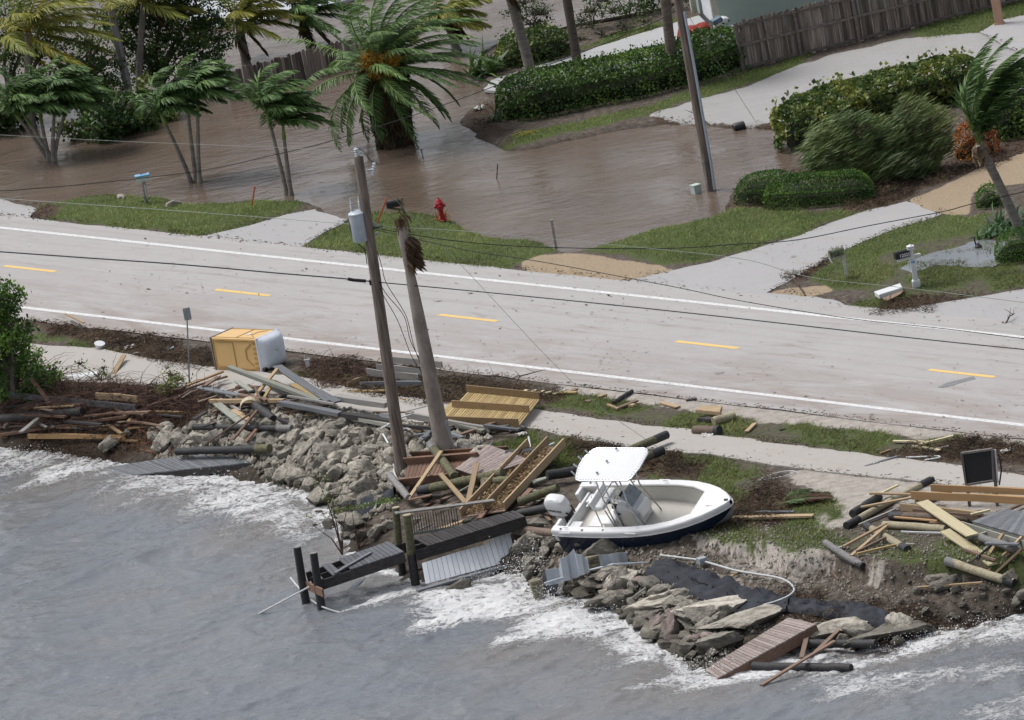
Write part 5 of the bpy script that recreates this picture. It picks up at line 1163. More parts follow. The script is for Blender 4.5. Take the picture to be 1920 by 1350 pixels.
# ---- stakes, marker post, utility box, signs
M_or = mat('orange_paint', (.60, .11, .035), (.5, .09, .03), 5, .6, .05)
for bx, by, tx, ty, l_ in ((472, 386, 478, 349, 'orange survey stake near the tip of the left lawn'), (706, 419, 725, 373, 'orange survey stake leaning between the pole and the black mailbox')):
    b = P(bx, by, 0); mb = MB(); mb.bar((0, 0, -.03), at(tx, ty, b.y) - b, .05, .035, (0, 1, 0)); o = mb.build('survey_stake', M_or, None); o.location = b; tag(o, l_, 'stake')
b = P(1043, 465, 0); mb = MB(); mb.bar((0, 0, -.05), at(1034, 412, b.y) - b, .09, .09, (0, 1, 0)); o = mb.build('marker_post', M_gray, None); o.location = b; tag(o, 'short grey wooden post at the flood edge before the tan gravel', 'post')
b = P(930, 335, F0); mb = MB(); mb.tube([(0, 0, -.1), at(933, 308, b.y) - b], .022, 5); o = mb.build('flooded_stake', M_stem, None); o.location = b; tag(o, 'thin dark stick standing in the flood, nearer the middle', 'stick')
b = P(793, 297, F0); mb = MB(); mb.tube([(0, 0, -.1), at(790, 281, b.y) - b], .02, 5); mb.box(at(790, 281, b.y) - b, (.08, .04, .04)); o = mb.build('flooded_stake', M_stem, None); o.location = b; tag(o, 'thin dark stick in the flood right of the date palm', 'stick')
b = P(1306, 362, F0); mb = MB(); mb.box((0, 0, .13), (.28, .28, .30), Euler((0, 0, .5)).to_matrix()); mb.box((0, 0, .295), (.31, .31, .04), Euler((0, 0, .5)).to_matrix()); o = mb.build('utility_box', mat('mint_box', (.42, .50, .46), (.36, .43, .4), 5, .5, .05), None, bevel=.01); o.location = b; tag(o, 'small square pale green utility box in the flood by the right pole', 'utility box')
b = G(354, 728); root = empty('road_sign', b, None, 'road sign seen from behind on a thin galvanised post at the debris', 'road sign')
tp_ = at(350, 578, b.y) - b; mb = MB(); mb.bar((0, 0, -.2), tp_, .05, .04, (0, 1, 0)); mb.build('post', M_galv, root)
mb = MB(); c_ = at(351, 589, b.y) - b; mb.box(c_ + Vector((0, .03, 0)), (.24, .006, .42)); mb.build('sign_plate', M_galv, root, bevel=.02); mb = MB(); mb.box(c_ + Vector((0, .02, .1)), (.2, .02, .03)); mb.box(c_ + Vector((0, .02, -.1)), (.2, .02, .03)); mb.build('bracket', M_galv, root)
# dark sign board at the right
b = G(1818, 950); b1 = G(1868, 949); root = empty('sign_board', b, None, 'dark blank notice board on two grey posts at the right edge', 'sign')
dy = b1.y - b.y
def sp(px, py): f = (px - 1818) / 50; return at(px, py, b.y + dy * f) - b
M_post = mat('grey_sign_wood', (.20, .185, .18), (.10, .09, .088), 3, .85, .4, .01, (6, 6, .6))
tl, tr_, br, bl = sp(1802, 849), sp(1860, 841), sp(1863, 900), sp(1811, 908)
for f0, t0 in ((sp(1818, 952), sp(1807, 853)), (sp(1869, 950), sp(1862, 843))): mb = MB(); mb.bar(f0 - Vector((0, 0, .2)), t0, .10, .09, (0, 1, 0)); mb.build('post', M_post, root)
for a_, c_ in ((tl, tr_), (bl, br), (tl, bl), (tr_, br)): mb = MB(); mb.bar(a_ + Vector((0, -.06, 0)), c_ + Vector((0, -.06, 0)), .06, .09, (0, 1, 0)); mb.build('frame', M_post, root)
mb = MB(); mb.sheet([q + Vector((0, -.05, 0)) for q in (tl, tr_, br, bl)], .04, (0, -1, 0)); mb.build('panel', mat('blackboard', (.014, .015, .018), (.01, .011, .013), 4, .45, .02), root)
mb = MB(); mb.bar(sp(1866, 843), sp(1871, 905), .05, .05, (0, 1, 0)); mb.build('pale_edge', M_white, root)
mb = MB(); mb.tube([sp(1868, 850) + Vector((.05, -.1, 0)), sp(1875, 862) + Vector((0, -.1, 0)), sp(1877, 880) + Vector((0, -.1, 0)), sp(1873, 908) + Vector((0, -.1, 0))], .025, 6); mb.build('hose', M_black, root)

# ---- tipped portable toilet
b = (G(407, 697) + G(485, 700)) / 2; p0 = G(407, 697); p1 = P(485, 700, p0.z); ax = (p1 - p0); ax.z = 0; Lb = 2.02; ax.normalize(); sd_ = Vector((-ax.y, ax.x, 0)); W_ = 1.13
root = empty('portable_toilet', p0, None, 'tan portable toilet with a white roof lying on its side by the road', 'portable toilet')
RT = Matrix((ax, sd_, Vector((0, 0, 1)))).transposed().to_4x4(); root.matrix_world = Matrix.Translation(p0) @ RT
M_tan = mat('tan_plastic', (.60, .40, .175), (.55, .365, .16), 3, .5, .08, rnd=0); M_tan2 = mat('tan_plastic_dark', (.46, .28, .10), None, 3, .5, .05, rnd=0); M_roofw = mat('white_roof_plastic', (.60, .64, .70), (.54, .58, .64), 3, .45, .05, rnd=0)
z0 = .06
mb = MB(); mb.box((Lb / 2, W_ / 2, z0 + W_ / 2), (Lb, W_, W_)); mb.build('cabin', M_tan, root, bevel=.03)
mb = MB(); mb.box((-.02, W_ / 2, z0 + W_ / 2 - .01), (.05, W_ + .06, W_ + .06)); mb.build('base', mat('skid_grey', (.24, .23, .22), (.18, .17, .16), 4, .7, .1), root, bevel=.01)
def rib(mb, pts, w_=.035, t_=.022, up=(0, -1, 0)):
    for a_, c_ in zip(pts[:-1], pts[1:]): mb.bar(a_, c_, w_, t_, up)
mb = MB(); y_ = -.006; zz = lambda v: z0 + v
rib(mb, [(.07, y_, zz(.08)), (Lb - .06, y_, zz(.08))]); rib(mb, [(.07, y_, zz(1.05)), (Lb - .06, y_, zz(1.05))]); rib(mb, [(.07, y_, zz(.08)), (.07, y_, zz(1.05))])
rib(mb, [(.95, y_, zz(.14)), (.95, y_, zz(1.0))], .03); rib(mb, [(.17, y_, zz(.14)), (.95, y_, zz(.14))], .02); rib(mb, [(.17, y_, zz(1.0)), (.95, y_, zz(1.0))], .02)
rib(mb, [(1.75, y_, zz(.95)), (1.48, y_, zz(.75)), (1.48, y_, zz(.42)), (1.75, y_, zz(.2))], .035)
for k in range(6): rib(mb, [(1.82, y_, zz(.12 + .17 * k)), (1.97, y_, zz(.12 + .17 * k))], .07, .02)
mb.build('wall_ribs', M_tan2, root)
mb = MB(); zt = z0 + W_ + .006
rib(mb, [(.07, .08, zt), (Lb - .06, .08, zt)], .03, .02, (0, 0, 1)); rib(mb, [(.07, 1.05, zt), (Lb - .06, 1.05, zt)], .03, .02, (0, 0, 1)); rib(mb, [(1.05, .1, zt), (1.05, 1.05, zt)], .03, .02, (0, 0, 1)); rib(mb, [(1.75, .2, zt), (1.48, .42, zt), (1.48, .75, zt), (1.75, .95, zt)], .03, .02, (0, 0, 1)); mb.build('door_frame', M_tan2, root)
mb = MB(); mb.box((1.3, .5, zt + .006), (.14, .18, .012)); mb.build('notice', M_white, root)
# roof: pillowed cap with eight ribs
mb = MB(); N = 17
for i in range(N):
    for j in range(N):
        u_ = i / (N - 1) * 2 - 1; v_ = j / (N - 1) * 2 - 1; h_ = .34 * (1 - abs(u_) ** 5) ** .6 * (1 - abs(v_) ** 5) ** .6
        mb.v.append((Lb + .02 + h_, W_ / 2 + u_ * W_ / 2 * 1.03, z0 + W_ / 2 + v_ * W_ / 2 * 1.03))
for i in range(N - 1):
    for j in range(N - 1): k = i * N + j; mb.f.append((k, k + N, k + N + 1, k + 1))
rf = mb.build('roof', M_roofw, root, smooth=True)
mb = MB(); mb.box((Lb + .01, W_ / 2, z0 + W_ / 2), (.07, W_ * 1.045, W_ * 1.045)); mb.build('roof_rim', M_roofw, root, bevel=.02)
cc = Vector((Lb + .33, W_ / 2, z0 + W_ / 2))
for k in range(8):
    a = math.pi / 4 * k; pts = []
    for s_ in (0, .35, .62, .82):
        u_ = math.cos(a) * s_; v_ = math.sin(a) * s_
        if k % 2: u_ *= 1.15; v_ *= 1.15
        h_ = .34 * (1 - min(1, abs(u_) ** 5)) ** .6 * (1 - min(1, abs(v_) ** 5)) ** .6; pts.append((Lb + .005 + h_, W_ / 2 + u_ * W_ / 2, z0 + W_ / 2 + v_ * W_ / 2))
    mb = MB(); mb.tube(pts, .028, 6); mb.build('roof_rib', M_roofw, root, smooth='all')
mb = MB(); mb.tube([(Lb + .05, .07, z0 + .1), (Lb + .22, .03, z0 + .08)], .065, 12); mb.build('vent_pipe', M_black, root)

# ---- the boat, heeled over on the bank
BX = Vector((5.46, -4.42, .08)).normalized(); BY = Vector((1.35, 1.685, 1.05)); BY = (BY - BX * BX.dot(BY)).normalized(); BZ = BX.cross(BY)
gk = G(1180, 1018); BO = at(1063, 949.5, gk.y + 1.9)
BM = Matrix((BX, BY, BZ)).transposed().to_4x4(); BM.translation = BO
boat = empty('motorboat', BO, None, 'white centre console boat with a navy hull washed up on the bank', 'boat'); boat.matrix_world = BM
def bpx(px, py, zl):
    d = FW + (px - 960) / FPX * CR - (py - 675) / FPX * CU; t = ((BO - CAMP).dot(BZ) + zl) / d.dot(BZ); q = CAMP + t * d - BO
    return Vector((q.dot(BX), q.dot(BY), zl))
M_gel = mat('white_gelcoat', (.64, .645, .65), (.60, .605, .61), 3, .22, 0, rnd=0, coat=.3); M_cream2 = mat('cream_liner', (.60, .585, .54), (.56, .545, .50), 3, .45, 0, rnd=0); M_navy = mat('navy_gelcoat', (.012, .022, .048), (.01, .018, .04), 3, .18, 0, rnd=0, coat=.4); M_btm = mat('bottom_paint', (.30, .32, .34), (.22, .23, .25), 3, .6, .05, rnd=0)
M_ss = mat('stainless_tube', (.6, .62, .64), (.5, .52, .54), 5, .22, 0, metal=.9); M_vinyl = mat('white_vinyl', (.74, .74, .73), (.70, .70, .69), 4, .5, .05, rnd=0)
xs = [0, .6, 1.3, 2.1, 3.0, 3.8, 4.5, 5.1, 5.6, 6.0, 6.25, 6.36]; bw = [1.08, 1.12, 1.15, 1.17, 1.16, 1.11, 1.00, .83, .62, .38, .18, .04]
sheer = [0, 0, .01, .03, .06, .11, .17, .22, .27, .31, .33, .34]; keel = [-1.15, -1.15, -1.15, -1.15, -1.12, -1.08, -1.0, -.85, -.66, -.42, -.15, .12]; chine = [-.92, -.92, -.92, -.90, -.87, -.79, -.67, -.52, -.36, -.18, .02, .18]
cf = [.96, .96, .96, .95, .93, .90, .85, .78, .70, .62, .55, .5]
def ring_mesh(name, f, mat_, smooth=True, close=None):
    """f(i) -> list of (y,z) going from port to starboard"""
    mb = MB(); k = None
    for i, x_ in enumerate(xs):
        r_ = f(i); k = len(r_)
        for y__, z__ in r_: mb.v.append((x_ if len(r_[0]) == 2 else x_, y__, z__))
    for i in range(len(xs) - 1):
        for j in range(k - 1): a = i * k + j; mb.f.append((a, a + 1, a + k + 1, a + k))
    if close: mb.f.append(tuple(range(k)))
    return mb.build(name, mat_, boat, smooth=smooth)
mid = lambda i: sheer[i] - .18
def bm_(i): # half beam at band level
    return bw[i] * (.975 - .02 * (i > 5))
ring_mesh('bottom', lambda i: [(bw[i] * cf[i], chine[i]), (0, keel[i]), (-bw[i] * cf[i], chine[i])], M_btm, close=True)
def nav(i):
    w0_ = bw[i] * cf[i]; w1_ = bm_(i); return w0_, w1_
for sgn, l_ in ((1, 'port'), (-1, 'starboard')):
    ring_mesh('hull_side', lambda i: [(sgn * nav(i)[0], chine[i] - .0), (sgn * (nav(i)[0] * .4 + nav(i)[1] * .6), (chine[i] + mid(i)) / 2), (sgn * nav(i)[1], mid(i))], M_navy)
    ring_mesh('topside', lambda i: [(sgn * nav(i)[1], mid(i)), (sgn * (bw[i] * 1.0 + .015), mid(i) + .03), (sgn * (bw[i] + .02), sheer[i] - .03), (sgn * (bw[i]), sheer[i])], M_gel)
capw = [.24, .24, .24, .25, .25, .25, .27, .36, .6, .38, .18, .04]
def inn(i): return max(bw[i] - capw[i], 0)
for sgn in (1, -1):
    ring_mesh('gunwale', lambda i: [(sgn * bw[i], sheer[i]), (sgn * (bw[i] - .03), sheer[i] + .025), (sgn * (inn(i) + .02), sheer[i] + .025), (sgn * inn(i), sheer[i] - .01)], M_gel)
    n_in = 8
    mb = MB()
    for i in range(n_in):
        for z_, w_ in ((sheer[i] - .01, inn(i)), (sheer[i] - .12, inn(i) + .04), (-.50 + .25 * max(0, (xs[i] - 4.4)), inn(i) - .02 - .12 * max(0, xs[i] - 3.5) * .5)): mb.v.append((xs[i], sgn * w_, z_))
    for i in range(n_in - 1):
        for j in range(2): a = i * 3 + j; mb.f.append((a, a + 1, a + 4, a + 3))
    mb.build('cockpit_wall', M_cream2, boat, smooth=True)
    mb = MB(); 
    mb.tube([(xs[i], sgn * (inn(i) + .03), sheer[i] - .06) for i in range(3, 8)], .02, 6); mb.build('coaming_pad', M_gray, boat)
mb = MB()   # cockpit sole
sol = [(xs[i], (inn(i) - .02 - .06 * max(0, xs[i] - 3.5)), -.50 + .25 * max(0, xs[i] - 4.4)) for i in range(8)]
for s_ in (1, -1):
    for q in sol: mb.v.append((q[0], s_ * q[1], q[2]))
for i in range(7): mb.f.append((i, i + 1, 8 + i + 1, 8 + i))
mb.build('cockpit_sole', mat('cream_sole', (.53, .51, .46), (.47, .45, .41), 12, .6, .15, .004, rnd=0), boat)
mb = MB(); zb_ = sheer[7]; mb.add([(5.1, inn(7), zb_), (5.1, -inn(7), zb_), (5.1, inn(7) - .1, -.35), (5.1, -inn(7) + .1, -.35)], [(0, 1, 3, 2)]); mb.build('bow_bulkhead', M_cream2, boat)
mb = MB()
for i in range(7, 12):
    for y_ in (bw[i] - .02, 0, -bw[i] + .02): mb.v.append((xs[i], y_, sheer[i] + .026))
for i in range(4):
    for j in range(2): a = i * 3 + j; mb.f.append((a, a + 1, a + 4, a + 3))
mb.build('foredeck', M_gel, boat, smooth=True)
mb = MB(); mb.box((5.75, 0, .315), (.40, .42, .012)); mb.build('anchor_hatch', M_gel, boat, bevel=.01)
mb = MB(); mb.box((6.22, 0, .37), (.12, .05, .05)); mb.build('bow_light', M_black, boat)
mb = MB(); mb.tube([(xs[i] * 1.0, bw[i] + .03, mid(i) + .02) for i in range(12)] + [(xs[i], -bw[i] - .03, mid(i) + .02) for i in range(11, -1, -1)], .022, 6); mb.build('rub_rail', M_gel, boat, smooth='all')
for sgn in (1, -1):   # cleats and rod holders on the gunwale
    for x_ in (.35, 1.2, 2.0, 3.6): 
        mb = MB(); mb.lathe([(.035, 0), (.04, .012), (.02, .014)], 8, (x_, sgn * (1.02 + .05 * (x_ > 1)), .03 + .02 * x_ / 3)); mb.build('rod_holder', M_black, boat)
    for x_ in (.55, 3.3, 5.4): mb = MB(); mb.box((x_, sgn * (1.0 if x_ < 5 else .58), .06 + .035 * x_), (.16, .02, .03)); mb.build('cleat', M_ss, boat)
    mb = MB(); mb.box((.55, sgn * 1.155, -.03), (.42, .03, .05)); mb.box((3.1, sgn * 1.19, .02), (.42, .03, .05)); mb.build('vent_recess', M_gel, boat, bevel=.01)
mb = MB()   # transom, motor well and stern seats
mb.box((.06, .80, -.22), (.14, .55, .46)); mb.box((.06, -.80, -.22), (.14, .55, .46)); mb.box((.30, 0, -.34), (.10, 1.66, .36)); mb.box((.04, 0, -.50), (.10, 1.1, .30)); mb.build('transom', M_gel, boat, bevel=.03)
for s_ in (1, -1): mb = MB(); mb.box((.55, s_ * .62, -.26), (.42, .42, .10)); mb.build('stern_seat', M_gel, boat, bevel=.04)
# console
mb = MB(); pr = [(2.05, -.5), (2.85, -.5), (2.92, .05), (2.62, .36), (2.30, .40), (2.20, .22), (2.05, .18)]
mb.add([(a, -.38, b) for a, b in pr] + [(a, .38, b) for a, b in pr], [tuple(range(7))[::-1], tuple(range(7, 14))] + [(i, (i + 1) % 7, (i + 1) % 7 + 7, i + 7) for i in range(7)]); mb.build('console', M_gel, boat, bevel=.03)
mb = MB(); mb.box((2.45, -.392, -.12), (.62, .015, .62)); mb.build('console_door', M_cream2, boat, bevel=.004); mb = MB(); mb.box((2.28, -.403, .10), (.11, .008, .09)); mb.build('blue_decal', mat('decal_blue', (.03, .10, .30), None, 4, .4, 0), boat)
mb = MB(); mb.box((2.98, 0, .02), (.13, .60, .34), Euler((0, -.1, 0)).to_matrix()); mb.build('console_seat_back', M_vinyl, boat, bevel=.05)
mb = MB(); mb.sheet([(2.86, -.34, .33), (2.60, -.30, .72), (2.60, .30, .72), (2.86, .34, .33)], .012, (1, 0, .5)); mb.build('windscreen', mat('smoked_acrylic', (.25, .28, .3), None, 4, .08, 0, rnd=0, spec=.6), boat)
mb = MB(); mb.tube([(2.06 + .03 * math.sin(t), .17 * math.cos(t), .30 + .16 * math.sin(t)) for t in [i * .5236 for i in range(13)]], .013, 6, False)
for k in range(3): t = k * 2.094 + .5; mb.tube([(2.1, 0, .3), (2.06 + .03 * math.sin(t), .17 * math.cos(t), .3 + .16 * math.sin(t))], .01, 5)
mb.build('steering_wheel', M_ss, boat)
mb = MB(); mb.box((2.12, -.26, .28), (.14, .14, .12)); mb.tube([(2.12, -.26, .3), (2.02, -.28, .46)], .02, 6); mb.box((2.02, -.28, .47), (.05, .12, .04)); mb.build('throttle', M_black, boat, bevel=.01)
mb = MB(); mb.box((2.28, .12, .42), (.05, .26, .18), Euler((0, -.4, 0)).to_matrix()); mb.build('chart_plotter', M_black, boat, bevel=.01)
# leaning post
mb = MB(); mb.box((1.62, 0, .34), (.42, .92, .16)); mb.build('seat', M_vinyl, boat, bevel=.07, smooth=True); mb = MB(); mb.box((1.43, 0, .42), (.12, .94, .34), Euler((0, -.2, 0)).to_matrix()); mb.build('seat_back', M_vinyl, boat, bevel=.05)
for x_, y_ in ((1.45, -.42), (1.82, -.42), (1.45, .42), (1.82, .42)): mb = MB(); mb.tube([(x_ + (.06 if x_ > 1.6 else -.06), y_ * 1.05, -.5), (x_, y_, .26)], .022, 6); mb.build('seat_leg', M_ss, boat)
mb = MB(); mb.box((1.62, 0, -.42), (.42, .8, .2)); mb.build('cooler', M_vinyl, boat, bevel=.04)
for k in range(4): y_ = -.33 + .22 * k; mb = MB(); mb.tube([(1.33, y_, .22), (1.26, y_, .52)], .028, 7); mb.build('rod_holder', M_ss, boat)
mb = MB(); mb.tube([(1.36, -.45, .48), (1.22, -.45, .42), (1.22, .45, .42), (1.36, .45, .48)], .02, 6); mb.build('seat_rail', M_ss, boat)
# T-top
zt = 1.52
cpx = [(1113, 843), (1121, 839.5), (1165, 840), (1208, 840), (1214, 843), (1214.5, 850), (1200, 876), (1183, 897), (1176, 901), (1130, 901.5), (1086, 901.5), (1080, 899), (1080, 892), (1084, 876), (1093, 860), (1103, 850)]
cp = [bpx(a, b, zt) for a, b in cpx]; cen = sum(cp, Vector()) / len(cp)
mb = MB(); N = len(cp); mb.v.append(tuple(cen + Vector((0, 0, .06)))); R1 = [cen.lerp(q, .7) + Vector((0, 0, .045)) for q in cp]; R2 = [cen.lerp(q, .985) + Vector((0, 0, .015)) for q in cp]; R3 = [q + Vector((0, 0, -.03)) for q in cp]; R4 = [cen.lerp(q, .93) + Vector((0, 0, -.035)) for q in cp]
for R_ in (R1, R2, R3, R4): mb.v += [tuple(q) for q in R_]
for j in range(N):
    k = (j + 1) % N; mb.f.append((0, 1 + j, 1 + k))
    for r_ in range(3): mb.f.append((1 + r_ * N + j, 1 + (r_ + 1) * N + j, 1 + (r_ + 1) * N + k, 1 + r_ * N + k))
mb.f.append(tuple(1 + 3 * N + j for j in range(N)))
mb.build('t_top', mat('canvas_white', (.60, .61, .64), (.58, .59, .62), 3, .6, .05, rnd=0), boat, smooth=True)
mb = MB(); loop = [cen.lerp(q, 1.0) + Vector((0, 0, -.005)) for q in cp] + [cp[0]]; mb.tube(loop, .024, 6, False); mb.build('t_top_rim', M_ss, boat, smooth='all')
mb = MB()
for j in range(N):
    a_ = cp[j]; c_ = cp[(j + 1) % N]; k = max(1, int((c_ - a_).length / .11))
    for q in range(k): p_ = a_.lerp(c_, q / k); mb.box(cen.lerp(p_, .955) + Vector((0, 0, .022)), (.03, .012, .008))
o = mb.build('lacing', M_black, boat); tag(o, kind='stuff')
for a_ in ((465, 210, 497, 240), (400, 265, 435, 295), (360, 335, 395, 362), (340, 400, 378, 435)):
    mb = MB(); q0 = bpx(1000 + a_[0] / 4.8, 800 + a_[1] / 4.8, zt + .12); q1 = bpx(1000 + a_[2] / 4.8, 800 + a_[3] / 4.8, zt); mb.tube([q0, q1], .028, 7); mb.build('rod_holder', M_ss, boat)
for x_, y_, z_ in ((cen.x + .05, cen.y + .55, zt + .08), (cen.x, cen.y, zt + .09), (cen.x - .1, cen.y - .5, zt + .07)): mb = MB(); mb.lathe([(.035, 0), (.04, .03), (.015, .07)], 8, (x_, y_, z_)); mb.build('antenna_mount', M_galv, boat)
mb = MB(); tl_ = cen + Vector((-.75, .45, -.03)); 
fr = [((1.95, -.44, -.5), (1.98, -.40, .9), (cen.x - .35, cen.y - .42, zt - .03)), ((1.95, .44, -.5), (1.98, .40, .9), (cen.x - .35, cen.y + .42, zt - .03)), ((3.10, -.44, -.5), (2.85, -.42, .6), (cen.x + .55, cen.y - .42, zt - .03)), ((3.10, .44, -.5), (2.85, .42, .6), (cen.x + .55, cen.y + .42, zt - .03)),
      ((2.2, -.43, -.5), (2.24, -.40, .8), (cen.x - .1, cen.y - .42, zt - .03)), ((2.75, .43, -.5), (2.6, .40, .8), (cen.x + .3, cen.y + .42, zt - .03))]
for q in fr: mb = MB(); mb.tube(q, .024, 7); mb.build('t_top_leg', M_ss, boat, smooth='all')
mb = MB(); mb.tube([(cen.x - .6, cen.y - .42, zt - .05), (cen.x + .7, cen.y - .42, zt - .05)], .02, 6); mb.tube([(cen.x - .6, cen.y + .42, zt - .05), (cen.x + .7, cen.y + .42, zt - .05)], .02, 6); mb.tube([(2.0, -.4, .8), (2.0, .4, .8)], .018, 6); mb.tube([(2.0, -.4, .8), (2.85, -.42, .6)], .018, 6); mb.build('t_top_brace', M_ss, boat)
mb = MB(); mb.box((cen.x - .2, cen.y - .1, zt - .14), (.4, .7, .14)); mb.build('electronics_box', M_gel, boat, bevel=.03)
mb = MB(); mb.box((3.35, -.62, -.49), (.34, .10, .03)); mb.build('deck_drain', M_black, boat); mb = MB(); mb.box((1.0, -.1, -.488), (.5, .5, .008)); mb.build('deck_hatch', M_gel, boat, bevel=.003)
# outboard
mo = empty('outboard', (0, 0, 0)); mo.parent = boat; mo.location = (-.22, -.10, .05); mo.rotation_euler = (0, math.radians(8), 0)
def loft(secs, n=12):
    m_ = MB()
    for cx, cz, lx, ly in secs:
        for q in range(n):
            a = 2 * math.pi * q / n; ca, sa = math.cos(a), math.sin(a); e = .62
            m_.v.append((cx + lx * math.copysign(abs(ca) ** e, ca), ly * math.copysign(abs(sa) ** e, sa), cz))
    for i in range(len(secs) - 1):
        for q in range(n): q2 = (q + 1) % n; m_.f.append((i * n + q, i * n + q2, (i + 1) * n + q2, (i + 1) * n + q))
    m_.f.append(tuple(range(n))[::-1]); m_.f.append(tuple((len(secs) - 1) * n + q for q in range(n))); return m_
loft([(0, -.20, .30, .19), (0, -.16, .36, .23), (-.02, .05, .40, .245), (-.03, .25, .38, .235), (-.03, .38, .32, .20), (-.04, .44, .20, .13)], 20).build('cowling', M_gel, mo, smooth=True)
loft([(0, -.24, .27, .17), (0, -.19, .355, .225)], 20).build('trim_stripe', mat('maroon_trim', (.10, .015, .015), None, 4, .4, 0), mo, smooth=True)
loft([(.02, -.95, .15, .07), (.0, -.6, .17, .10), (0, -.24, .25, .16)], 16).build('midsection', M_gel, mo, smooth=True)
mb = MB(); mb.box((.03, 0, -.98), (.46, .26, .025)); mb.tube([(.28, 0, -1.12), (.15, 0, -1.12), (-.15, 0, -1.12), (-.24, 0, -1.12)], [.02, .06, .06, .04], 10); mb.box((.0, 0, -1.28), (.16, .02, .22)); mb.build('lower_unit', M_gel, mo, bevel=.01)
mb = MB()
for k in range(3): a = k * 2.094; mb.box((-.27, math.cos(a) * .10, -1.12 + math.sin(a) * .10), (.02, .15, .10), Matrix.Rotation(a, 3, 'X') @ Matrix.Rotation(.5, 3, 'Y'))
mb.build('propeller', M_ss, mo)
mb = MB(); mb.box((.28, 0, -.30), (.18, .26, .34)); mb.tube([(.2, -.1, -.1), (.4, -.2, .0), (.5, -.18, -.25), (.42, -.05, -.35)], .025, 6); mb.tube([(.2, .1, -.1), (.4, .1, .05), (.52, .05, -.25)], .025, 6); mb.tube([(.25, -.2, -.2), (.38, -.3, -.35), (.34, -.28, -.55), (.2, -.2, -.6), (.12, -.2, -.45)], .03, 6); mb.build('steering_hoses', M_black, mo)
for sg in (-1, 1):
    M4 = Matrix.Translation((-.03, sg * .249, .06)) @ (Matrix.Rotation(0, 4, 'Z') if sg < 0 else Matrix.Rotation(math.pi, 4, 'Z')) @ Matrix.Rotation(math.pi / 2, 4, 'X'); text_mesh('EVINRUDE', .115, M_wire, mo, M4, .002, 'lettering', .002)
# ================================================================ STORM DEBRIS AND SHORE ROCKS
random.seed(21)
def wood(name, c1, c2, c3, rnd=.22): return mat(name, c1, c2, 2.4, .85, .35, .008, (1, 12, 12), c3=c3, rnd=rnd)
W = {'tan': wood('new_timber', (.34, .25, .155), (.20, .135, .078), (.44, .34, .22)), 'pale': wood('pale_timber', (.50, .44, .28), (.34, .28, .17), (.58, .54, .38)),
     'yellow': wood('yellow_timber', (.36, .265, .125), (.22, .15, .065), (.46, .36, .19)), 'grey': M_gray, 'brown': wood('brown_timber', (.17, .115, .085), (.075, .05, .04), (.25, .18, .135)),
     'red': wood('red_brown_timber', (.16, .095, .068), (.075, .045, .034), (.23, .15, .11)), 'dark': wood('wet_dark_timber', (.038, .034, .034), (.016, .015, .015), (.075, .07, .07)),
     'orange': wood('orange_timber', (.33, .205, .10), (.20, .115, .05), (.42, .28, .15)), 'slate': wood('slate_composite', (.135, .143, .155), (.075, .08, .088), (.19, .2, .215)),
     'purple': wood('purplish_weathered_timber', (.25, .205, .19), (.12, .095, .09), (.34, .29, .27)), 'green': wood('green_grey_timber', (.24, .245, .21), (.13, .135, .115), (.32, .33, .29)), 'white': M_white, 'wetslate': wood('wet_slate_boards', (.085, .09, .10), (.05, .053, .06), (.13, .138, .15)), 'mid': wood('mid_timber', (.22, .15, .08), (.12, .08, .045), (.29, .21, .12))}
PM = {'black': mat('creosoted_pile', (.03, .03, .032), (.012, .012, .013), 4, .6, .5, .02, (1, 8, 8), c3=(.07, .068, .066)), 'tan': mat('barkless_pile', (.33, .29, .20), (.17, .145, .10), 3, .85, .5, .02, (.5, 8, 8), c3=(.42, .38, .27)),
      'greyp': mat('grey_pile', (.20, .195, .19), (.09, .09, .09), 3, .8, .5, .02, (.5, 8, 8), c3=(.28, .27, .26)), 'brown': mat('brown_pile', (.15, .11, .085), (.06, .045, .036), 3, .8, .5, .02, (.5, 8, 8), c3=(.22, .17, .13)), 'mossy': mat('mossy_pile', (.11, .105, .06), (.04, .04, .028), 4, .9, .6, .02, (1, 6, 6), c3=(.2, .19, .13))}
PV = []
for i in range(6):
    mb = MB(); j = .012; vs = []
    n_ = 5
    for k in range(n_):
        x_ = k / (n_ - 1); ex = random.uniform(-.012, .012) if k in (0, n_ - 1) else 0
        for y_, z_ in ((-.5, -.5), (.5, -.5), (.5, .5), (-.5, .5)): mb.v.append((x_ + (ex + random.uniform(-.006, .006) if k in (0, n_ - 1) else 0), y_ + random.uniform(-.02, .02), z_ + random.uniform(-.06, .06) + .09 * math.sin(x_ * 3.1) * (i % 3 - 1)))
    for k in range(n_ - 1):
        for q in range(4): a = k * 4; mb.f.append((a + q, a + (q + 1) % 4, a + 4 + (q + 1) % 4, a + 4 + q))
    mb.f.append((3, 2, 1, 0)); a = (n_ - 1) * 4; mb.f.append((a, a + 1, a + 2, a + 3)); me = bpy.data.meshes.new('plank'); me.from_pydata(mb.v, [], mb.f); PV.append(me)
_mm = {}
def shared(me, m_):
    k = (me.name, m_.name)
    if k not in _mm: c_ = me.copy(); c_.materials.clear(); c_.materials.append(m_); _mm[k] = c_
    return _mm[k]
def place(o, a, b, w_, t_, up):
    d = b - a; R_ = frame(d, up); o.matrix_world = Matrix.Translation(a) @ R_.to_4x4() @ Matrix.Diagonal((d.length, w_, t_, 1))
def plank(ax, ay, bx, by, w_, t_, m_, label, la=.05, lb=.05, up=(0, 0, 1), name='plank', cat='plank', group=None, parent=None):
    a = ax if isinstance(ax, Vector) else G(ax, ay, la); b = bx if isinstance(bx, Vector) else G(bx, by, lb)
    o = bpy.data.objects.new(name, shared(random.choice(PV), W[m_])); COL.objects.link(o); place(o, a, b, w_, t_, up)
    return tag(o, label, cat, group)
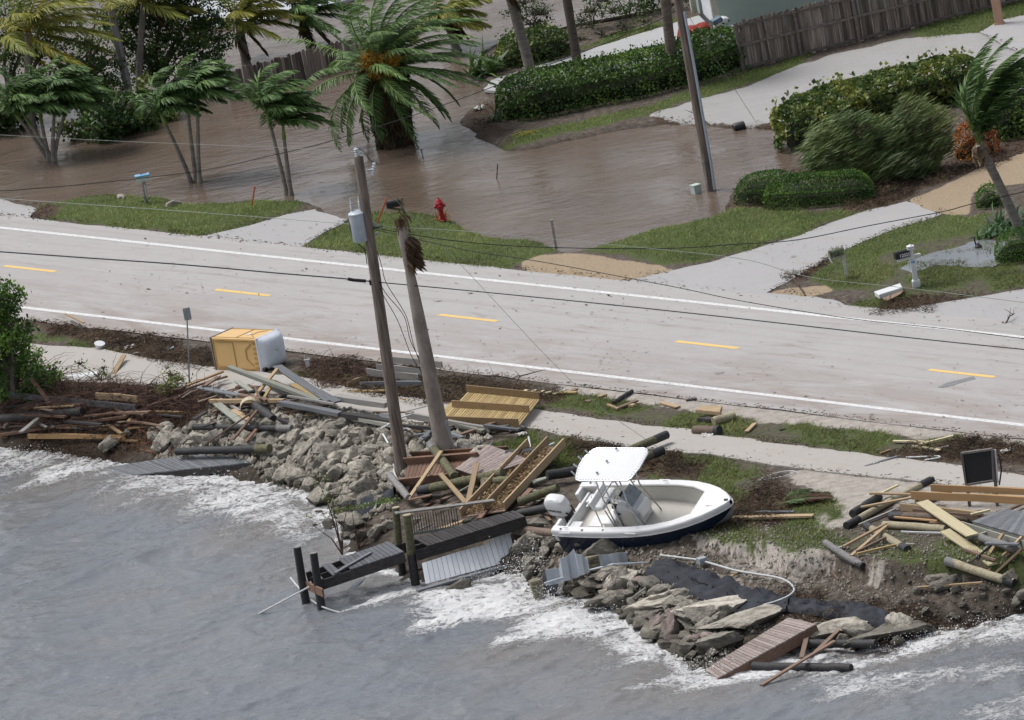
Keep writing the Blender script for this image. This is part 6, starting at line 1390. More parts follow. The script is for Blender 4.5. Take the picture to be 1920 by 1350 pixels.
def piling(ax, ay, bx, by, r, m_, label, la=.12, lb=.12, capA=None, capB=None, name='piling', cat='piling'):
    a = G(ax, ay, la); b = G(bx, by, lb); d = b - a; L = d.length; root = empty(name, a, None, label, cat)
    K = 8; mb = MB(); pts = [d * i / K + Vector((0, 0, random.uniform(-.012, .012))) for i in range(K + 1)]; mb.tube(pts, [r * random.uniform(.95, 1.04) for _ in pts], 12)
    o = mb.build('shaft', PM[m_], root, smooth=True)
    for f0, f1, cm in ((0, .14, capA), (.86, 1, capB)):
        if cm: mb = MB(); mb.tube([d * f0 - (d / L * .01 if f0 == 0 else Vector()), d * f1 + (d / L * .01 if f1 == 1 else Vector())], r * 1.06, 12); mb.build('end_band', PM[cm], root, smooth=True)
    return root
# ---- rocks
RM = []
def rock_mesh(seed, flat=1.0):
    r_ = np.random.RandomState(seed); bm = bmesh.new(); bmesh.ops.create_icosphere(bm, subdivisions=4 if seed < 200 else 3, radius=1)
    N_ = r_.normal(size=(11, 3)); N_ /= np.linalg.norm(N_, axis=1)[:, None]; D_ = r_.uniform(.45, .8, 11)
    for v in bm.verts:
        p_ = np.array(v.co); 
        for n_, d_ in zip(N_, D_):
            t = p_ @ n_ - d_
            if t > 0: p_ = p_ - n_ * t * .93
        k = 1 + .30 * (float(fbm(p_[0] * 2.6 + seed, p_[1] * 2.6 + p_[2] * 2.1, seed, 4)) - .5) + .16 * (float(vnoise(p_[0] * 9 + p_[2] * 4, p_[1] * 9 - p_[2] * 5, seed)) - .5)
        v.co = Vector(p_ * k * np.array([1, .85, .8 * flat]) * 1.5)
    me = bpy.data.meshes.new('boulder'); bm.to_mesh(me); bm.free(); me.polygons.foreach_set('use_smooth', np.ones(len(me.polygons), bool))
    try: me.set_sharp_from_angle(angle=math.radians(32))
    except Exception: pass
    return me
RV = [rock_mesh(100 + i) for i in range(9)]; FV = [rock_mesh(200 + i, .66) for i in range(6)]
M_rock = mat('pale_limestone', (.43, .395, .335), (.16, .145, .122), 2.3, .95, 1.0, .10, rnd=.34, c3=(.57, .53, .46)); M_rockd = mat('brown_rubble', (.24, .222, .188), (.075, .068, .058), 2.0, .95, 1.0, .08, rnd=.32, c3=(.35, .325, .28)); M_rockp = mat('purplish_rubble', (.20, .155, .14), (.09, .07, .062), 2, .9, .7, .04, rnd=.2, c3=(.33, .27, .25))
for m_ in (M_rock, M_rockd, M_rockp):      # tide-wet algae band on the stones that stand in the surf
    t = m_.node_tree; b_ = t.nodes['Principled BSDF']; lk = b_.inputs['Base Color'].links[0]; src = lk.from_socket
    ge = nd(t, 'NewGeometry'); sp_ = nd(t, 'SeparateXYZ'); t.links.new(ge.outputs['Position'], sp_.inputs[0]); nz = noise(t, ge.outputs['Position'], 3.0, 4)
    zz_ = mth(t, 'ADD', sp_.outputs[2], mth(t, 'MULTIPLY', nz, -.5)); mr = nd(t, 'MapRange', i_From_Min=-1.15, i_From_Max=-1.5); t.links.new(zz_, mr.inputs[0])
    t.links.new(mixc(t, mth(t, 'MULTIPLY', mr.outputs[0], .8), src, (.075, .066, .048)), b_.inputs['Base Color'])
    t.links.new(mth(t, 'MULTIPLY_ADD', mr.outputs[0], -.55, .92), b_.inputs['Roughness'])
def rock(px, py, sx, sy, sz, m_, label, group=None, me=None, rot=None, lift=None, flat=False, name='boulder'):
    p_ = G(px, py) if not isinstance(px, Vector) else px
    o = bpy.data.objects.new(name, shared(me or random.choice(FV if flat else RV), m_)); COL.objects.link(o)
    o.location = p_ + Vector((0, 0, sz * .35 if lift is None else lift)); o.rotation_euler = rot or (random.uniform(-.4, .4), random.uniform(-.4, .4), random.uniform(0, 6.28)); o.scale = (sx / 2, sy / 2, sz / 2)
    return tag(o, label, 'rock', group)
LMK = [(340, 820, 'left of the propped-up brown plank'), (450, 800, 'just under the black piling of the middle heap'), (540, 850, 'right of the two black pilings'), (560, 800, 'below the straight tan timber'), (520, 895, 'at the water edge beyond the floating deck'), (600, 900, 'at the foam edge left of the sapling'), (620, 850, 'around the long quarried stone'), (680, 820, 'under the grey beam bundle'), (700, 880, 'left of the utility pole foot'), (640, 930, 'above the battered sapling'), (770, 850, 'between the pole and the palm trunk'), (760, 900, 'right of the utility pole foot'), (880, 865, 'beside the galvanised pipe'), (800, 890, 'behind the collapsed deck'), (660, 985, 'among the bare-stemmed shrub'), (720, 960, 'by the pier posts'), (1000, 1030, 'under the long brown piling'), (1060, 1030, 'below the boat stern'), (980, 1060, 'right of the white panel'), (1110, 1105, 'right of the leaning green post'), (1180, 1095, 'behind the upright pale slab'), (1230, 1095, 'at the left end of the black fabric'), (1180, 1150, 'along the foam edge'), (1260, 1160, 'under the uppermost long slab'), (1310, 1200, 'left of the slatted walkway'), (1290, 1235, 'awash near the slatted walkway'), (1370, 1140, 'between the long slabs and the fabric'), (1480, 1170, 'above the slatted walkway'), (1560, 1180, 'behind the left long slab'), (1680, 1180, 'behind the right long slab'), (1740, 1120, 'left under the eroded bank'), (1850, 1120, 'under the long tan piling'), (60, 820, 'near the left edge'), (220, 830, 'under the orange plank'), (60, 790, 'by the black piling at the left edge'), (200, 785, 'under the long grey board'), (420, 760, 'below the slate-grey board'), (480, 750, 'beside the short piling'), (560, 775, 'under the wide slate-grey board'), (610, 790, 'by the mossy green beam'), (800, 925, 'in front of the collapsed red-brown deck'), (850, 950, 'behind the railing'), (930, 950, 'under the upturned walkway'), (1010, 930, 'between the upturned walkway and the outboard'), (960, 900, 'beside the purplish deck panel'), (900, 975, 'at the foot of the tan V of planks'), (840, 825, 'right of the palm trunk'), (1720, 985, 'under the wide pale plank'), (1780, 1010, 'between the two wide pale planks'), (1860, 1000, 'under the grey deck panel'), (1850, 1050, 'beside the ladder-like frame'), (1900, 970, 'by the long orange-tan beams')]
def inpoly(x, y, q): return bool(inside(np.array([x]), np.array([y]), q)[0])
def rockfield(poly, dx, dy, lo, hi, m_s, label, group, nmax, flat=0.0, seed=1, name='boulder'):
    r_ = random.Random(seed); pts = []; xs_ = [p[0] for p in poly]; ys_ = [p[1] for p in poly]; tries = 0
    while tries < 9000 and len(pts) < nmax:
        tries += 1; x = r_.uniform(min(xs_), max(xs_)); y = r_.uniform(min(ys_), max(ys_))
        if not inpoly(x, y, poly): continue
        if any(((x - a) / dx) ** 2 + ((y - b) / dy) ** 2 < 1 for a, b in pts): continue
        pts.append((x, y)); sk = r_.choice((.62, .8, 1, 1, 1.25, 1.6)); s = r_.uniform(lo, hi) * sk; m__ = r_.choice(m_s)
        lm = min(LMK, key=lambda q: ((q[0] - x) / 1.0) ** 2 + ((q[1] - y) * 2) ** 2)[2]; w0 = 'small' if sk < .7 else ('large' if sk > 1.5 else 'medium-sized')
        lab2 = '%s %s %s' % (w0, label.split('|')[0], lm); rock(x, y, s, s * r_.uniform(.7, 1), s * r_.uniform(.65, .95) * (.8 if 'slab' in name else 1), m__, lab2, group, flat=r_.random() < flat, name=name)
    return len(pts)
POLY_L = [(370, 800), (440, 775), (540, 790), (640, 800), (740, 822), (770, 838), (830, 842), (900, 838), (930, 862), (880, 885), (800, 890), (760, 912), (745, 935), (660, 955), (620, 948), (560, 918), (510, 905), (505, 880), (470, 850), (430, 836), (330, 842), (285, 835), (290, 815)]
NR = rockfield(POLY_L, 13, 8.2, .26, .50, [M_rock] * 5 + [M_rockd], 'pale craggy boulder', 'boulders of the pale rock bank', 245, seed=4)
rockfield([(10, 790), (300, 800), (330, 850), (240, 862), (120, 840), (0, 836)], 40, 12, .2, .4, [M_rockd], 'dark boulder', 'boulders under the left timber heap', 5, seed=5)
rockfield([(585, 930), (650, 945), (740, 940), (735, 1010), (660, 1020), (610, 990)], 24, 13, .35, .6, [M_rock, M_rock, M_rockd], 'wet boulder', 'wet boulders beside the dock', 16, seed=6)
rockfield([(985, 1008), (1110, 1024), (1060, 1034), (1012, 1056), (995, 1072), (985, 1045)], 17, 9, .34, .56, [M_rockd, M_rock, M_rockd], 'greyish boulder', 'boulders below the boat', 24, flat=.3, seed=7)
NR2 = rockfield([(1060, 1114), (1110, 1090), (1180, 1080), (1215, 1092), (1250, 1112), (1370, 1155), (1330, 1180), (1350, 1230), (1300, 1245), (1240, 1205), (1180, 1165), (1120, 1125)], 16, 9, .34, .62, [M_rockd, M_rockd, M_rock, M_rockd, M_rockp], 'angular rubble slab', 'rubble of the broken sea wall', 105, flat=.6, seed=8, name='rubble_slab')
rockfield([(1480, 1178), (1720, 1186), (1720, 1208), (1500, 1208), (1440, 1195)], 26, 12, .3, .6, [M_rockd, M_rock], 'rubble stone', 'stones round the long slabs', 34, flat=.5, seed=9)
rockfield([(1690, 1090), (1920, 1110), (1960, 1150), (1850, 1160), (1740, 1165), (1690, 1140)], 40, 16, .16, .38, [M_rockd], 'dark stone', 'stones under the eroded bank', 18, flat=.4, seed=10)
for px, py, sx, sy, sz, rz, m_, l_ in (
    (1152, 1028, 1.35, .6, .75, .25, M_rockd, 'big smooth grey boulder leaning against the boat hull'), (1165, 1112, .75, .4, 1.2, .2, M_rock, 'upright pale slab standing in the broken sea wall'), (1150, 1132, 1.6, .9, .75, .3, M_rockd, 'wide grey slab at the foam edge of the broken sea wall'),
    (1252, 1134, 2.0, 1.0, .62, .25, M_rock, 'long pale slab above the brown walkway, uppermost of three'), (1332, 1150, 2.1, 1.1, .72, .2, M_rock, 'long pale slab in the middle of three beside the black fabric'), (1396, 1172, 2.1, 1.1, .75, .12, M_rock, 'long pale slab touching the top of the brown walkway'), (1344, 1212, 1.2, .9, .65, .3, M_rockd, 'grey slab with dripping wet face left of the brown walkway'),
    (1240, 1182, .95, .7, .65, .3, M_rockp, 'purplish brown slab at the foam edge, left of two'), (1268, 1188, .7, .6, .8, .9, M_rockp, 'purplish pointed slab at the foam edge, right of two'), (1556, 1195, 2.3, 1.1, .75, .05, M_rock, 'long brown-topped slab behind the floating pilings, left of two'), (1668, 1196, 2.2, 1.0, .62, .15, M_rockd, 'long grey slab pointing at the water, right of two'),
    (900, 870, .9, .8, .8, .4, M_rock, 'large grey boulder beside the galvanised pipe'), (540, 892, .9, .8, .7, 1, M_rock, 'pale pinkish boulder at the water edge near the floating deck'), (998, 1080, .5, .4, .5, 1, M_rockd, 'wet brown boulder in the spray right of the white panel'), (866, 1108, .9, .5, .45, .2, M_rockd, 'brown boulder half sunk in foam below the white panel'),
    (1780, 1100, .9, .6, .5, .2, M_rockd, 'dark angular rock under the eroded scarp'), (1900, 1085, .5, .4, .35, .2, M_rock, 'pale stone at the right edge beside the long piling'), (1005, 992, 1.1, .6, .5, .1, M_rockd, 'brown slab under the outboard motor')):
    rock(px, py, sx, sy, sz, m_, l_, rot=(random.uniform(-.1, .1), random.uniform(-.1, .1), rz), flat=sx > 1.5, name='rock_slab' if sx > 1.5 else 'boulder', lift=sz * .2)
rock(577, 855, 1.3, .35, .22, M_rock, 'long pale quarried stone lying on the rock bank', rot=(.1, -.45, .5), name='stone_block', lift=.3)
o = bpy.data.objects[-1] if False else None
for px, py, l_, s in ((228, 372, 'small white rock on the left lawn', .34), (325, 385, 'grey rock on the left lawn', .5)): rock(px, py, s, s * .7, s * .6, M_rock, l_, lift=.05)
# gravel and broken bits that fill the gaps
def rubble(name, poly, n, lo, hi, m_, label, seed):
    r_ = np.random.RandomState(seed); W2 = Pn(poly, -.7); x = r_.uniform(W2[:, 0].min() - 1, W2[:, 0].max() + 1, n * 3); y = r_.uniform(W2[:, 1].min() - 1, W2[:, 1].max() + 1, n * 3); k = inside(x, y, W2); x = x[k][:n]; y = y[k][:n]; n = len(x)
    O8 = np.array([[1, 0, 0], [0, 1, 0], [-1, 0, 0], [0, -1, 0], [0, 0, 1], [0, 0, -1.]]); F8 = np.array([[0, 1, 4], [1, 2, 4], [2, 3, 4], [3, 0, 4], [1, 0, 5], [2, 1, 5], [3, 2, 5], [0, 3, 5]])
    s = r_.uniform(lo, hi, (n, 1, 1)) * r_.uniform(.5, 1.2, (n, 6, 1)); a = r_.uniform(0, 6.28, n); V = O8[None] * s; R_ = np.stack([np.cos(a), -np.sin(a), np.sin(a), np.cos(a)], 1).reshape(n, 2, 2); V[:, :, :2] = np.einsum('nij,nkj->nki', R_, V[:, :, :2])
    V = V + np.stack([x, y, tz(x, y) + lo * .4], 1)[:, None]; F = (F8[None] + np.arange(n)[:, None, None] * 6).reshape(-1, 3); o = mesh_np(name, V.reshape(-1, 3), F, m_); return tag(o, label, kind='stuff')
rubble('rubble', POLY_L, 4200, .06, .19, M_rock, 'small broken stones filling the gaps of the pale rock bank', 3)
rubble('rubble', [(900, 1000), (1160, 1030), (1300, 1060), (1420, 1140), (1340, 1250), (1180, 1160), (960, 1080)], 3200, .04, .12, M_rockd, 'small broken stones of the ruined sea wall', 4)
rubble('bank_crumbs', [(1280, 1010), (1960, 1060), (1960, 1150), (1500, 1200), (1400, 1150), (1280, 1070)], 3800, .015, .07, M_rockd, 'crumbled soil and pebbles on the eroded bank', 5)

# ---- decks and walkways: each board is a piece
def lerp(a, b, t): return a + (b - a) * t
def deck(name, c, n, m_, label, cat='deck', gap=.10, t_=.04, beams=(0, 1), bd=.22, bm_='brown', upside=False, skip=(), crook=0, beam_t=.05, jag=0.0):
    p00, p10, p11, p01 = c; base = (p00 + p10 + p11 + p01) / 4; root = empty(name, base, None, label, cat)
    nrm = (p10 - p00).cross(p01 - p00).normalized(); nrm = nrm if nrm.z > 0 else -nrm
    for k in range(n):
        if k in skip: continue
        u0 = (k + gap / 2) / n; u1 = (k + 1 - gap / 2) / n; cr_ = random.uniform(-crook, crook); a = lerp(p00, p10, u0); b = lerp(p00, p10, u1); c_ = lerp(p01, p11, u1 + cr_); d = lerp(p01, p11, u0 + cr_)
        e0 = random.uniform(-jag, jag); v_ = (d - a).normalized(); a = a - v_ * e0; b = b - v_ * e0
        mb = MB(); mb.sheet([q - base + nrm * (random.uniform(0, .012)) for q in (a, b, c_, d)], t_, nrm); o = mb.build('board', W[m_], root); 
    sg = 1 if upside else -1
    for v_ in beams:
        a = lerp(p00, p01, v_) - base; b = lerp(p10, p11, v_) - base; off = nrm * sg * (bd / 2 + (0.003 if upside else t_ + .003)); inn_ = (lerp(p00, p01, .5) - lerp(p00, p01, v_)); inn_ = inn_.normalized() * .03 if inn_.length > 1e-6 else Vector()
        mb = MB(); mb.bar(a + off + inn_, b + off + inn_, beam_t, bd, nrm); mb.build('joist', W[bm_], root)
    return root
# pier: posts, sagging deck runs, rail
SZ = SEA_Z
pr_ = empty('pier', P(660, 1090, SZ), None, 'black wrecked pier on four posts running from the bank into the water', 'pier'); pb = pr_.location.copy()
for bx, by, tx, ty, m_, r_ in ((574, 1135, 557, 1026, 'black', .125), (602, 1142, 588, 1037, 'black', .125), (752, 1076, 742, 952, 'mossy', .12), (778, 1098, 763, 966, 'mossy', .135)):
    b = P(bx, by, SZ); mb = MB(); t_ = at(tx, ty, b.y); mb.tube([b - Vector((0, 0, .9)) - (t_ - b) * .02 - pb, b.lerp(t_, .5) - pb, t_ - pb], [r_ * 1.05, r_, r_ * .95], 12); mb.build('post', PM[m_], pr_, smooth=True)
    mb = MB(); mb.tube([b - pb - Vector((0, 0, .9)), b.lerp(t_, .45) - pb], r_ * 1.04, 12); mb.build('wet_sleeve', PM['black'], pr_, smooth=True)
    mb = MB(); mb.tube([t_ - pb, t_ - pb + Vector((0, 0, .02))], r_ * 1.0, 12); mb.build('post_top', PM['greyp'] if m_ == 'black' else PM['tan'], pr_)
deck('walkway', (P(590, 1090, -.62), P(757, 1034, -.33), P(728, 1015, -.33), P(572, 1071, -.62)), 20, 'wetslate', 'left run of the black pier walkway with missing boards', 'walkway', gap=.12, bm_='dark', bd=.30, skip=(0, 2, 3, 6, 7), beams=(0, .5, 1), beam_t=.07)
plank(P(628, 1074, -.5), 0, P(695, 1036, -.36), 0, .12, .04, 'slate', 'loose grey board lying diagonally over the gap in the left pier run')
deck('walkway', (P(778, 1031, -.33), P(985, 968, -.02), P(962, 957, -.02), P(752, 1016, -.33)), 26, 'dark', 'right run of the black pier walkway reaching the bank', 'walkway', gap=.12, bm_='dark', bd=.32, skip=(0, 1, 2), beams=(0, .5, 1), beam_t=.07, crook=.004)
mb = MB(); mb.bar(P(560, 1090, -.85), P(606, 1112, -.85), .06, .26); o = mb.build('cross_beam', W['red'], None); tag(o, 'red-brown cross beam between the two outer pier posts', 'beam')
plank(P(772, 1072, -1.05), 0, P(800, 1062, -1.05), 0, .06, .18, 'dark', 'short black beam end between the inner post and the white panel', up=(0, 1, 0))
# rail of the pier
rl = empty('railing', P(760, 1000, -.3), None, 'weathered grey railing with many thin balusters behind the pier', 'railing'); rb_ = rl.location.copy()
t0, t1 = P(741, 963, .35), P(927, 938, .35); b0, b1 = P(768, 1002, -.25), P(887, 984, -.25)
Yt = b0.y; t0 = at(741, 962, Yt); t1 = at(926, 938, Yt + 1.2); b0 = at(768, 1002, Yt); b1 = at(888, 983, Yt + .9)
mb = MB(); mb.bar(t0 - rb_, t1 - rb_, .14, .045, (0, -.3, 1)); mb.build('top_rail', M_gray, rl); mb = MB(); mb.bar(b0 - rb_, b1 - rb_, .05, .09); mb.build('bottom_rail', W['green'], rl)
for k in range(20):
    f = k / 19; a = at(768 + 92 * f, 1001 - 14 * f, Yt + .7 * f); b = at(763 + 92 * f, 966 - 13 * f, Yt + .7 * f); mb = MB(); mb.bar(a - rb_, b - rb_, .035, .035, (0, 1, 0)); mb.build('baluster', W['brown'] if k % 3 else M_gray, rl)
# white panel
wp = empty('fallen_screen', P(880, 1075, SZ), None, 'broken white boarded panel leaning in the surf below the pier', 'panel'); wb = wp.location.copy()
prof = [(791, 1056), (868, 1032), (910, 1021), (938, 998), (953, 984)]
def prof_at(x):
    for (x0, y0), (x1, y1) in zip(prof, prof[1:]):
        if x <= x1: return y0 + (y1 - y0) * (x - x0) / (x1 - x0)
    return prof[-1][1]
def wpt(x, y, f): return P(x, y, -1.30 + f)
n = 18
for k in range(n):
    f0, f1 = (k + .05) / n, (k + .95) / n; q = []
    for f in (f0, f1):
        bx = 798 + 171 * f; by = 1095 - 46 * f; tx = 791 + 162 * f; ty = prof_at(tx); hpx = by - ty; q.append((wpt(bx, by, 0), wpt(tx, ty, .0145 * hpx)))
    mb = MB(); pts = [q[0][0] - wb, q[1][0] - wb, q[1][1] - wb, q[0][1] - wb]; nn = (pts[1] - pts[0]).cross(pts[3] - pts[0]).normalized(); nn = nn if nn.y < 0 else -nn; mb.sheet([p_ + nn * random.uniform(0, .01) for p_ in pts], .03, nn); mb.build('board', mat('white_board', (.80, .82, .85), (.74, .76, .79), 3, .6, .1, rnd=.07), wp)
mb = MB(); mb.bar(P(782, 1108, -1.36) - wb, P(972, 1054, -1.34) - wb, .22, .07); mb.build('base_rail', W['slate'], wp)
# collapsed stair-like brown deck, upside down
deck('collapsed_deck', (G(757, 925, .25), G(870, 912, .25), G(905, 885, .45), G(770, 897, .5)), 18, 'red', 'collapsed red-brown deck section with joists up, behind the railing', upside=True, beams=(0, .98), bd=.26, bm_='red', gap=.1)
deck('collapsed_deck', (G(768, 896, .45), G(905, 886, .45), G(965, 872, .45), G(782, 882, .45)), 22, 'orange', 'collapsed tan deck section with upturned joists beside the broken palm base', upside=True, beams=(0, .98), bd=.24, bm_='red', gap=.1)
dk = deck('fallen_decking', (G(859, 910, .55), G(893, 920, .5), G(972, 885, .6), G(922, 874, .7)), 7, 'purple', 'purplish weathered deck panel of long boards behind the upturned walkway', gap=.06, beams=(0, 1), bd=.14)
dk2 = deck('fallen_decking', (G(893, 920, .5), G(930, 915, .5), G(1000, 892, .5), G(968, 885, .6)), 5, 'purple', 'lower purplish deck panel half under the upturned walkway', gap=.06, beams=(0, 1), bd=.14)
# upturned walkway with three tan stringers
uw = empty('upturned_walkway', G(960, 930), None, 'upturned tan walkway, three long stringers with rubble caught between them', 'walkway'); ub_ = uw.location.copy()
s_ = [(868, 988, 998, 872), (912, 978, 1036, 868), (950, 975, 1066, 872)]
ends = []
for ax, ay, bx, by in s_:
    a = G(ax, ay, .45) - ub_; b = G(bx, by, .75) - ub_; ends.append((a, b)); mb = MB(); mb.bar(a, b, .055, .26); mb.build('stringer', W['tan'], uw)
n = 30
for k in range(n):
    f = (k + .5) / n; a = ends[0][0].lerp(ends[0][1], f); c_ = ends[2][0].lerp(ends[2][1], f); d_ = (ends[0][1] - ends[0][0]).normalized() * ((ends[0][1] - ends[0][0]).length / n * .46); dn = Vector((0, 0, -.15))
    mb = MB(); mb.sheet([a - d_ + dn, a + d_ + dn, c_ + d_ + dn, c_ - d_ + dn], .03); mb.build('board', W['brown'], uw)
bits = []
A0, B0 = ends[0]; A2, B2 = ends[2]
nn_ = 2600; f = rs.uniform(.02, .95, nn_); g = rs.uniform(.05, .95, nn_); base_ = np.array([list(A0.lerp(B0, a_).lerp(A2.lerp(B2, a_), b_)) for a_, b_ in zip(f, g)]); base_[:, 2] -= rs.uniform(.02, .12, nn_)
leaves('caught_litter', base_, .10, .05, leafmat('tan_litter', (.32, .23, .13), (.13, .09, .05), (.5, .4, .25), .9), uw, dirs=np.tile([1., .3, 0], (nn_, 1)), spread=.8, kind=None); 
# tan deck panel by the path, upside down
dk = deck('deck_section', (G(824, 806, .22), G(975, 812, .22), G(1016, 765, .30), G(880, 754, .35)), 30, 'yellow', 'upturned yellow-tan deck section with three joists lying on the footpath', upside=True, beams=(0, .5, 1), bd=.24, bm_='mid', gap=.26)
deck('deck_section', (G(818, 790, .15), G(846, 795, .15), G(872, 772, .2), G(848, 765, .2)), 5, 'yellow', 'small loose yellow board panel at the left end of the upturned deck section', gap=.05, beams=(), t_=.03)
for k in range(5): plank(973 + 16 * k, 740.5 + .6 * k, 990 + 16 * k, 734 + .8 * k, .16, .05, 'pale', 'short pale slat in the neat row by the road edge, %s from the left' % ('first', 'second', 'third', 'fourth', 'fifth')[k], name='slat', cat='slat')
plank(1048, 740, 1082, 739, .16, .05, 'yellow', 'last pale slat of the row by the road edge, lying along the row', name='slat', cat='slat')
# grey deck floating at the left
deck('floating_deck', (P(228, 893, -1.42), P(478, 866, -1.02), P(440, 838, -.92), P(178, 880, -1.50)), 44, 'slate', 'large grey-green deck section half awash at the foot of the rock bank', gap=.20, beams=(0, 1), bd=.2, bm_='dark', crook=.003)
# brown walkway awash at the right
wk = deck('walkway', (P(1345, 1272, -1.45), P(1530, 1170, -.85), P(1478, 1158, -.85), P(1322, 1255, -1.45)), 30, 'purple', 'slatted brown walkway sliding from the slabs into the surf', 'walkway', gap=.14, beams=(0, 1), bd=.30, bm_='red')
# grey composite deck, right edge
deck('fallen_decking', (G(1826, 1002, .40), G(1960, 1040, .40), G(1960, 996, .55), G(1888, 988, .55)), 14, 'slate', 'smooth grey deck panel at the right edge on top of the timbers', gap=.03, beams=(0,), bd=.22, bm_='green')

# ---- pilings
for a in ((0, 800, 158, 788, .15, 'black', 'black piling lying under the grey board at the left edge', .25, .3, None, None), (368, 826, 551, 824, .11, 'black', 'upper black piling across the floating deck', .45, .35, None, 'greyp'), (336, 872, 509, 860, .13, 'black', 'lower black piling lying on the floating deck edge', .45, .35, None, 'mossy'),
          (504, 731, 556, 757, .13, 'brown', 'short grey-brown piling on the timber heap', .3, .4, None, None), (484, 788, 516, 806, .15, 'black', 'stubby black piling with a torn tan sleeve on the timber heap', .5, .35, None, None),
          (817, 885, 857, 922, .14, 'mossy', 'grey-green piling poking over the collapsed deck', .9, .5, 'greyp', None), (737, 921, 770, 952, .12, 'greyp', 'blue-grey piling leaning on the black fabric near the pier posts', .5, .3, None, None), (790, 940, 948, 913, .15, 'mossy', 'long mossy piling with a black wrapped end under the crossed planks', .35, .45, 'black', None), (910, 927, 960, 922, .13, 'mossy', 'short mossy piling end beside the upturned walkway', .4, .4, None, None),
          (955, 882, 1010, 878, .17, 'black', 'fat black piling end above the purplish deck panel', .5, .5, None, None), (975, 985, 1042, 968, .14, 'black', 'black piling between the pier end and the boat stern, lower of two', .35, .3, None, None), (978, 962, 1050, 938, .14, 'mossy', 'dark mossy piling behind the outboard motor', .35, .4, None, None), (966, 1006, 1145, 1022, .13, 'brown', 'long brown piling lying under the boat hull', .25, .15, None, None),
          (1085, 905, 1253, 835, .13, 'mossy', 'upper piling poking out behind the boat roof', .3, .35, None, 'black'), (1100, 920, 1245, 865, .14, 'mossy', 'lower piling poking out behind the boat roof', .3, .35, None, 'black'), (1030, 915, 1120, 893, .16, 'black', 'black piling under the boat roof beside the upturned walkway', .4, .3, None, None),
          (1600, 972, 1650, 940, .13, 'black', 'black hollow-ended piling leftmost in the right timber heap', .14, .14, None, None), (1588, 993, 1748, 906, .11, 'tan', 'long tan piling with black ends in the right timber heap', .12, .12, 'black', 'black'), (1722, 950, 1780, 929, .15, 'tan', 'fat tan-green piling stub with black cap on the sand', .14, .15, None, 'black'),
          (1672, 977, 1845, 985, .13, 'brown', 'brown piling with black wrap under the tan beams', .15, .2, 'black', 'black'), (1658, 991, 1775, 1000, .12, 'tan', 'rust-stained split piling on the grass under the wide planks', .12, .12, None, None), (1626, 994, 1702, 1034, .12, 'tan', 'tan piling with black ends lying across the bank edge', .14, .05, 'black', 'black'), (1549, 1027, 1620, 1072, .11, 'greyp', 'grey piling sliding down the eroded bank', .15, .1, None, 'black'),
          (1777, 1069, 1903, 1106, .13, 'tan', 'long tan piling lying below the bank at the right', .2, .2, 'greyp', 'black'), (1842, 1024, 1905, 1044, .12, 'greyp', 'blue-grey piling end under the grey deck panel', .25, .25, None, None),
          (1458, 1218, 1645, 1220, .13, 'black', 'upper floating black piling right of the brown walkway', .2, .2, None, None), (1414, 1256, 1597, 1259, .14, 'black', 'lower floating black piling right of the brown walkway', .10, .10, None, None),
          (1304, 815, 1350, 816, .15, 'brown', 'brown log with a white cloth round it on the footpath', .15, .15, None, 'black'), (1339, 799, 1378, 787, .14, 'tan', 'short tan log on the verge beside the wooden box', .14, .14, None, None), (1151, 760, 1186, 738, .07, 'black', 'charred black post on the grass verge', .08, .08, None, None)):
    piling(*a[:7], la=a[7], lb=a[8], capA=a[9], capB=a[10])
# torn tan sleeve
mb = MB(); a = G(462, 790, .55); pts = []
for i in range(9): t = math.pi * (.05 + .9 * i / 8); pts.append(a + Vector((.32 * math.cos(math.pi - t) + .2, -.1, .32 * math.sin(t) - .1)))
for p_, q_ in zip(pts, pts[1:]): mb.bar(p_ - a, q_ - a, .45, .02, (0, -1, .2) if False else (0, 0, 1))
o = mb.build('cardboard_sleeve', mat('tan_card', (.40, .34, .25), (.3, .25, .18), 4, .8, .2), None); o.location = a; tag(o, 'curved tan sleeve lying over the stubby black piling', 'sleeve')

